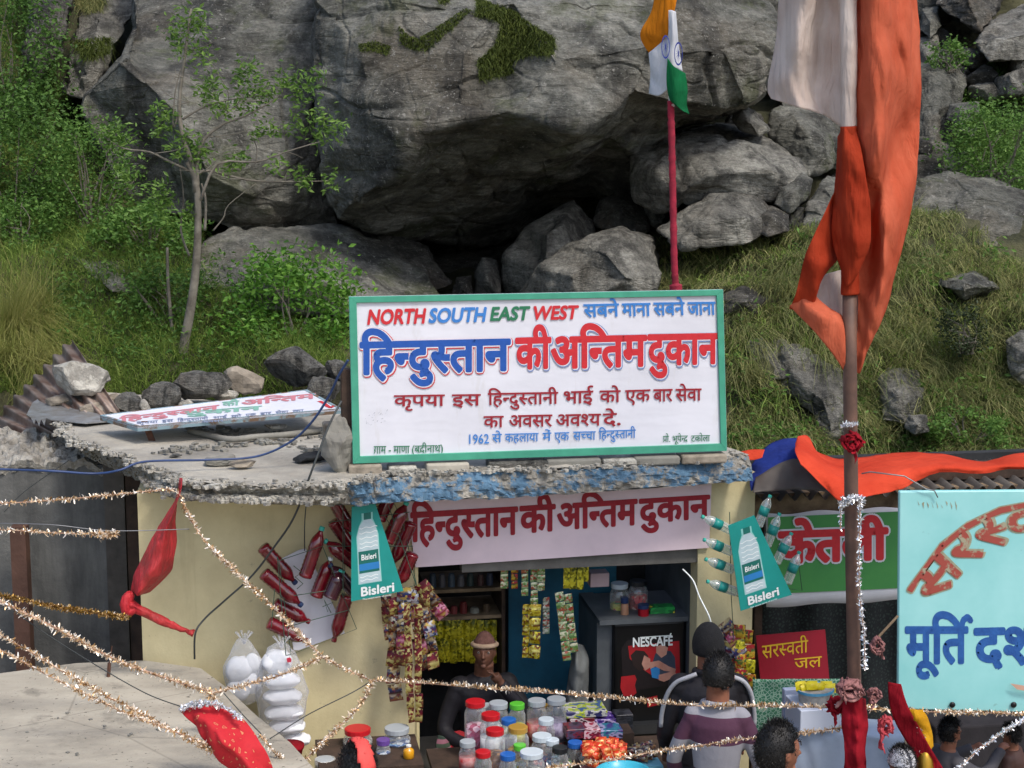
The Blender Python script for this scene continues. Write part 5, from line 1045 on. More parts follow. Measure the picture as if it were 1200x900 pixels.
# ================= right stall =================
yR = .25
st = thing('tea_stall', 'low stall right of the shop with wooden beams, dark patterned curtain and iron roof', 'stall', fac(1000, 800, yR))
x0, x1 = facl(884, 600, yR).x, facl(1400, 600, yR).x
zb = facl(1000, 590, yR).z
MB().box(x0-.2, x1, yR, yR+.1, facl(1000, 603, yR).z, facl(1000, 575, yR).z).build('beam', M_WOOD, st)
MB().box(x0, x1, yR+.14, yR+.22, facl(1000, 575, yR).z+.02, facl(1000, 575, yR).z+.14).build('beam', M_DWOOD, st)
for px in (886, 1120): MB().box(facl(px, 700, yR).x, facl(px+9, 700, yR).x, yR+.02, yR+.1, 0, facl(px, 604, yR).z).build('post', M_DWOOD, st)
nC = N('dark_patterned_cloth'); vo = nC.n('TexVoronoi', feature='DISTANCE_TO_EDGE'); vo.inputs['Scale'].default_value = 34; nC.l(nC.co.outputs['Object'], vo.inputs['Vector']); nC.col(nC.ramp(vo.outputs['Distance'], [(0, '24282a'), (.1, '1c2022'), (.3, '34403e')])); nC.set(Roughness=.9)
cl = [[fac(x, y, yR+1.0+.05*math.sin(x*.11)) for x in range(885, 1330, 14)] for y in (600, 680, 760, 850, 960)]
surf(cl, 40, 10, .03, 3, 2).build('curtain', nC.m, st, True)
MB().box(x0, x1, yR+1.1, yR+1.2, 0, zb+.1).build('back_wall', M_DARK, st)
m = MB(); V = []; nu = 220
for i in range(nu+1):
    u = x0-.15+(x1-x0+.15)*i/nu; z = facl(1000, 574, yR-.05).z+.03*math.sin(i*.9)
    V += [S(u, yR-.08, z-.03), S(u, yR+.55, z+.03)]
o_ = MB().add(V, [(2*i, 2*i+1, 2*i+3, 2*i+2) for i in range(nu)]).build('roof_sheet', pm('dark_corrugated', '5b5650', '403b37', sc=4, metal=.3, rough=.6), st, True); o_.modifiers.new('t', 'SOLIDIFY').thickness = .004
nG = N('green_patterned_cloth'); vo = nG.n('TexVoronoi', feature='DISTANCE_TO_EDGE'); vo.inputs['Scale'].default_value = 45; nG.l(nG.co.outputs['Object'], vo.inputs['Vector']); nG.col(nG.ramp(vo.outputs['Distance'], [(0, '8aa090'), (.08, '6a9080'), (.16, '1f5a46'), (.4, '2a6a50'), (.55, 'a0a058')])); nG.set(Roughness=.8)
cloth('patterned_cloth', [[(x, y, 10.95+.02*math.sin(x)) for x in range(882, 1000, 12)] for y in (796, 830, 870, 930)], 30, 16, nG.m, amp=.01, cat='cloth', label='green patterned cloth hanging below the red holy water sign')
# kettle banner
gh = lambda px, py, off=0: fac(px, py, .18-off)
kb = thing('stall_banner', 'green cloth banner with white edges and one big red Hindi word, behind the flagpole', 'banner', gh(980, 705))
M_BW = pm('white_banner_cloth', 'dcdfe6', sc=2, rough=.7); M_BG = pm('green_banner_cloth', '3f8a4c', '4f9a50', sc=1.5, rough=.6)
cl = [[gh(x, 594+(602-594)*(1-(x-905)/160)+1.5*math.sin(x*.09), 0) for x in range(898, 1075, 8)], [gh(x, 650-(x-905)*.03, .02) for x in range(898, 1075, 8)], [gh(x, 711-(x-905)*.05+1.2*math.sin(x*.07), 0) for x in range(898, 1075, 8)]]
o_ = surf(cl, 40, 8).build('sheet', M_BW, kb, True); o_.modifiers.new('t', 'SOLIDIFY').thickness = .002
m = MB(); xs = list(range(900, 1074, 6)); V = []
for x in xs: V += [gh(x, 606-(x-905)*.045, .026), gh(x, 652-(x-905)*.04, .034), gh(x, 696-(x-905)*.045, .016)]
MB().add(V, [(3*i+j, 3*i+j+1, 3*i+3+j+1, 3*i+3+j) for i in range(len(xs)-1) for j in range(2)]).build('green_band', M_BG, kb, True)
for nm, bo, mt, of in (('letter_outline', .085, M_BW, .038), ('lettering', .045, P_RED, .041)): letters(nm, 'केतली', (914, 1039, 625, 620, 659, 654), gh, of, mt, kb, bold=bo, lay=.0001)
# red sign
rh = lambda px, py, off=0: fac(px, py, .12-off)
rs = thing('holy_water_sign', 'small dark red sign with thin yellow Hindi words hanging in the dark stall', 'sign', rh(930, 800))
MB().slab([rh(886, 745), rh(967, 738), rh(972, 797), rh(892, 804)], -FN*.008).build('panel', pm('crimson_board', '9a2436', '86202e', sc=2, rough=.3), rs)
P_YL = pm('yellow_paint', 'd8b02c', sc=5)
letters('lettering', 'सरस^वती', (893, 947, 757, 750, 772, 764), rh, .003, P_YL, rs, bold=.006); letters('lettering', 'जल', (931, 963, 772, 769, 784, 781), rh, .003, P_YL, rs, bold=.006)
# turquoise sign, nearer than the stall
YT = 9.6
th_ = lambda px, py, off=0: at(px, py, YT-off)
ts = thing('turquoise_sign', 'large turquoise sign with worn red arched lettering above dark blue Hindi words', 'sign', th_(1130, 832), 0)
nT = N('turquoise_paint'); c_ = nT.ramp(nT.noise(1.5, 5), [(.35, '86c8c8'), (.65, '9fd8d8')]); c_ = nT.mix(nT.math('MULTIPLY', nT.ramp(nT.noise(9, 6, .7), [(.66, 0), (.7, 1)]), .5), c_, '6f9a94'); nT.col(c_); nT.set(Roughness=.45); nT.bump(nT.noise(5, 4), .1, .01)
bevel(MB().slab([th_(1054, 576), th_(1330, 574), th_(1330, 838), th_(1052, 831)], (0, .04, 0)).build('panel', nT.m, ts), .006)
for px in (1075, 1300): MB().box(at(px, 800, YT).x, at(px, 800, YT).x+.07, YT+.045, YT+.115, 0, at(px, 590, YT).z, Matrix.Identity(4)).build('post', M_DWOOD, ts)
P_NV = pm('navy_brush_paint', '2a5fa5', '1f4a8c', sc=14, rough=.5); P_TAN = pm('tan_outline_paint', 'a3a38a', '8a8a72', sc=20, rough=.6)
nW = N('worn_red_paint'); nW.col(nW.ramp(nW.noise(12, 5, .7), [(.40, '9c9880'), (.47, '9a453a')])); nW.set(Roughness=.6)
def arch(u, v):
    r_ = 175-14+36*(1-0)*v*0; ang = R(-64+62*u); cx_, cy_ = 1232, 772; rad = 146+ (v*40); return (cx_+rad*math.sin(ang)*1.0, cy_-rad*math.cos(ang))
letters('letter_outline', 'सरस^व', (0, 1, 0, 0, 1, 1), th_, .002, P_TAN, ts, bold=.045, warp=arch, lay=.0001); letters('lettering', 'सरस^व', (0, 1, 0, 0, 1, 1), th_, .005, nW.m, ts, bold=.02, warp=arch, lay=.0001)
letters('lettering', 'मूित~', (1062, 1139, 736, 736, 777, 776), th_, .002, P_NV, ts, bold=.034, lay=.0001); letters('lettering', 'दश~', (1143, 1226, 738, 736, 780, 777), th_, .002, P_NV, ts, bold=.034, lay=.0001)
# faint old writing
m = MB()
for k in range(9):
    x = 1075+k*5.5; m.add([th_(x, 588+random.uniform(-2, 6), .002), th_(x+2.5, 590+random.uniform(-2, 8), .002), th_(x+2, 592+random.uniform(0, 8), .002)], [(0, 1, 2)])
props(m.build('faded_marks', P_TAN, ts), kind='stuff')
for px in (1116, 1188):
    c = th_(px, 826, .01); MB().ell(c, (.018, .01, .018)).build('bolt', M_BLACK, ts, True)
MB().slab([th_(1184, 801, .03), th_(1215, 806, .03), th_(1215, 812, .03), th_(1192, 808, .03)], (0, .002, 0)).build('paper_scrap', pm('pinkish_paper', 'c8a08c', sc=5), ts)
MB().tube([th_(1010, 555, -.1), th_(1020, 553, 0), th_(1060, 558, .02), th_(1085, 573, .02), th_(1095, 575, .02), th_(1099, 583, .02)], .004, 5).build('hanging_wire', M_METAL, ts, True)
# orange tarpaulin and blue tarpaulin over the stall roof
M_TARP = fabric('orange_tarpaulin', 'd04a30', 'b93822', .15, (2, 2, 3)); M_BTARP = fabric('blue_tarpaulin', '23357f', '18235a', .05, (3, 3, 3)); M_BRTARP = pm('brown_tarpaulin', '57504a', '45403c', sc=3, rough=.6, bump=.3)
cloth('orange_tarpaulin', [[(932, 520, 11.3), (936, 511, 11.5), (948, 513, 11.7), (958, 530, 11.7), (990, 538, 11.6), (1050, 531, 11.6), (1100, 532, 11.6), (1150, 540, 11.6), (1200, 531, 11.5), (1300, 535, 11.5)],
                           [(932, 530, 11.0), (940, 532, 11.0), (955, 540, 11.0), (975, 553, 11.0), (1000, 560, 11.0), (1050, 553, 11.0), (1100, 545, 11.1), (1150, 546, 11.2), (1200, 545, 11.2), (1300, 548, 11.2)],
                           [(938, 545, 10.85), (955, 560, 10.85), (970, 576, 10.85), (985, 587, 10.8), (1003, 584, 10.8), (1050, 575, 10.9), (1100, 555, 11.05), (1150, 555, 11.15), (1200, 550, 11.2), (1300, 556, 11.2)]], 70, 16, M_TARP, amp=.03, sc=4, label='bright orange tarpaulin rolled over the stall roof behind the flagpole', cat='tarpaulin')
cloth('blue_tarpaulin', [[(880, 545, 11.6), (900, 522, 11.8), (925, 514, 11.9), (945, 516, 11.9)], [(878, 560, 11.4), (900, 543, 11.5), (925, 532, 11.5), (948, 536, 11.5)], [(880, 575, 11.3), (905, 560, 11.4), (930, 548, 11.4), (952, 548, 11.4)]], 24, 12, M_BTARP, amp=.02, label='dark blue tarpaulin bulging between the shop roof and the orange tarpaulin', cat='tarpaulin')
cloth('grey_tarpaulin', [[(885, 560, 11.35), (905, 548, 11.35), (930, 538, 11.35), (958, 548, 11.3)], [(882, 577, 11.2), (910, 576, 11.2), (940, 574, 11.2), (985, 580, 11.1)]], 24, 8, M_BRTARP, amp=.02, label='grey brown sheet edge under the blue tarpaulin', cat='tarpaulin')
cloth('orange_rag', [[(862, 531, 11.5), (880, 527, 11.5), (896, 527, 11.5)], [(868, 538, 11.4), (882, 539, 11.4), (893, 536, 11.4)]], 14, 6, M_TARP, amp=.01, label='small orange rag tucked at the right end of the shop roof', cat='rag')

# ================= flags =================
M_POLE = pm('brown_flagpole', '6a4f42', '4a3832', sc=5, rough=.6, bump=.3); M_WCL = fabric('cream_flag_cloth', 'e6dad2', 'cdbcb2')
M_OR = fabric('orange_flag_cloth', 'de7a5a', 'c85c3e', .42); M_ORD = fabric('red_orange_cloth', 'c24c2e', 'a2341c', .38)
YP = 9.0
pb_ = at(1001, 1100, YP); pb_ = Vector((at(1001, 900, YP).x+.01, YP, 0))
fp = thing('flagpole', 'tall brown flagpole bound with tinsel in front of the stall', 'pole', pb_, 0)
MB().tube([pb_, at(1003, 900, YP), at(998, 620, YP), at(996, 430, YP), at(995.5, 341, YP)], .038, 16).build('pole', M_POLE, fp, True)
MB().tube([at(995.5, 343, YP), at(995, 200, YP), at(994, 60, YP), at(993, -120, YP)], .030, 14).build('pole_upper', M_POLE, fp, True)
fl = thing('temple_flag', 'long orange and cream cloth flag twisting round the tall brown pole', 'flag', at(995, 340, YP-.05), 0)
def cf(name, rows, nu, nv, mat, amp=.02, sc=3, seed=0): return cloth(name, rows, nu, nv, mat, fl, amp, sc, seed, .003)
# sleeves round the pole
def sleeve(name, pts, r0, r1, mat, seed):
    P = crom([at(*p) for p in pts], 40); m = MB(); m.tube(P, [r0+(r1-r0)*i/40+.004*mn.noise(Vector((i*.3, seed, 0))) for i in range(41)], 20)
    m.v = [v+Vector((1, 0, 0))*.004*mn.noise(Vector((v.x*30, v.y*30, v.z*3+seed))) for v in m.v]; m.build(name, mat, fl, True)
sleeve('white_sleeve', [(993, -120, YP), (994, 0, YP), (995, 80, YP), (994.5, 150, YP)], .046, .040, M_WCL, 1)
sleeve('orange_sleeve', [(995, 148, YP), (996, 220, YP), (996, 290, YP), (996, 345, YP)], .044, .048, M_ORD, 4)
cf('cream_panel', [[(918, -80, 9.2), (945, -80, 9.0), (970, -80, 9.1), (990, -80, 9.0)], [(912, 0, 9.25), (940, 0, 9.02), (968, 0, 9.16), (989, 0, 9.0)], [(909, 48, 9.3), (935, 55, 9.05), (965, 50, 9.2), (989, 50, 9.0)], [(899, 100, 9.35), (928, 98, 9.1), (960, 95, 9.2), (988, 95, 9.0)], [(903, 116, 9.3), (935, 126, 9.1), (962, 134, 9.14), (987, 150, 9.0)]], 34, 30, M_WCL, .03, 3, 1)
cf('orange_panel', [[(1002, -90, 9.0), (1025, -90, 8.9), (1050, -90, 9.1), (1075, -90, 9.2)], [(1003, 0, 9.0), (1027, 0, 8.88), (1055, 0, 9.08), (1076, 0, 9.25)], [(1003, 100, 9.0), (1030, 100, 8.86), (1058, 95, 9.1), (1079, 90, 9.28)], [(1003, 180, 9.02), (1028, 185, 8.85), (1045, 185, 9.15), (1077, 175, 9.25)], [(1004, 250, 9.02), (1022, 250, 9.1), (1040, 255, 8.9), (1068, 245, 9.2)], [(1004, 310, 9.05), (1020, 320, 9.05), (1035, 320, 8.9), (1054, 305, 9.1)], [(1004, 360, 9.05), (1014, 365, 9), (1025, 370, 8.92), (1040, 360, 9.05)], [(1003, 410, 9.02), (1007, 414, 9), (1013, 416, 8.96), (1020, 405, 9)], [(1004, 438, 9), (1005, 439, 9), (1006, 440, 9), (1008, 440, 9)]], 40, 70, M_OR, .045, 3.5, 2)
cf('orange_fold', [[(1003, 150, 8.96), (1012, 190, 8.9), (1020, 240, 8.86), (1018, 290, 8.88), (1000, 330, 8.93)], [(990, 150, 8.95), (990, 200, 8.9), (996, 240, 8.86), (1000, 290, 8.86), (992, 335, 8.92)], [(982, 160, 9.05), (978, 215, 9.05), (975, 250, 9), (975, 285, 8.98), (986, 320, 8.98)]], 30, 24, M_ORD, .025, 5, 5)
cf('billow', [[(988, 205, 9.05), (972, 235, 9.0), (960, 262, 8.95), (944, 300, 8.95), (932, 345, 9.0), (925, 362, 9.05)], [(990, 235, 9.15), (982, 260, 9.1), (975, 290, 9.0), (966, 310, 8.92), (956, 340, 8.95), (948, 368, 9.0)], [(990, 290, 9.12), (985, 300, 9.1), (980, 308, 9.05), (972, 316, 9.0), (962, 330, 9.0), (957, 345, 9.0)]], 34, 22, M_ORD, .03, 5, 7)
cf('billow_hem', [[(925, 358, 9.05), (938, 372, 9.0), (955, 388, 8.95), (968, 405, 8.95), (982, 425, 8.98), (990, 438, 9)], [(940, 350, 9.0), (950, 362, 8.95), (965, 370, 8.9), (978, 380, 8.92), (988, 390, 8.96), (990, 412, 8.98)], [(955, 345, 9.05), (960, 352, 9.0), (970, 360, 9.0), (980, 366, 9.0), (987, 372, 9), (990, 385, 9)]], 34, 16, M_OR, .02, 5, 9)
cf('white_disc', [[(958, 345, 9.12), (962, 325, 9.14), (978, 318, 9.16), (992, 316, 9.16), (1008, 320, 9.14), (1018, 330, 9.12)], [(958, 355, 9.12), (966, 345, 9.12), (982, 340, 9.12), (995, 338, 9.12), (1010, 345, 9.1), (1017, 352, 9.1)], [(962, 362, 9.1), (972, 368, 9.1), (985, 372, 9.1), (995, 376, 9.1), (1006, 372, 9.1), (1012, 366, 9.1)], [(984, 372, 9.08), (986, 390, 9.08), (988, 405, 9.08), (996, 410, 9.08), (1004, 400, 9.08), (1008, 380, 9.08)]], 24, 18, M_WCL, .01, 5, 3)
# Indian flag on its pink pole
YI = 12.0
ip = thing('cloth_bound_pole', 'slim pole wrapped in bright pinkish red cloth rising behind the white board', 'pole', at(792, 345, YI), 0)
M_PNKC = pm('crimson_wrap', '9c2038', '741528', sc=12, rough=.8, bump=.5)
P = crom([at(792, 338, YI), at(790, 300, YI), at(788, 200, YI), at(786, 118, YI)], 60)
MB().tube([at(793, 480, YI)]+P, [.03]+[(.045 if i < 5 else .024+.006*mn.noise(Vector((i*.8, 0, 0)))) for i in range(61)], 12).build('cloth_wrap', M_PNKC, ip, True)
MB().tube([at(787, 125, YI), at(786, 60, YI), at(785, -80, YI)], .022, 10).build('pole', M_WHP, ip, True)
inf = thing('national_flag', 'Indian tricolour flag hanging from the slim pole above the board', 'flag', at(786, 135, YI-.05), 0)
M_SAF = fabric('saffron_cloth', 'dd8a1c', 'c87818'); M_FGR = fabric('flag_green_cloth', '177a48', '0f5c36'); M_FWH = fabric('flag_white_cloth', 'e0e2e6', 'c8ccd2'); M_NAVY = pm('navy_wheel', '2a3a8c', sc=4, bump=0)
def fc_(name, rows, mat, s): return cloth(name, rows, 20, 20, mat, inf, .015, 6, s, .002)
fc_('saffron_band', [[(772, -40, 12.05), (785, -40, 11.97), (796, -40, 12.0)], [(764, 10, 12.08), (776, 8, 12.0), (792, 5, 11.95)], [(750, 40, 12.1), (768, 40, 12.02), (783, 38, 11.96)], [(760, 62, 12.1), (772, 52, 12.03), (783, 40, 11.97)]], M_SAF, 1)
fc_('white_band', [[(760, 62, 12.1), (772, 52, 12.03), (786, 38, 11.97)], [(762, 85, 12.1), (774, 80, 12.02), (789, 68, 11.95)], [(760, 110, 12.12), (772, 112, 12.03), (783, 104, 11.96)]], M_FWH, 2)
fc_('white_band', [[(783, 12, 11.95), (787, 12, 11.93), (792, 14, 11.95)], [(783, 45, 11.94), (789, 45, 11.92), (795, 50, 11.96)], [(782, 70, 11.94), (789, 78, 11.93), (800, 84, 12.0)]], M_FWH, 3)
fc_('green_band', [[(782, 68, 11.92), (790, 78, 11.91), (803, 86, 11.99)], [(781, 95, 11.92), (792, 98, 11.9), (806, 105, 12)], [(784, 115, 11.93), (792, 120, 11.92), (805, 122, 12)], [(790, 122, 11.93), (800, 130, 11.95), (808, 134, 12)]], M_FGR, 4)
for (cx_, cy_, rx_) in ((780, 55, 5), (795, 63, 5)):
    m = MB(); 
    for k in range(16):
        q1, q2 = 2*math.pi*k/16, 2*math.pi*(k+1)/16
        m.add([at(cx_+rx_*math.cos(q1)*s, cy_+14*math.sin(q1)*s, 11.86) for s in (1, .84)]+[at(cx_+rx_*math.cos(q2)*s, cy_+14*math.sin(q2)*s, 11.86) for s in (.84, 1)], [(0, 1, 2, 3)])
    for k in range(12):
        q1 = 2*math.pi*k/12; m.add([at(cx_+.3*math.sin(q1), cy_-.3*math.cos(q1), 11.86), at(cx_+rx_*.85*math.cos(q1), cy_+12*math.sin(q1), 11.86), at(cx_-.3*math.sin(q1), cy_+.3*math.cos(q1), 11.86)], [(0, 1, 2)])
    m.build('wheel_emblem', M_NAVY, inf)
# red pennant on the left
pn = thing('red_pennant', 'knotted sheer red pennant hanging from the roof corner over the yellow wall edge', 'flag', at(206, 570, 10.2), 0)
nS_ = N('sheer_red_cloth'); nS_.col(nS_.ramp(nS_.noise(5, 6, .7), [(.35, '96141e'), (.65, 'c42630')])); nS_.set(Roughness=.6); nS_.bump(nS_.noise(6, 3, .5, nS_.vec((6, 6, .8), (0, .35, 0))), .8, .03); tr_ = nS_.n('BsdfTransparent'); mx_ = nS_.n('MixShader'); mx_.inputs[0].default_value = .22; nS_.l(nS_.b.outputs[0], mx_.inputs[1]); nS_.l(tr_.outputs[0], mx_.inputs[2]); nS_.l(mx_.outputs[0], nS_.out.inputs[0]); M_SHR = nS_.m
def pc(rows, nm, mt=M_SHR, nu=40, nv=26, pr=None, a=.035): return cloth(nm, rows, nu, nv, mt, pr or pn, a, 7, 3, .002)
pc([[(209, 561, 10.2), (212, 563, 10.18), (212, 572, 10.2)], [(202, 590, 10.2), (206, 592, 10.1), (206, 590, 10.2)], [(183, 620, 10.2), (192, 625, 10.08), (205, 620, 10.2)], [(165, 655, 10.2), (182, 660, 10.05), (205, 650, 10.2)], [(155, 676, 10.2), (172, 682, 10.05), (198, 672, 10.2)], [(151, 695, 10.2), (160, 698, 10.1), (175, 695, 10.2)]], 'sail')
MB().tube(crom([at(155, 694, 10.17), at(148, 705, 10.14), at(150, 716, 10.13), at(160, 712, 10.15)], 12), [.016, .028, .034, .040, .036, .041, .036, .038, .034, .036, .03, .03, .026], 10).build('knot', M_SHR, pn, True)
tm_ = MB().tube(crom([at(148, 708, 10.13), at(170, 718, 10.15), at(195, 730, 10.17), at(215, 738, 10.2), at(227, 742, 10.2)], 14), [.022, .034, .030, .032, .027, .029, .025, .024, .022, .018, .016, .013, .011, .018, .016], 18); tm_.v = [v+Vector((.3, 1, .8))*.016*mn.noise(Vector((v.x*9, v.y*60, v.z*60-v.x*20))) for v in tm_.v]; tm_.build('tail', M_SHR, pn, True)
# red printed chunni, lower left
nP = N('red_gold_print_cloth'); vp = nP.n('TexVoronoi', feature='DISTANCE_TO_EDGE'); vp.inputs['Scale'].default_value = 26; nP.l(nP.co.outputs['Object'], vp.inputs['Vector']); nP.col(nP.ramp(vp.outputs['Distance'], [(0, 'b81824'), (.3, 'b01622'), (.36, 'c89060'), (.42, 'b02028'), (.6, 'c84850')])); nP.set(Roughness=.8); nP.bump(nP.noise(8, 4), .2, .01)
ch = thing('prayer_cloth', 'red and gold printed prayer cloth with silver fringe tied to the garlands at lower left', 'cloth', at(260, 870, 8.5), 0)
cloth('sheet', [[(211, 834, 8.6), (222, 828, 8.6), (245, 826, 8.55), (262, 828, 8.6)], [(225, 850, 8.55), (240, 846, 8.48), (262, 842, 8.55), (280, 842, 8.55)], [(238, 868, 8.5), (255, 862, 8.42), (278, 858, 8.5), (296, 860, 8.55)], [(256, 888, 8.5), (272, 882, 8.4), (292, 878, 8.48), (310, 880, 8.5)], [(282, 912, 8.5), (296, 905, 8.42), (312, 902, 8.5), (322, 905, 8.5)]], 30, 30, nP.m, ch, .03, 5, 2)
# ================= garlands and wires =================
M_TIN = N('rose_gold_tinsel'); g_ = M_TIN.n('NewGeometry'); M_TIN.col(M_TIN.ramp(g_.outputs['Random Per Island'], [(0, '7a5a30'), (.3, 'c4a070'), (.55, 'efdcc2'), (1, 'fffdf6')])); M_TIN.set(Metallic=.45, Roughness=.3); M_TIN = M_TIN.m
M_TIND = N('dull_gold_tinsel'); g_ = M_TIND.n('NewGeometry'); M_TIND.col(M_TIND.ramp(g_.outputs['Random Per Island'], [(0, '6a4e1c'), (.6, 'a8843c'), (.9, 'd8b888'), (1, 'fff2e0')])); M_TIND.set(Metallic=.6, Roughness=.3); M_TIND = M_TIND.m
M_TINS = N('silver_tinsel'); M_TINS.col((.85, .86, .88)); M_TINS.set(Metallic=.85, Roughness=.25); M_TINS = M_TINS.m
M_STR = pm('garland_string', 'c4a48c', '8a6450', sc=20, bump=0)
def flakes(P, dens, L, wd, bias=(0, -.1, .35)):
    P = np.array([list(p) for p in P]); seg = np.linalg.norm(np.diff(P, axis=0), axis=1); tot = seg.sum(); n = int(tot*dens*1.5); cum = np.concatenate([[0], np.cumsum(seg)])
    s = rng.uniform(0, tot, n); c = np.stack([np.interp(s, cum, P[:, k]) for k in range(3)], 1)
    den = .15+.85*np.abs(np.sin(s*9.3+rng.uniform(0, 6))*np.sin(s*3.9+2)); keep = rng.uniform(0, 1, n) < den+.2; c = c[keep]; n = len(c)
    L *= .74; wd *= 1.15
    d = rng.normal(0, 1, (n, 3))+np.array(bias); d /= np.linalg.norm(d, axis=1, keepdims=True); u = rng.normal(0, 1, (n, 3)); s_ = np.cross(d, u); s_ /= np.linalg.norm(s_, axis=1, keepdims=True); nn = np.cross(s_, d)
    l = (.3+1.1*rng.uniform(0, 1, (n, 1))**1.6)*L; w_ = rng.uniform(.6, 1.3, (n, 1))*wd; k1 = nn*l*rng.uniform(-.25, .25, (n, 1)); V = np.stack([c-s_*w_, c+s_*w_, c+d*l*.5+s_*w_*1.1+k1, c+d*l*.5-s_*w_*1.1+k1, c+d*l+s_*w_*.5, c+d*l-s_*w_*.5], 1).reshape(-1, 3)
    b = (np.arange(n)*6)[:, None]; return V, np.concatenate([b+np.array([[0, 1, 2, 3]]), b+np.array([[3, 2, 4, 5]])])
def garland(label, pts, dens=420, L=.034, wd=.0035, mat=None, r=.0035, Y=9.3, group='tinsel garlands strung before the shop', bias=(0, -.1, .35)):
    P = crom([at(p[0], p[1], p[2] if len(p) > 2 else Y) for p in pts], 16*len(pts)); P = [p+Vector((0, 0, .004*mn.noise(p*6))) for p in P]
    t = thing('tinsel_garland', label, 'garland', P[0], 0, group); MB().tube(P, r, 5).build('string', M_STR, t, True)
    V, F = flakes(P, dens, L, wd, bias); props(obj_arr('tinsel', V, F, mat or M_TIN, t), kind='stuff'); return t
garland('thin gold garland from the left edge to the top of the red pennant', [(-40, 592, 9.8), (30, 588, 9.9), (60, 586, 10), (100, 583, 10), (150, 578, 10.1), (204, 573, 10.2)], 520)
garland('short gold garland crossing the dark wall left of the red pennant', [(-40, 620, 9.8), (20, 622, 9.8), (70, 625, 9.9), (136, 625, 9.9)], 520, .036)
garland('dense bunch at the right end of the short garland', [(108, 627, 9.9), (122, 629, 9.9), (137, 625, 9.9)], 1500, .04)
garland('bushy dull gold garland hanging level before the dark wall', [(-30, 692, 9.4), (20, 702, 9.4), (60, 710, 9.4), (110, 718, 9.45), (150, 724, 9.5)], 2600, .03, mat=M_TIND)
garland('upper long garland from the left edge to the knot over the low roof', [(-30, 690, 8.8), (0, 705, 8.85), (60, 733, 8.9), (120, 766, 9), (180, 790, 9.1), (250, 812, 9.2)], 1150, .038, r=.007)
garland('middle long garland crossing the low roof', [(-30, 730, 8.4), (20, 755, 8.4), (80, 791, 8.45), (150, 829, 8.5), (220, 865, 8.5), (275, 896, 8.5), (310, 915, 8.5)], 900, .036)
garland('lowest long garland crossing the low roof', [(-30, 748, 8.2), (0, 762, 8.2), (50, 788, 8.25), (110, 819, 8.3), (170, 845, 8.4), (230, 868, 8.45), (290, 905, 8.5)], 750, .034)
garland('garland running down from the pennant top across the yellow wall to the central fork', [(208, 575, 10.2), (222, 605, 10.1), (240, 634, 10), (270, 664, 9.9), (300, 692, 9.7), (330, 722, 9.6), (355, 748, 9.5), (378, 770, 9.4)], 900, .036)
garland('short garland from the central fork left to the low roof knot', [(378, 770, 9.4), (350, 783, 9.35), (310, 797, 9.3), (250, 812, 9.2)], 950, .034)
garland('short garland between the central fork and the doorway garland', [(378, 770, 9.4), (400, 781, 9.4), (418, 790, 9.4), (437, 798, 9.4)], 800, .034)
garland('long garland stretched across the shop doorway and the counter goods', [(437, 798, 9.4), (500, 801, 9.4), (560, 806, 9.4), (640, 812, 9.35), (700, 817, 9.3), (760, 823, 9.25), (820, 827, 9.2), (900, 828, 9.1), (1000, 830, 9)], 780, .034, bias=(0, -.2, 1.6))
garland('garland dropping from the doorway garland down to the bottom edge', [(437, 798, 9.4), (425, 822, 9.35), (405, 845, 9.3), (380, 868, 9.2), (352, 896, 9.1), (335, 915, 9)], 900, .036)
garland('garland from the red printed cloth to the bottom edge by the plastic bags', [(305, 862, 8.9), (318, 878, 8.9), (332, 892, 8.9), (340, 910, 8.9)], 1100, .03)
garland('low gold garland passing the striped jacket to the flagpole', [(640, 900, 9), (700, 893, 9), (760, 882, 9), (820, 874, 9), (880, 865, 9), (940, 859, 9), (1000, 850, 9)], 650, .03)
garland('gold garland along the bottom edge of the turquoise sign', [(1015, 830, 9.2), (1060, 833, 9.4), (1120, 835, 9.4), (1180, 836, 9.4), (1240, 838, 9.4)], 900, .03)
garland('silver garland slanting across the lower right corner', [(1100, 925, 9), (1140, 885, 9.1), (1170, 862, 9.2), (1210, 838, 9.3)], 800, .03, mat=M_TINS)
garland('silver tinsel hanging down beside the brown flagpole', [(1008, 585, 8.93), (1007, 640, 8.93), (1007, 690, 8.93), (1010, 720, 8.93), (1013, 750, 8.93), (1013, 785, 8.93)], 650, .03, mat=M_TINS)
garland('silver tinsel hanging left of the brown flagpole', [(988, 583, 8.94), (985, 600, 8.95), (985, 622, 8.95)], 700, .02, mat=M_TINS)
garland('silver tinsel wound round the flagpole above the green banner', [(986, 592, 8.93), (993, 587, 8.93), (1002, 585, 8.93), (1012, 587, 8.95)], 3500, .035, mat=M_TINS)
garland('silver tinsel wound round the flagpole below the orange flag', [(988, 500, 8.94), (995, 498, 8.93), (1005, 498, 8.94)], 2200, .03, mat=M_TINS)
garland('small bunch of tinsel at the central knot over the low roof', [(245, 812, 9.2), (252, 820, 9.2), (255, 828, 9.2)], 2600, .04)
garland('fringe of silver tinsel along the upper hem of the red printed cloth', [(211, 832, 8.58), (222, 827, 8.58), (245, 825, 8.53), (262, 829, 8.56), (282, 843, 8.5)], 2400, .03, mat=M_TINS)
garland('gold tinsel hanging with the yellow cloth beside the flagpole', [(1060, 838, 8.9), (1072, 848, 8.9), (1080, 870, 8.9), (1078, 890, 8.9)], 2400, .03)
def wire(label, pts, r, mat, Y=9.8, name='cable', cat='cable', seg=14):
    P = crom([at(p[0], p[1], p[2] if len(p) > 2 else Y) for p in pts], seg*len(pts)); return props(free(MB().tube(P, r, 6).build(name, mat, smooth=True), P[0]), label, cat)
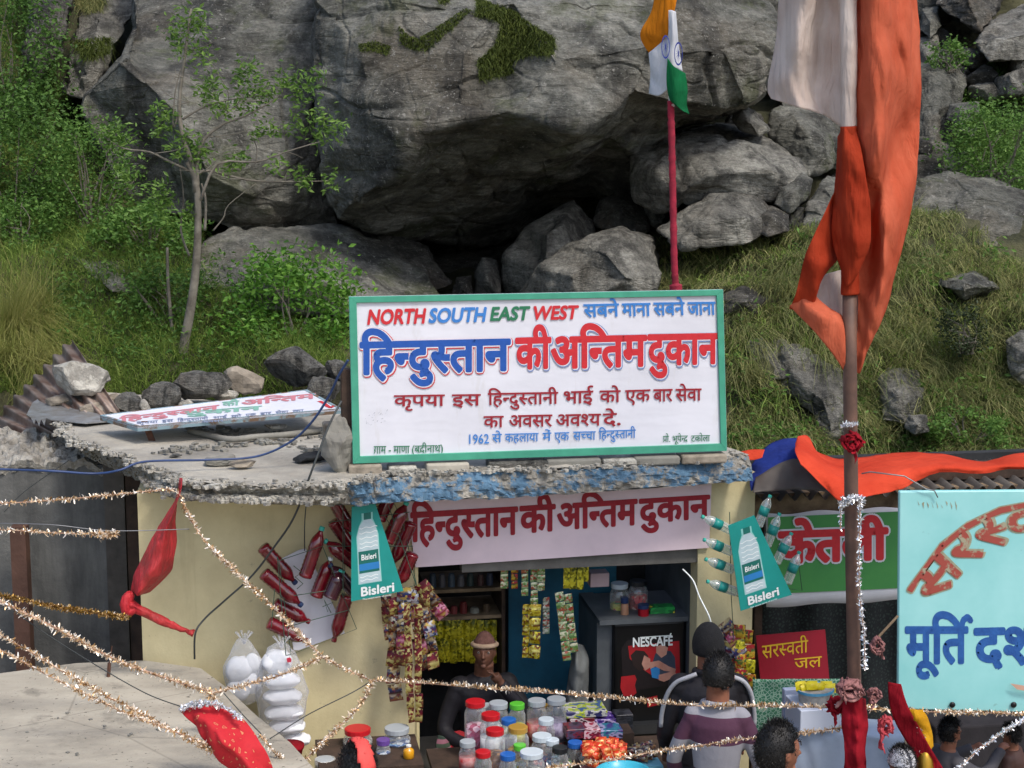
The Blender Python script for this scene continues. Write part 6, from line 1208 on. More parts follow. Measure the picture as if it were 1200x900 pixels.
M_BC = pm('blue_cable', '2c4472', '24365c', sc=6, rough=.4, bump=0); M_GC = pm('grey_cable', '3c4040', '2c3030', sc=6, rough=.5, bump=0); M_SW = pm('steel_wire', '7a7c80', sc=6, metal=.6, rough=.4, bump=0)
wire('blue electric cable running from the left edge over the roof up to the white board', [(-40, 549, 10.2), (0, 550, 10.3), (60, 552, 10.3), (110, 555, 10.4), (140, 551, 10.4), (170, 541, 10.5), (240, 539, 10.7), (300, 535, 10.8), (340, 518, 10.8), (365, 495, 10.75), (385, 465, 10.7), (397, 440, 10.65), (408, 422, 10.6)], .008, M_BC)
wire('dark grey cable sagging from the roof down the yellow wall behind the bottles', [(400, 470, 10.5), (385, 500, 10.4), (366, 550, 10.3), (345, 605, 10.35), (322, 640, 10.4), (295, 675, 10.45), (262, 705, 10.5), (240, 725, 10.5), (229, 742, 10.45), (228, 772, 10.5)], .007, M_GC)
wire('thin steel wire across the dark wall to the garland below the pennant', [(-20, 613, 9.9), (60, 615, 9.9), (130, 622, 10), (222, 620, 10.1)], .003, M_SW, name='wire', cat='wire')
wire('thin dark wire slanting over the low roof to the red printed cloth', [(-20, 690, 8.9), (50, 740, 8.9), (110, 778, 8.8), (170, 812, 8.7), (212, 828, 8.6)], .003, M_GC, name='wire', cat='wire')
wire('thin dark wire from the low roof knot down to the printed cloth', [(262, 812, 9.1), (285, 838, 9), (306, 860, 8.9)], .003, M_GC, name='wire', cat='wire')
wire('thin dark wire rising from the red cloth to the doorway garland', [(316, 866, 9.1), (360, 838, 9.2), (410, 813, 9.3), (432, 800, 9.4)], .003, M_GC, name='wire', cat='wire')
wire('short dark wire hanging from the roof edge to the white panel', [(359, 588, 10.55), (357, 615, 10.6), (357, 645, 10.8)], .004, M_GC, name='wire', cat='wire')
wire('white cord hanging inside the opening by the yellow pillar', [(800, 667, 11.2), (812, 680, 11.15), (820, 700, 11.1), (830, 720, 11.05), (834, 733, 11.05)], .005, M_WHP, name='cord', cat='cord')
wire('thin wire crossing the dark cement wall', [(5, 600, 11.7), (30, 575, 11.7), (80, 540, 11.7)], .003, M_GC, name='wire', cat='wire')
# red cloth knots on the pole
M_RC = fabric('red_chiffon', 'b02030', '7c101c', .25); M_PC = fabric('faded_pink_cloth', 'b88884', '8a5a5a', .25); M_YC = fabric('marigold_cloth', 'e0b428', 'c08818', .25)
def wad(label, cx, cy, Y, rx, ry, mat, seed, name='cloth_knot', parts=3, cat='cloth'):
    t = thing(name, label, cat, at(cx, cy+ry, Y), 0); k = Y/FPX; r_ = random.Random(seed)
    for i in range(parts+3):      # crumpled ribbons of cloth looping round the knot
        P = []; p = at(cx, cy, Y)+Vector((r_.gauss(0, .3)*rx*k, -.01, r_.gauss(0, .3)*ry*k)); a = r_.uniform(0, 6); hang = i % 3 == 0
        for s_ in range(9):
            a += r_.uniform(.4, 1.3); P.append(at(cx, cy, Y)+Vector((math.cos(a)*rx*k*r_.uniform(.3, .95), -abs(math.sin(a*1.3))*rx*k*.7, math.sin(a)*ry*k*r_.uniform(.3, .95))))
        if hang: P += [P[-1]+Vector((r_.uniform(-.01, .01), 0, -ry*k*.8)), P[-1]+Vector((r_.uniform(-.02, .02), -.01, -ry*k*1.5))]
        P = crom(P, 60); V = []; wd_ = rx*k*.34
        for s_, q_ in enumerate(P):
            n_ = Vector((mn.noise(Vector((s_*.13, seed, i)))*1.5, .5, mn.noise(Vector((s_*.11, seed+9, i)))*1.5+.2)).normalized(); ww = wd_*(1+.5*mn.noise(Vector((s_*.3, i, 3))))
            for e in (-1, -.35, .35, 1): V.append(q_+n_*e*ww+Vector((0, -.012*(abs(e) < .5), 0)))
        o_ = MB().add(V, [(4*s_+e, 4*s_+e+1, 4*s_+e+5, 4*s_+e+4) for s_ in range(60) for e in range(3)]).build('fold', mat, t, True); o_.modifiers.new('t', 'SOLIDIFY').thickness = .002
    return t
wad('red chiffon scrap knotted round the flagpole at roof height', 997, 517, 8.93, 14, 13, M_RC, 1)
wad('faded pink cloth wad tied to the flagpole beside the stall counter', 995, 805, 8.9, 17, 13, M_PC, 3, parts=4)
wad('faded pink cloth ball right of the wad on the flagpole', 1024, 812, 8.9, 10, 9, M_PC, 4, parts=2)
wad('small pinkish cloth bundle on a stick in the dark stall', 1027, 755, 9.4, 10, 11, M_PC, 5, parts=2)
wad('red cloth bundle low on the left of the flagpole', 978, 825, 9.0, 11, 13, M_RC, 6)
wad('pinkish red wad hanging low between the flagpole and the yellow cloth', 1036, 850, 8.9, 11, 15, pm('pinkish_red_cloth', 'c04a54', '9c3038', sc=8, bump=.4), 7)
cloth('red_scarf', [[(988, 815, 8.94), (1001, 810, 8.88), (1014, 820, 8.95)], [(986, 845, 8.92), (1003, 845, 8.86), (1017, 850, 8.95)], [(989, 880, 8.92), (1004, 880, 8.86), (1014, 885, 8.94)], [(987, 930, 8.92), (1004, 930, 8.86), (1018, 930, 8.94)]], 30, 40, M_RC, amp=.03, sc=8, label='long red scarf hanging down the foot of the flagpole', cat='scarf')
cloth('red_ribbon', [[(1041, 800, 8.9), (1056, 802, 8.88)], [(1042, 825, 8.9), (1062, 822, 8.86)], [(1050, 850, 8.9), (1074, 848, 8.86)], [(1068, 880, 8.9), (1090, 876, 8.86)], [(1085, 910, 8.9), (1108, 906, 8.86)]], 8, 24, M_RC, amp=.02, sc=8, label='red ribbon falling diagonally under the left corner of the turquoise sign', cat='ribbon')
wire('bamboo stick poking from the pink bundle towards the turquoise sign', [(1028, 748, 9.45), (1052, 722, 9.55)], .008, M_WOOD, name='stick', cat='stick')
cloth('yellow_cloth', [[(1057, 832, 8.95), (1068, 830, 8.9), (1082, 832, 8.9)], [(1058, 842, 8.93), (1072, 845, 8.86), (1088, 842, 8.9)], [(1070, 858, 8.92), (1082, 862, 8.88), (1092, 858, 8.9)], [(1076, 880, 8.92), (1086, 884, 8.88), (1094, 876, 8.9)]], 12, 18, M_YC, amp=.03, sc=9, label='marigold yellow cloth tied below the corner of the turquoise sign', cat='cloth')
bt = thing('brass_bell', 'small brass bell hanging at the bottom right beside the red ribbon', 'bell', at(1084, 905, 8.9), 0)
MB().lathe(at(1084, 915, 8.9), at(1084, 876, 8.9), [(0, .075), (.06, .07), (.12, .058), (.4, .05), (.7, .042), (.85, .028), (.95, .012), (1, .012)], 20).build('bell_body', pm('brass', 'c8a040', 'a88030', sc=5, metal=.9, rough=.3, bump=.05), bt, True)
MB().tube([at(1084, 876, 8.9), at(1084, 868, 8.9)], .008, 8).build('hook', M_METAL, bt)

# ================= counter and its goods =================
yc = -.62
cz = .66
ct = thing('shop_counter', 'shop counter crowded with jars and sweets across the opening', 'counter', S(2, -.4, 0))
ca, cb = facl(500, 880, -.4).x, facl(786, 880, -.4).x
MB().box(ca, cb, -1.42, -.38, cz-.04, cz).build('counter_top', M_DWOOD, ct); MB().box(ca+.03, cb-.03, -1.38, -.42, .0, cz-.042).build('counter_front', M_RUST, ct)
MB().box(facl(662, 850, -.6).x, facl(735, 850, -.6).x, -.8, -.42, cz+.001, .845).build('display_step', M_DWOOD, ct); MB().box(facl(662, 850, -.8).x, facl(735, 850, -.8).x, -1.08, -.802, cz+.001, .79).build('display_step', M_DWOOD, ct)
M_JAR = clear_plastic('jar_plastic', (.93, .96, .97), .13, .06)
def jar(label, px, pyt, pyb, y, wpx, lid, fill, group='lidded sweet jars on the counter', lab=None, fillh=.75, zbase=None):
    if group == 'lidded sweet jars on the counter' and zbase is None: y -= .5
    wpx *= 1.1
    top = facl(px, pyt, y); k = wpx/FPX*(11-.3+y+.2); r = k/2; zb_ = zbase if zbase is not None else cz+.002
    b = S(top.x, y, zb_); t3 = S(top.x, y, top.z); H = top.z-zb_; t = thing('sweet_jar', label, 'jar', b, FA, group)
    lh_ = .03/H
    MB().lathe(b, t3, [(0, r*.9), (.03, r), (1-lh_*2.6, r), (1-lh_*1.9, r*.85), (1-lh_, r*.74)], 18).build('body', M_JAR, t, True)
    MB().lathe(b, t3, [(1-lh_*1.15, r*.86), (1-lh_*1.1, r*.9), (1-.1*lh_, r*.9), (1, r*.82)], 18).build('lid', lid, t, False)
    MB().lathe(b, t3, [(.015, r*.84), (.03, r*.94), ((1-lh_*3)*fillh, r*.94), ((1-lh_*3)*fillh+.02, r*.7)], 14).build('contents', fill, t, True)
    if lab: MB().lathe(b, t3, [(.25, r*.99), (.25, r*1.012), (.6, r*1.012), (.6, r*.99)], 18).build('wrapper', lab, t, True)
    return t
def sweets(name, cols, sc=30):
    n = N(name); v = n.n('TexVoronoi'); v.inputs['Scale'].default_value = sc; n.l(n.co.outputs['Object'], v.inputs['Vector']); s = n.n('SeparateColor'); n.l(v.outputs['Color'], s.inputs[0])
    r = n.ramp(s.outputs[0], [((i+.01)/len(cols), c) for i, c in enumerate(cols)]); r.node.color_ramp.interpolation = 'CONSTANT'; n.col(r); n.set(Roughness=.4); n.bump(v.outputs['Distance'], .8, .02); return n.m
S_PNK = sweets('pink_sweets', ['d0507c', 'e48aa8', 'b02c58', 'f0c0d0']); S_WHT = sweets('pale_sweets', ['d8d4cc', 'b8b0a0', 'e8e6e0', '8a8478']); S_YG = sweets('yellow_green_sweets', ['d8c840', '5a9a3c', 'e8e070', 'c04030']); S_PUR = sweets('purple_sweets', ['5a2a6a', '2a2a6a', 'c8404c', 'd8d0e0'])
S_MIX = sweets('mixed_sweets', ['c02c34', '3a70b0', '50a050', 'e0c040', 'e8e8e8']); S_BRN = sweets('brown_sweets', ['6a3a20', '8a5530', '4a2818', 'a87848']); S_RED = sweets('red_sweets', ['b81c28', 'd83038', '8a1020', 'e8c0b0']); S_BW = sweets('blue_white_sweets', ['2a60a8', 'e0e6ee', '88b0d8', '284080']); S_GLD = sweets('golden_sweets', ['c88a28', 'e0b040', 'a06818', 'e8d090'])
L_RED, L_GRY, L_GRN, L_BLU, L_BLK, L_GLD = pm('red_lid', 'c01c26', sc=4, rough=.35, bump=0), pm('grey_lid', 'aab2b8', sc=4, rough=.35, bump=0), pm('green_lid', '5cc03a', sc=4, rough=.35, bump=0), pm('blue_lid', '2462b4', sc=4, rough=.35, bump=0), pm('black_lid', '23262a', sc=4, rough=.35, bump=0), pm('gold_lid', 'b08a3c', sc=4, rough=.35, bump=0)
L_PUR = pm('purple_lid', '6a4a9a', sc=4, rough=.35, bump=0); L_CLR = pm('milky_lid', 'c8d4dc', sc=4, rough=.3, bump=0)
W_YEL = pm('yellow_wrapper', 'd8d040', 'c0b838', sc=12, bump=0); W_RED = pm('red_wrapper', 'a83030', 'c8a0a0', sc=16, bump=0); W_PUR = pm('purple_wrapper', '463060', 'c0b8d0', sc=14, bump=0); W_WHT = pm('white_wrapper', 'd8d8d8', 'b0b0b8', sc=14, bump=0)
JR = [('red lidded jar of pink sweets at the left of the back row', 557, 821, 880, -.1, 25, L_RED, S_PNK, None), ('grey lidded jar of pale sweets behind the two red lidded jars', 584, 823, 880, -.08, 24, L_GRY, S_WHT, None), ('green lidded jar with a yellow wrapper in the back row', 606, 824, 880, -.12, 19, L_GRN, S_YG, W_YEL), ('tall jar with a red wrapper and pale lid beside the blue wall', 629, 820, 882, -.08, 23, L_GRY, S_GLD, W_RED), ('tall jar of red sweets with a purple wrapper, rightmost of the back row', 652, 818, 882, -.08, 24, L_GRY, S_RED, W_PUR),
      ('red lidded jar standing before the pink sweets jar, middle row', 575, 836, 905, -.3, 24, L_RED, S_PNK, W_WHT), ('red lidded jar of brown sweets at the front left of the counter', 580, 854, 930, -.52, 23, L_RED, S_BRN, None), ('gold lidded jar of golden sweets in the middle of the counter', 607, 851, 925, -.42, 25, L_GLD, S_GLD, None),
      ('pale lidded jar with purple and white sweets behind the big clear lid', 635, 861, 930, -.42, 25, L_CLR, S_PUR, None), ('wide clear lidded jar in front of the middle of the counter', 623, 880, 960, -.62, 30, L_CLR, S_WHT, None), ('blue lidded jar at the front edge, left of the wide clear jar', 595, 883, 960, -.64, 20, L_BLU, S_BW, None), ('black lidded jar right of the wide clear jar', 656, 875, 950, -.56, 20, L_BLK, S_MIX, None),
      ('blue lidded jar of pale sweets beside the orange packets', 674, 869, 945, -.5, 19, L_BLU, S_YG, None), ('red lidded jar of red sweets before the orange packets', 691, 874, 950, -.56, 24, L_RED, S_RED, None), ('small clear lidded jar between the pale lidded jar and the black lidded jar', 647, 866, 940, -.46, 18, L_CLR, S_BW, None)]
JR += [('tall jar of golden sweets peeping between the pink jar and the two red lids', 571, 826, 880, .02, 20, L_GRY, S_GLD, W_RED), ('small green lidded jar of mixed sweets at the front between blue and gold lids', 609, 872, 940, -.5, 16, L_GRN, S_MIX, None), ('white lidded jar of brown sweets behind the pale purple sweets jar', 640, 842, 900, -.26, 20, L_CLR, S_BRN, None),
       ('blue lidded jar of pink sweets behind the gold lidded jar', 596, 842, 900, -.26, 19, L_BLU, S_PNK, W_WHT), ('red lidded jar of mixed sweets left of the front blue lidded jar', 566, 880, 950, -.62, 20, L_RED, S_MIX, None), ('grey lidded jar of pink sweets at the far left of the counter', 548, 868, 940, -.4, 20, L_GRY, S_PNK, W_RED), ('yellow wrapped jar between the red wrapped and purple wrapped tall jars', 641, 826, 882, .03, 16, L_GLD, S_YG, W_YEL)]
for lab, px, a_, b_, y, w_, l_, f_, wr in JR: jar(lab, px, a_, b_, y, w_, l_, f_, lab=wr)
# jars on a low shelf below the yellow wall
sh = thing('side_table', 'low table of jars against the yellow wall left of the doorway', 'table', S(.3, -.5, 0))
ta, tb = facl(372, 890, -.5).x, facl(492, 890, -.5).x; MB().box(ta, tb, -.75, -.2, .66, .7).build('table_top', M_DWOOD, sh)
for dx in (ta+.04, tb-.08):
    for dy in (-.72, -.26): MB().box(dx, dx+.04, dy, dy+.04, 0, .658).build('leg', M_DWOOD, sh)
for lab, px, a_, y, w_, l_, f_ in (('red lidded jar on the low table behind the black haired head', 419, 853, -.35, 33, L_RED, S_WHT), ('grey lidded jar of small packets on the low table', 465, 852, -.35, 31, L_GRY, S_BW), ('violet lidded jar between the red and grey lidded jars', 449, 866, -.5, 17, L_PUR, S_BW), ('flat white lidded jar at the left end of the low table', 381, 889, -.55, 24, L_GRY, S_WHT)):
    jar(lab, px, a_, 960, y, w_, l_, f_, 'jars on the low table', fillh=.6, zbase=.7)
t = thing('juice_bottle', 'small bottle of orange juice with white cap at the right end of the low table', 'bottle', S(facl(479, 890, -.62).x, -.62, .7), FA)
a_ = S(facl(479, 890, -.62).x, -.62, .7); b_ = fac(478, 873, -.62); b_ = Vector((a_.x, a_.y, b_.z)); 
MB().lathe(a_, b_, [(0, .03), (.04, .036), (.55, .036), (.68, .03), (.8, .014), (.9, .013)], 14).build('body', pm('orange_juice', 'e0a020', sc=5, rough=.2, bump=0, coat=.5), t, True); MB().lathe(a_, b_, [(.88, .017), (1, .017)], 12).build('cap', M_WHP, t)
t = thing('bowl', 'red plastic bowl with a pale rim behind the printed cloth', 'bowl', fac(340, 885, -.5), 0)
MB().lathe(fac(340, 893, -.5), fac(340, 872, -.5), [(0, .04), (.3, .07), (.8, .085), (.81, .09), (1, .09)], 18).build('bowl_body', M_RC, t, True)
# boxes and packets on the counter
def gbox(name, label, px0, py0, px1, py1, y, d, mat, rot=0, cat='box', group=None):
    m = MB().fbox(px0, py0, px1, py1, y, d); return props(bevel(free(m.build(name, mat)), .003), label, cat, group)
def printbox(nm, cols, sc=14):
    n = N(nm); f = n.noise(sc, 2, .5, n.vec((1, 1, 2))); r = n.ramp(f, [(.3+.4*i/len(cols), c) for i, c in enumerate(cols)]); r.node.color_ramp.interpolation = 'CONSTANT'; n.col(r); n.set(Roughness=.35); return n.m
BX = [('flat box with a lime and blue lid at the back right of the counter', 664, 834, 712, 841, -.1, .2, ['4a6a9a', 'b8c840', 'c8c8c0', '3a3a6a']), ('maroon sweet box under the lime lidded box', 668, 842, 697, 853, -.22, .18, ['5a1424', '8a1c30', 'd8c8c8', '3a0c18']), ('violet chocolate box right of the maroon box', 697, 843, 722, 852, -.2, .16, ['3a2468', '5a3a9a', 'c8b8e0', '2a1a50']), ('dark box below the maroon box', 664, 855, 686, 866, -.36, .14, ['2a2430', '4a3a50', '6a2030', '1a1820']), ('striped red and white box in the middle right', 684, 855, 704, 866, -.36, .14, ['a03048', 'd0b0b8', '702038', 'b84860']), ('purple and teal box right of the striped box', 704, 856, 730, 866, -.34, .14, ['4a3a80', '307a90', 'a09ac0', '2a2a50']),
      ('dark closed box between the sweets and the coffee machine', 722, 838, 742, 862, -.05, .12, ['2c2e33', '3c3e44', '24262a', '34363c'])]
for lab, a_, b_, c_, d_, y, dp, cols in BX: gbox('sweet_box', lab, a_, b_, c_, d_, -.62-(.0 if b_ < 850 else .34), dp, printbox('print_'+cols[0]+str(a_), cols), group='boxes of sweets on the counter')
tr = thing('sweet_tray', 'heap of orange foil sweet packets in a tray on the counter', 'sweets', S(facl(715, 880, -1).x, -.95, cz+.02), FA)
MB().box(facl(684, 880, -1.1).x, facl(733, 880, -1.1).x, -1.3, -.99, cz+.001, cz+.05).build('tray', M_WOOD, tr)
S_OR = foil('orange_foil', ['c8301c', 'e0682c', 'e8b070', 'c8301c', 'd04020'])
for k in range(40):
    px = random.uniform(688, 730); y = random.uniform(-1.22, -1.02); py = 891-random.uniform(0, 18)-(y+1.22)*70
    inst(packet_mesh(.07, .06, S_OR, .6), 'packet', tr, Matrix.Translation(fac(px, py, y)) @ Matrix.Rotation(FA+random.uniform(-.8, .8), 4, 'Z') @ Matrix.Rotation(random.uniform(-.9, .1), 4, 'X'))
tr = thing('sweet_tray', 'tray of brown gold sweets with a pale blue rim by the black jacket', 'sweets', S(facl(755, 880, -1).x, -.95, cz+.02), FA)
MB().box(facl(733, 880, -1).x, facl(770, 880, -1).x, -1.16, -.82, cz+.001, cz+.1).build('tray', pm('pale_blue_tray', '7ac0d8', sc=4, rough=.3), tr)
for k in range(22):
    px = random.uniform(738, 765); y = random.uniform(-1.1, -.88); py = 886-random.uniform(0, 5)-(y+1.1)*75
    inst(packet_mesh(.055, .05, F_GOLD, .7), 'packet', tr, Matrix.Translation(fac(px, py, y)) @ Matrix.Rotation(FA+random.uniform(-.8, .8), 4, 'Z') @ Matrix.Rotation(random.uniform(-1.1, -.2), 4, 'X'))
bs = thing('basin', 'turquoise rimmed plastic basin at the bottom edge below the orange sweets', 'basin', fac(722, 920, -1.6), 0)
MB().lathe(fac(730, 950, -1.6), fac(730, 903, -1.6), [(0, .11), (.8, .16), (.82, .175), (.95, .178), (1, .165), (.97, .155), (.8, .14)], 28).build('basin_body', pm('turquoise_plastic', '40b0c8', sc=4, rough=.3, bump=0), bs, True)
# steel ledge of the coffee machine etc.
mc = thing('coffee_machine', 'tall black coffee vending machine with a red and black poster on its front', 'machine', fac(760, 860, .25))
mh = lambda px, py, off=0: fac(px, py, .25-off)
x0, x1 = facl(719, 800, .25).x, facl(803, 800, .25).x; zt_ = facl(760, 729, .25).z
bevel(MB().box(x0, x1, .25, .9, .4, zt_).build('body', M_BLACK, mc), .02, 3); MB().box(x0-.11, x0-.003, .3, .95, .3, zt_+.03).build('side_cabinet', M_LAMG, mc); MB().box(x0-.11, x1+.02, .22, .9, zt_+.002, zt_+.035).build('top_board', M_LAMG, mc)
MB().box(x0+.05, x1-.05, .17, .249, facl(760, 858, .2).z, facl(760, 852, .2).z+.03).build('drip_tray', pm('dark_steel', '55585c', sc=5, metal=.7, rough=.3), mc)
def fp_(nm, pts, off, mat): flat(nm, pts, mh, off, mat, mc)
M_PRD, M_SKN, M_HRD, M_SHT = pm('poster_red', 'b01c24', '8c141c', sc=4, bump=0), pm('poster_skin', 'c09080', 'a87464', sc=9, bump=0), pm('poster_dark', '2a1c1a', sc=4, bump=0), pm('poster_shirt', '3c4658', '2c3444', sc=6, bump=0)
fp_('poster', [(735, 750), (797, 744), (799, 800), (730, 812), (728, 760)], .003, pm('poster_black', '1a1214', sc=5, bump=0))
fp_('poster_picture', [(736, 757), (796, 751), (797, 790), (772, 797), (750, 782), (738, 772)], .004, M_PRD)
letters('lettering', 'NESCAFÉ', (742, 788, 747.5, 745, 758, 756), mh, .010, M_WHP, mc, bold=.03, cap=.70); 
fp_('poster_line', [(750, 746.5), (787, 744), (787, 745), (750, 747.6)], .006, M_WHP)
fp_('poster_figure', [(765, 775), (768, 766), (776, 762), (786, 763), (791, 770), (792, 786), (780, 797), (770, 790)], .005, M_SHT)
fp_('poster_figure', [(769, 765), (769, 757), (773, 753), (780, 753), (783, 758), (781, 767), (775, 771)], .006, M_SKN); fp_('poster_figure', [(769, 758), (772, 752), (779, 750), (784, 754), (783, 759), (776, 755)], .007, M_HRD)
fp_('poster_figure', [(739, 768), (745, 762), (755, 763), (760, 769), (757, 782), (750, 787), (742, 780)], .0055, M_HRD); fp_('poster_figure', [(755, 768), (762, 772), (762, 782), (756, 786), (752, 778)], .0065, M_SKN)
fp_('poster_figure', [(762, 776), (772, 774), (784, 781), (792, 784), (791, 788), (778, 786), (768, 781), (762, 784)], .0075, M_SKN); fp_('poster_figure', [(772, 791), (790, 786), (794, 792), (778, 799), (772, 797)], .0075, M_SKN); fp_('poster_figure', [(762, 782), (773, 782), (773, 796), (764, 794)], .007, M_BLP)
fp_('red_cup_print', [(728, 793), (744, 791), (746, 796), (744, 803), (746, 812), (741, 816), (731, 816), (727, 806)], .004, M_PRD); fp_('red_cup_print', [(758, 818), (770, 815), (772, 826), (759, 829)], .004, M_PRD)
# goods on top of the machine
a_ = fac(732, 729, .35); b_ = fac(732, 700, .35)
t = thing('bottle', 'tan filled bottle with dark cap standing on the coffee machine', 'bottle', a_); MB().lathe(a_, b_, [(0, .026), (.05, .03), (.7, .028), (.78, .02)], 12).build('body', pm('tan_drink', 'b08468', sc=4, rough=.3, bump=0), t, True); MB().lathe(a_, b_, [(.78, .028), (1, .028)], 12).build('cap', M_NCAP, t)
a_ = fac(754, 733, .3); b_ = fac(754, 708, .3)
t = thing('jar', 'dark red canister with navy lid on the coffee machine', 'jar', a_); MB().lathe(a_, b_, [(0, .035), (.05, .038), (.8, .038), (.82, .034)], 14).build('body', M_RC, t, True); MB().lathe(a_, b_, [(.82, .04), (1, .04)], 14).build('lid', M_NCAP, t)
gbox('tea_box', 'bright green carton lying on top of the coffee machine', 762, 712, 791, 726, .32, .1, printbox('green_carton', ['1f7a3c', '2a9a48', '1a6a34', 'd8c840'], 9))
jar('tall clear jar of yellow sweets on the coffee machine', 726, 683, 722, .5, 22, L_CLR, S_YG, None, None, .6, facl(726, 722, .5).z); jar('tall dark jar of red sweets at the back of the coffee machine', 748, 680, 720, .5, 22, L_BLK, S_RED, None, None, .9, facl(748, 720, .5).z)
gbox('white_carton', 'small pinkish white carton hanging high in the opening', 692, 672, 714, 688, .3, .12, pm('carton', 'b8a0a4', 'a89094', sc=4))
# hanging sheer sack
cloth('white_sack', [[fac(672, 757, .35), fac(676, 755, .30), fac(683, 758, .36)], [fac(667, 785, .33), fac(676, 783, .25), fac(690, 776, .36)], [fac(663, 812, .35), fac(676, 812, .28), fac(689, 808, .35)], [fac(661, 836, .35), fac(676, 838, .28), fac(690, 836, .35)]], 14, 18, fabric('translucent_white', '9a9e9c', '74787a', .3, (4, 4, 1)), amp=.03, sc=8, label='crumpled white sack hanging before the blue wall beside the coffee machine', cat='sack')
# left shelf inside
sf = thing('wall_shelf', 'dark shelf with rows of small tins inside the left of the opening', 'shelf', fac(540, 722, .8))
for zpx in (722, 690): MB().fbox(500, zpx, 592, zpx+4, .62, .5).build('shelf_board', M_WOOD, sf)
MB().fbox(588, 660, 592, 800, .6, .5).build('shelf_side', M_DWOOD, sf)
for k, (px, py, w_, h_, c) in enumerate(((508, 722, 10, 16, '8a7a58'), (519, 722, 11, 14, 'a89a88'), (532, 722, 9, 12, '7a3838'), (543, 722, 10, 17, '6a2a2a'), (556, 722, 12, 10, '8a8a80'), (570, 722, 10, 15, '5a4a3a'), (507, 690, 9, 18, '3a4a5a'), (518, 690, 9, 17, '5a5a60'), (529, 690, 9, 18, '4a5a6a'), (540, 690, 9, 16, '6a6a70'), (551, 690, 9, 18, '3a4a4a'), (563, 690, 9, 17, '5a4040'), (574, 690, 9, 18, '404a60'))):
    a_ = fac(px, py, .7); b_ = fac(px, py-h_, .7); o_ = MB().lathe(a_, b_, [(0, w_*.0028), (.85, w_*.0028), (.86, w_*.0022), (1, w_*.0022)], 10).build('tin', pm('tin_'+c, c, sc=9, rough=.4, bump=0)); free(o_)
    props(o_, '%s small %s on the %s shelf inside the opening' % (['leftmost', 'second from left', 'third from left', 'fourth from left', 'fifth from left', 'rightmost', 'leftmost', 'second from left', 'third from left', 'middle', 'fifth from left', 'second from right', 'rightmost'][k], 'tin', 'lower' if k < 6 else 'upper'), 'tin', 'tins on the dark shelf')
# stall table, box, basket
tb_ = thing('stall_table', 'table under a pale blue cloth in front of the stall curtain', 'table', at(985, 980, 10.4), 0)
cloth('tablecloth', [[(920, 838, 10.6), (960, 838, 10.6), (1000, 842, 10.6), (1060, 846, 10.6)], [(922, 850, 10.25), (960, 852, 10.25), (1000, 856, 10.25), (1060, 860, 10.25)], [(924, 875, 10.2), (960, 878, 10.16), (1000, 880, 10.2), (1060, 884, 10.18)], [(926, 960, 10.15), (960, 962, 10.2), (1000, 962, 10.12), (1060, 962, 10.18)]], 26, 24, pm('pale_blue_cloth', 'aab8cc', '94a4ba', sc=3, rough=.8, bump=.2), tb_, .02, 6)
gbox('plastic_box', 'white plastic box with faint print on the pale blue table', 938, 832, 985, 858, -1.35, .3, pm('white_plastic', 'ccd4e4', 'c0c8d8', sc=2, rough=.4, bump=0)); gbox('plastic_chair_back', 'pale blue plastic chair back at the left end of the stall table', 919, 808, 942, 842, -1.0, .05, pm('pale_blue_plastic', 'a8b4d0', sc=2, rough=.4, bump=0), cat='chair')
t = thing('basket', 'round white ribbed basket with a blue rim full of yellow packets on the white box', 'basket', fac(955, 830, -1.2))
MB().lathe(fac(955, 833, -1.2), fac(955, 806, -1.2), [(0, .085), (.05, .09), (.9, .108)]+[(.9, .116), (1, .116), (1, .104)], 28).build('basket_body', pm('ribbed_white', 'b8b4ac', '8a867e', sc=16, rough=.6, bump=.4), t, False)
MB().lathe(fac(955, 809, -1.2), fac(955, 806, -1.2), [(0, .119), (1, .119)], 28).build('rim', pm('blue_rim', '5aa8d0', sc=4), t)
for k in range(9): inst(packet_mesh(.075, .06, pm('bright_yellow_foil', 'e8d820', 'c8b010', sc=14, rough=.3, bump=.2), .5), 'packet', t, Matrix.Translation(fac(938+k*4.3, 800+random.uniform(-3, 2), -1.24+random.uniform(0, .08))) @ Matrix.Rotation(FA+random.uniform(-.6, .6), 4, 'Z') @ Matrix.Rotation(random.uniform(-.7, -.1), 4, 'X'))

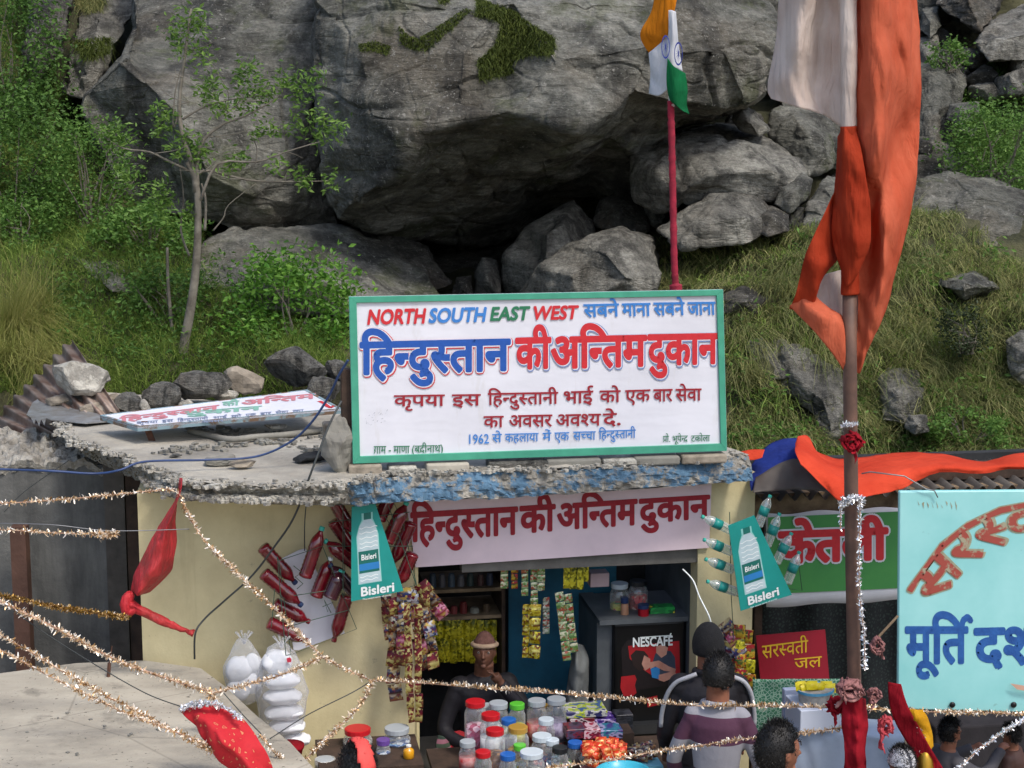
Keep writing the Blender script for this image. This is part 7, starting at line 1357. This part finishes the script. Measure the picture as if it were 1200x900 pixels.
# ================= people =================
M_SK = pm('brown_skin', '8a5a44', '7a4c38', sc=6, rough=.55, bump=.05); M_HAIR = pm('black_hair', '161413', '0c0a0a', sc=40, rough=.5, bump=.5, bd=.004); M_EYE = pm('eye_white', '9a8f86', sc=3, bump=0, rough=.2); M_LIP = pm('lip', '7a4038', sc=3, bump=0)
def person(label, base, H, yaw, top, trous, arms, lean=0, nod=0, turn=0, hairlen=.5, crop=None, vox=.011, collar=None, bulk=1, group=None, sit=False, hk=1.05, skin=None):
    """figure facing +Y before yaw; arms: (elbow, wrist) in body units of height for left and right"""
    t = thing('person', label, 'person', base, yaw, group); T0 = wm(t); h = H; B = bulk
    hip, ch_, sh_ = .53*h, .70*h, .815*h; f = math.tan(lean)
    def c(z, y=0, x=0): return Vector((x, y+(max(0, z-hip))*f, z))
    rings = [(.47, .085, .065), (.50, .098, .075), (.55, .098, .072), (.60, .086, .064), (.66, .094, .070), (.72, .104, .076), (.77, .108, .072), (.80, .100, .060), (.825, .066, .046), (.84, .040, .036), (.87, .034, .034), (.90, .034, .036)]
    def torso(m, g, z0, z1, sc=1):
        P = []; n = 22
        for (z, rx, ry) in rings:
            if z < z0 or z > z1: continue
            P.append([c(z*h)+Vector(((rx*h*B+g)*sc*math.cos(q), (ry*h*B+g)*math.sin(q), 0)) for q in [2*math.pi*k/n for k in range(n)]])
        b = len(m.v); m.v += [v for r_ in P for v in r_]
        for i in range(len(P)-1):
            for k in range(n): k2 = (k+1) % n; m.f.append((b+i*n+k, b+i*n+k2, b+(i+1)*n+k2, b+(i+1)*n+k))
        m.f.append(tuple(b+k for k in range(n))[::-1]); m.f.append(tuple(b+(len(P)-1)*n+k for k in range(n)))
    SHD = [c(.80*h, 0, s*.098*h*B) for s in (-1, 1)]
    AR = [(SHD[i], c(arms[i][0][2]*h, 0, 0)+Vector((arms[i][0][0]*h, arms[i][0][1]*h, 0)), c(arms[i][1][2]*h, 0, 0)+Vector((arms[i][1][0]*h, arms[i][1][1]*h, 0))) for i in (0, 1)]
    def arm(m, A, g): m.tube(crom(list(A), 12), [(.036-.016*i/12)*h*B*.9+g for i in range(13)], 12)
    LG = [[Vector((s*.052*h, 0, .50*h)), Vector((s*.055*h, .01*h, .28*h)), Vector((s*.058*h, -.01*h, .045*h))] for s in (-1, 1)]
    if sit: LG = [[Vector((s*.06*h, 0, .50*h)), Vector((s*.08*h, .13*h, .515*h)), Vector((s*.09*h, .24*h, .50*h)), Vector((s*.09*h, .26*h, .40*h)), Vector((s*.09*h, .25*h, .255*h))] for s in (-1, 1)]
    def hand(m, A):
        w_, d = A[2], (A[2]-A[1]).normalized(); sd = d.cross(Vector((0, 0, 1))); sd = sd.normalized() if sd.length > .1 else Vector((1, 0, 0)); up = sd.cross(d)
        pc_ = w_+d*.045*h*.7; m.tube([w_-d*.01, w_+d*.015, pc_], [.016*h, .021*h, .022*h], 10)
        for k in range(4):
            o_ = (k-1.5)*.0105*h; L = (.040, .046, .043, .034)[k]*h; b_ = pc_+sd*o_; m.tube([b_-d*.01, b_+d*L*.5-up*.004, b_+d*L*.85-up*L*.32], [.0062*h, .0056*h, .0045*h], 8)
        b_ = w_+d*.012*h+sd*.018*h; m.tube([b_, b_+sd*.014*h+d*.018*h, b_+sd*.016*h+d*.036*h], [.0075*h, .0065*h, .005*h], 8)
    # body: one continuous skin
    m = MB(); torso(m, 0, .47, .90)
    for A in AR: arm(m, A, 0); hand(m, A)
    for L in LG:
        m.tube(crom(L, 10), [(.050-.026*i/10)*h for i in range(11)], 12); m.tube([L[-1]+Vector((0, -.03*h, -.02*h)), L[-1]+Vector((0, .03*h, -.022*h)), L[-1]+Vector((0, .085*h, -.03*h))], [.022*h, .024*h, .014*h], 10)
    hc = c(.935*h)+Vector((0, .012*h, 0)); HM = Matrix.Rotation(turn, 3, 'Z') @ Matrix.Rotation(-nod, 3, 'X'); hs_ = h*.13*hk   # head height about h/7.6
    q = lambda x, y, z: hc+HM @ Vector((x*hs_, y*hs_, z*hs_))
    hm = MB().ell((0, 0, 0), (1, 1, 1), None, 28, 20); hv = []
    for v in hm.v:
        x, y, z = v; rx, ry, rz = .335, .41, .5
        if z < -.1: k = min(1, (-.1-z)/.9); rx *= 1-.32*k; ry *= 1-.12*k
        if y > 0 and z < 0: y *= 1+.06*(-z)
        p = Vector((x*rx, y*ry, z*rz))
        if y > .4:      # brow, sockets and cheeks
            p.y += .028*math.exp(-((z-.16)/.1)**2)-.045*math.exp(-((z-.02)/.11)**2)*math.exp(-((abs(x)-.38)/.22)**2)+.02*math.exp(-((z+.75)/.2)**2)
        hv.append(q(*p))
    b = len(m.v); m.v += hv; m.f += [tuple(i+b for i in f_) for f_ in hm.f]
    m.tube([q(0, .38, .08), q(0, .43, -.03), q(0, .485, -.13), q(0, .40, -.17)], [.028*hs_, .038*hs_, .055*hs_, .04*hs_], 10); 
    for s in (-1, 1): m.ell(q(s*.045, .41, -.145), (.032*hs_,)*3, None, 10, 8); m.ell(q(s*.335, -.02, -.02), (.03*hs_, .06*hs_, .11*hs_), HM, 12, 8)
    m.ell(q(0, .365, -.24), (.095*hs_, .05*hs_, .03*hs_), HM, 12, 8); m.ell(q(0, .36, -.28), (.08*hs_, .05*hs_, .03*hs_), HM, 12, 8); m.ell(q(0, .33, -.40), (.10*hs_, .07*hs_, .07*hs_), HM, 12, 8)
    m.tube([c(.84*h), q(0, -.05, -.3)], [.040*h, .040*h], 14)
    m.v = [T0 @ v for v in m.v]; bo = m.build('body', skin or M_SK, t, True); rm = bo.modifiers.new('skin', 'REMESH'); rm.mode = 'VOXEL'; rm.voxel_size = vox*.75; rm.use_smooth_shade = True; bo.modifiers.new('soft', 'SMOOTH').iterations = 2
    for s in (-1, 1):
        e = MB().ell(T0 @ q(s*.145, .335, .02), (.045*hs_,)*3, None, 12, 8); e.build('eye', M_EYE, t, True); d_ = (T0.to_3x3() @ (HM @ Vector((0, 1, 0)))); MB().ell((T0 @ q(s*.145, .335, .02))+d_*.031*hs_, (.024*hs_,)*3, None, 10, 8).build('iris', M_HAIR, t, True)
        MB().tube([T0 @ q(s*.07, .395, .12), T0 @ q(s*.15, .40, .145), T0 @ q(s*.24, .34, .12)], .011*hs_, 6).build('eyebrow', M_HAIR, t, True)
    # clothes
    m = MB(); torso(m, .014, .49, .845)
    for A in AR: arm(m, (A[0], A[1], A[1].lerp(A[2], .94)), .012)
    for A in AR: m.ell(A[0]+Vector((0, 0, -.01*h)), (.05*h*B, .045*h*B, .045*h), None, 14, 10)
    if collar: m.tube([c(.835*h)+Vector((.052*h*math.cos(a), .046*h*math.sin(a)-.004*h, .014*h*(1-math.sin(a))*.6)) for a in [2*math.pi*k/20 for k in range(21)]], .012*h, 8)
    m.v = [T0 @ (v+Vector((1, 1, .3))*.012*mn.noise(v*7)+Vector((0, 0, 0))) for v in m.v]; jo = m.build('jacket', top, t, True); rm = jo.modifiers.new('skin', 'REMESH'); rm.mode = 'VOXEL'; rm.voxel_size = vox; rm.use_smooth_shade = True; jo.modifiers.new('soft', 'SMOOTH').iterations = 2
    m = MB(); torso(m, .010, .47, .56)
    for L in LG: m.tube(crom(L, 10), [(.056-.022*i/10)*h for i in range(11)], 12)
    m.v = [T0 @ v for v in m.v]; jo = m.build('trousers', trous, t, True); rm = jo.modifiers.new('skin', 'REMESH'); rm.mode = 'VOXEL'; rm.voxel_size = vox*1.4; rm.use_smooth_shade = True
    # hair: a fitted cap of hair with a ragged nape, plus short strands
    if hairlen is not None:
        hm = MB().ell((0, 0, 0), (1, 1, 1), None, 36, 26); keep = []; V = []
        for v in hm.v:
            x, y, z = v; lim = -.35-.35*hairlen if y < -.1 else (.0 if y < .35 else .38); lim += .06*mn.noise(Vector((x*7, y*7, 1)))
            keep.append(z > lim); g = 1.07+.03*mn.noise(v*6)+.015*mn.noise(v*22); V.append(T0 @ q(x*.335*g, y*.41*g-.005, z*.5*g+.005))
        hh = MB(); hh.v = V; hh.f = [f_ for f_ in hm.f if all(keep[i] for i in f_)]; ho = hh.build('hair', M_HAIR, t, True); so2 = ho.modifiers.new('thickness', 'SOLIDIFY'); so2.thickness = .02; so2.offset = -1
        kv = np.array([list(V[i]) for i in range(len(V)) if keep[i]]); kn = kv-np.array(list(T0 @ q(0, 0, 0))); kn /= np.linalg.norm(kn, axis=1, keepdims=True)
        ii = rng.integers(0, len(kv), 3400); Vb, Fb = blades(kv[ii]+rng.normal(0, .006, (len(ii), 3))-kn[ii]*.004, .020+.014*hairlen, .0012, kn[ii]*.45+np.array([0, 0, -.6])+rng.normal(0, .22, (len(ii), 3)), 2); props(obj_arr('strands', Vb, Fb, M_HAIR, t), kind='stuff')
    t['_'] = 0; del t['_']; return t, (lambda x, y, z: T0 @ q(x, y, z)), hs_, (T0.to_3x3() @ HM)
def stripes(name, cols, sc, ofs=0, axis=2, mix=None):
    n = N(name); s = n.n('SeparateXYZ'); n.l(n.co.outputs['Object'], s.inputs[0]); a = n.math('ADD', n.math('MULTIPLY', s.outputs[axis], sc), ofs); fr = n.math('FRACT', a, 0)
    r = n.ramp(fr, [(i/len(cols), c) for i, c in enumerate(cols)]); r.node.color_ramp.interpolation = 'CONSTANT'; n.col(r); n.set(Roughness=.85); n.bump(n.noise(9, 5), .35, .02); return n.m
M_BLKJ = pm('black_jacket', '1c1a22', '131218', sc=3, rough=.7, bump=.3, bd=.02); M_TRO = pm('dark_trousers', '2a2c34', '1e2028', sc=3, rough=.8, bump=.3)
def feet(px, py_top, Y, H=None):
    p = at(px, py_top, Y); return Vector((p.x, Y, 0)), p.z
# man in the black cap
b_, z_ = feet(831, 735, 10.0); DN = ((-.15, .02, .62), (-.13, .12, .50)); DP = ((.15, .02, .62), (.13, .12, .50))
t, q, hs_, HM = person('man in a black cap and black jacket with a grey shoulder stripe, seen from behind', b_, z_-.01, R(2), M_BLKJ, M_TRO, (DN, DP), hairlen=None, collar=True, hk=1.2)
m = MB().ell((0, 0, 0), (1, 1, 1), None, 30, 20); kp = [v.z > -.38-.0*v.y and (v.y < .5 or v.z > .2) for v in m.v]; cm = MB(); cm.v = [q(v.x*.375, v.y*.45, v.z*.55+.0) for v in m.v]; cm.f = [f for f in m.f if all(kp[i] for i in f)]
co = cm.build('cap', pm('black_knit', '101012', '1a1a1c', sc=30, bump=.5, rough=.9), t, True); co.modifiers.new('t', 'SOLIDIFY').thickness = .012
M_STRP = pm('grey_stripe', 'a4a6ac', '8e9096', sc=4, rough=.8)
H_ = z_-.01; T0 = wm(t)
for s in (-1, 1):
    P = [T0 @ Vector((s*x*H_, y*H_, z*H_)) for x, y, z in ((.050, -.048, .848), (.085, -.052, .836), (.122, -.042, .815), (.150, -.030, .77), (.166, -.016, .70), (.170, -.012, .64))]
    m = MB(); m.tube(crom(P, 14), .014, 8); m.build('shoulder_stripe', M_STRP, t, True)
# boy in striped jacket
b_, z_ = feet(842, 771, 9.45)
M_PUR = stripes('purple_grey_stripes', ['4c2a40', '8c8c94'], 3.125, .25)
person('bare headed man in a purple and grey striped jacket, nearest the doorway, seen from behind', b_, z_-.005, R(-12), M_PUR, M_TRO, (DN, DP), hairlen=.02, collar=True, hk=1.2, bulk=.8)
# head at bottom
b_, z_ = feet(908, 853, 8.2)
person('dark haired person in profile at the bottom edge below the holy water sign, facing right', b_, z_-.01, R(-62), pm('maroon_jumper', '4a2c38', sc=4), M_TRO, (DN, DP), hairlen=.6, hk=1.25)
# person with coral headscarf, bottom left
b_, z_ = feet(420, 876, 8.0)
t, q, hs_, HM = person('person with black hair and a coral headscarf at the bottom edge before the jars', b_, z_-.015, R(20), pm('dark_shawl', '26242a', sc=4), M_TRO, (DN, DP), hairlen=.8, hk=1.2)
m = MB().ell((0, 0, 0), (1, 1, 1), None, 40, 24); kp = [abs(v.x-.15) < .42 and v.z > -.55 for v in m.v]; cm = MB(); cm.v = [q(v.x*.44, v.y*.53, v.z*.62+.01) for v in m.v]; cm.f = [f for f in m.f if all(kp[i] for i in f)]
cm.build('headscarf', pm('coral_scarf', 'e05048', 'c84440', sc=6, rough=.7, bump=.2), t, True).modifiers.new('t', 'SOLIDIFY').thickness = .01
# shopkeeper, seated behind the counter
p = fac(566, 744, .1); sk = Vector((p.x, p.y, p.z-1.66))
props(free(bevel(MB().box(facl(566, 700, .1).x-.2, facl(566, 700, .1).x+.2, -.02, .34, 0, sk.z+.445*1.66).build('stool', M_DWOOD), .01)), 'dark wooden stool under the shopkeeper', 'stool')
t, q, hs_, HM = person('shopkeeper in a brown knitted hat and black jacket with a hand raised to his mouth', sk, 1.66, R(180+14), M_BLKJ, M_TRO, (((-.16, .13, .68), (-.035, .125, .845)), ((.17, .03, .62), (.08, .16, .58))), lean=R(2), nod=R(-12), turn=R(-18), hairlen=None, vox=.009, bulk=1.0, sit=True, skin=pm('dark_skin', '6a4534', '4e3226', sc=14, rough=.6, bump=.3, bd=.006))
m = MB().ell((0, 0, 0), (1, 1, 1), None, 30, 20); kp = [v.z > .3-.1*v.y for v in m.v]; cm = MB(); cm.v = [q(v.x*.375, v.y*.45, v.z*(.52+.07*max(0, v.z)**2)+.05) for v in m.v]; cm.f = [f for f in m.f if all(kp[i] for i in f)]
cm.build('knitted_hat', pm('brown_knit', '6a4a44', '54382f', sc=34, rough=.95, bump=.5), t, True).modifiers.new('t', 'SOLIDIFY').thickness = .012
m = MB(); m.tube([q(.36*math.cos(a), .44*math.sin(a), .235-.03*math.sin(a)) for a in [2*math.pi*k/30 for k in range(31)]], .016, 10, False); m.build('hat_brim', pm('beige_band', 'a8927c', '8a7460', sc=14, rough=.9, bump=.3), t, True)
props(free(bevel(MB().box(facl(1072, 860, .1).x, facl(1320, 860, .1).x, -.25, .2, 0, facl(1150, 846, -.2).z).build('backdrop', pm('dark_backdrop', '2e2c30', '1e1c20', sc=4, rough=.9, bump=.5)), .02, 3)), 'added dark backdrop behind the people under the turquoise sign', 'backdrop')  # added dark box, makes the pale ground behind the people read dark
# people under the turquoise sign
b_, z_ = feet(1112, 842, 9.9)
person('person in a grey jacket with an arm raised under the turquoise sign', b_, z_-.01, R(-70), pm('grey_jacket', '4c4a4e', '3a383c', sc=3, rough=.8, bump=.3), M_TRO, (((-.15, .06, .72), (-.06, .22, .80)), ((.15, .12, .74), (.05, .30, .82))), hairlen=.7, nod=R(-10))
b_, z_ = feet(1188, 848, 10.3)
person('dark haired person in brown clothes at the lower right edge', b_, z_-.01, R(60), pm('brown_jumper', '4a3028', sc=3), M_TRO, (DN, DP), hairlen=.8)
b_, z_ = feet(1060, 876, 8.85)
t, q, hs_, HM = person('person in a white cap at the bottom edge left of the brass bell', b_, z_-.01, R(30), pm('dark_coat', '2c2e34', sc=3), M_TRO, (DN, DP), hairlen=.4)
m = MB().ell((0, 0, 0), (1, 1, 1), None, 30, 20); kp = [v.z > -.05 for v in m.v]; cm = MB(); cm.v = [q(v.x*.37, v.y*.45, v.z*.54+.01) for v in m.v]; cm.f = [f for f in m.f if all(kp[i] for i in f)]
cm.build('white_cap', stripes('white_striped_cap', ['dcdce0', 'dcdce0', 'dcdce0', '5a5c64'], 14, 0, 0), t, True).modifiers.new('t', 'SOLIDIFY').thickness = .012
# red shawl over the stool beside the shopkeeper
cloth('red_blanket', [[fac(518, 860, -.02), fac(540, 858, -.05), fac(558, 862, -.02)], [fac(516, 880, -.06), fac(538, 880, -.12), fac(558, 882, -.06)], [fac(512, 930, -.06), fac(538, 930, -.12), fac(560, 930, -.06)]], 16, 14, pm('red_blanket', 'a02028', '7c1820', sc=4, rough=.9, bump=.3), amp=.02, sc=8, label='red blanket folded at the left end of the counter below the shopkeeper', cat='blanket')
cloth('plaid_cloth', [[fac(513, 862, -.08), fac(520, 864, -.1), fac(528, 872, -.08)], [fac(510, 880, -.1), fac(520, 882, -.12), fac(532, 888, -.1)], [fac(508, 930, -.1), fac(520, 930, -.12), fac(534, 930, -.1)]], 10, 12, stripes('plaid', ['3a4a3a', '8a5a68', '2a3a30', 'a08088'], 9), amp=.01, sc=8, label='dark green and pink plaid cloth beside the red blanket', cat='cloth')
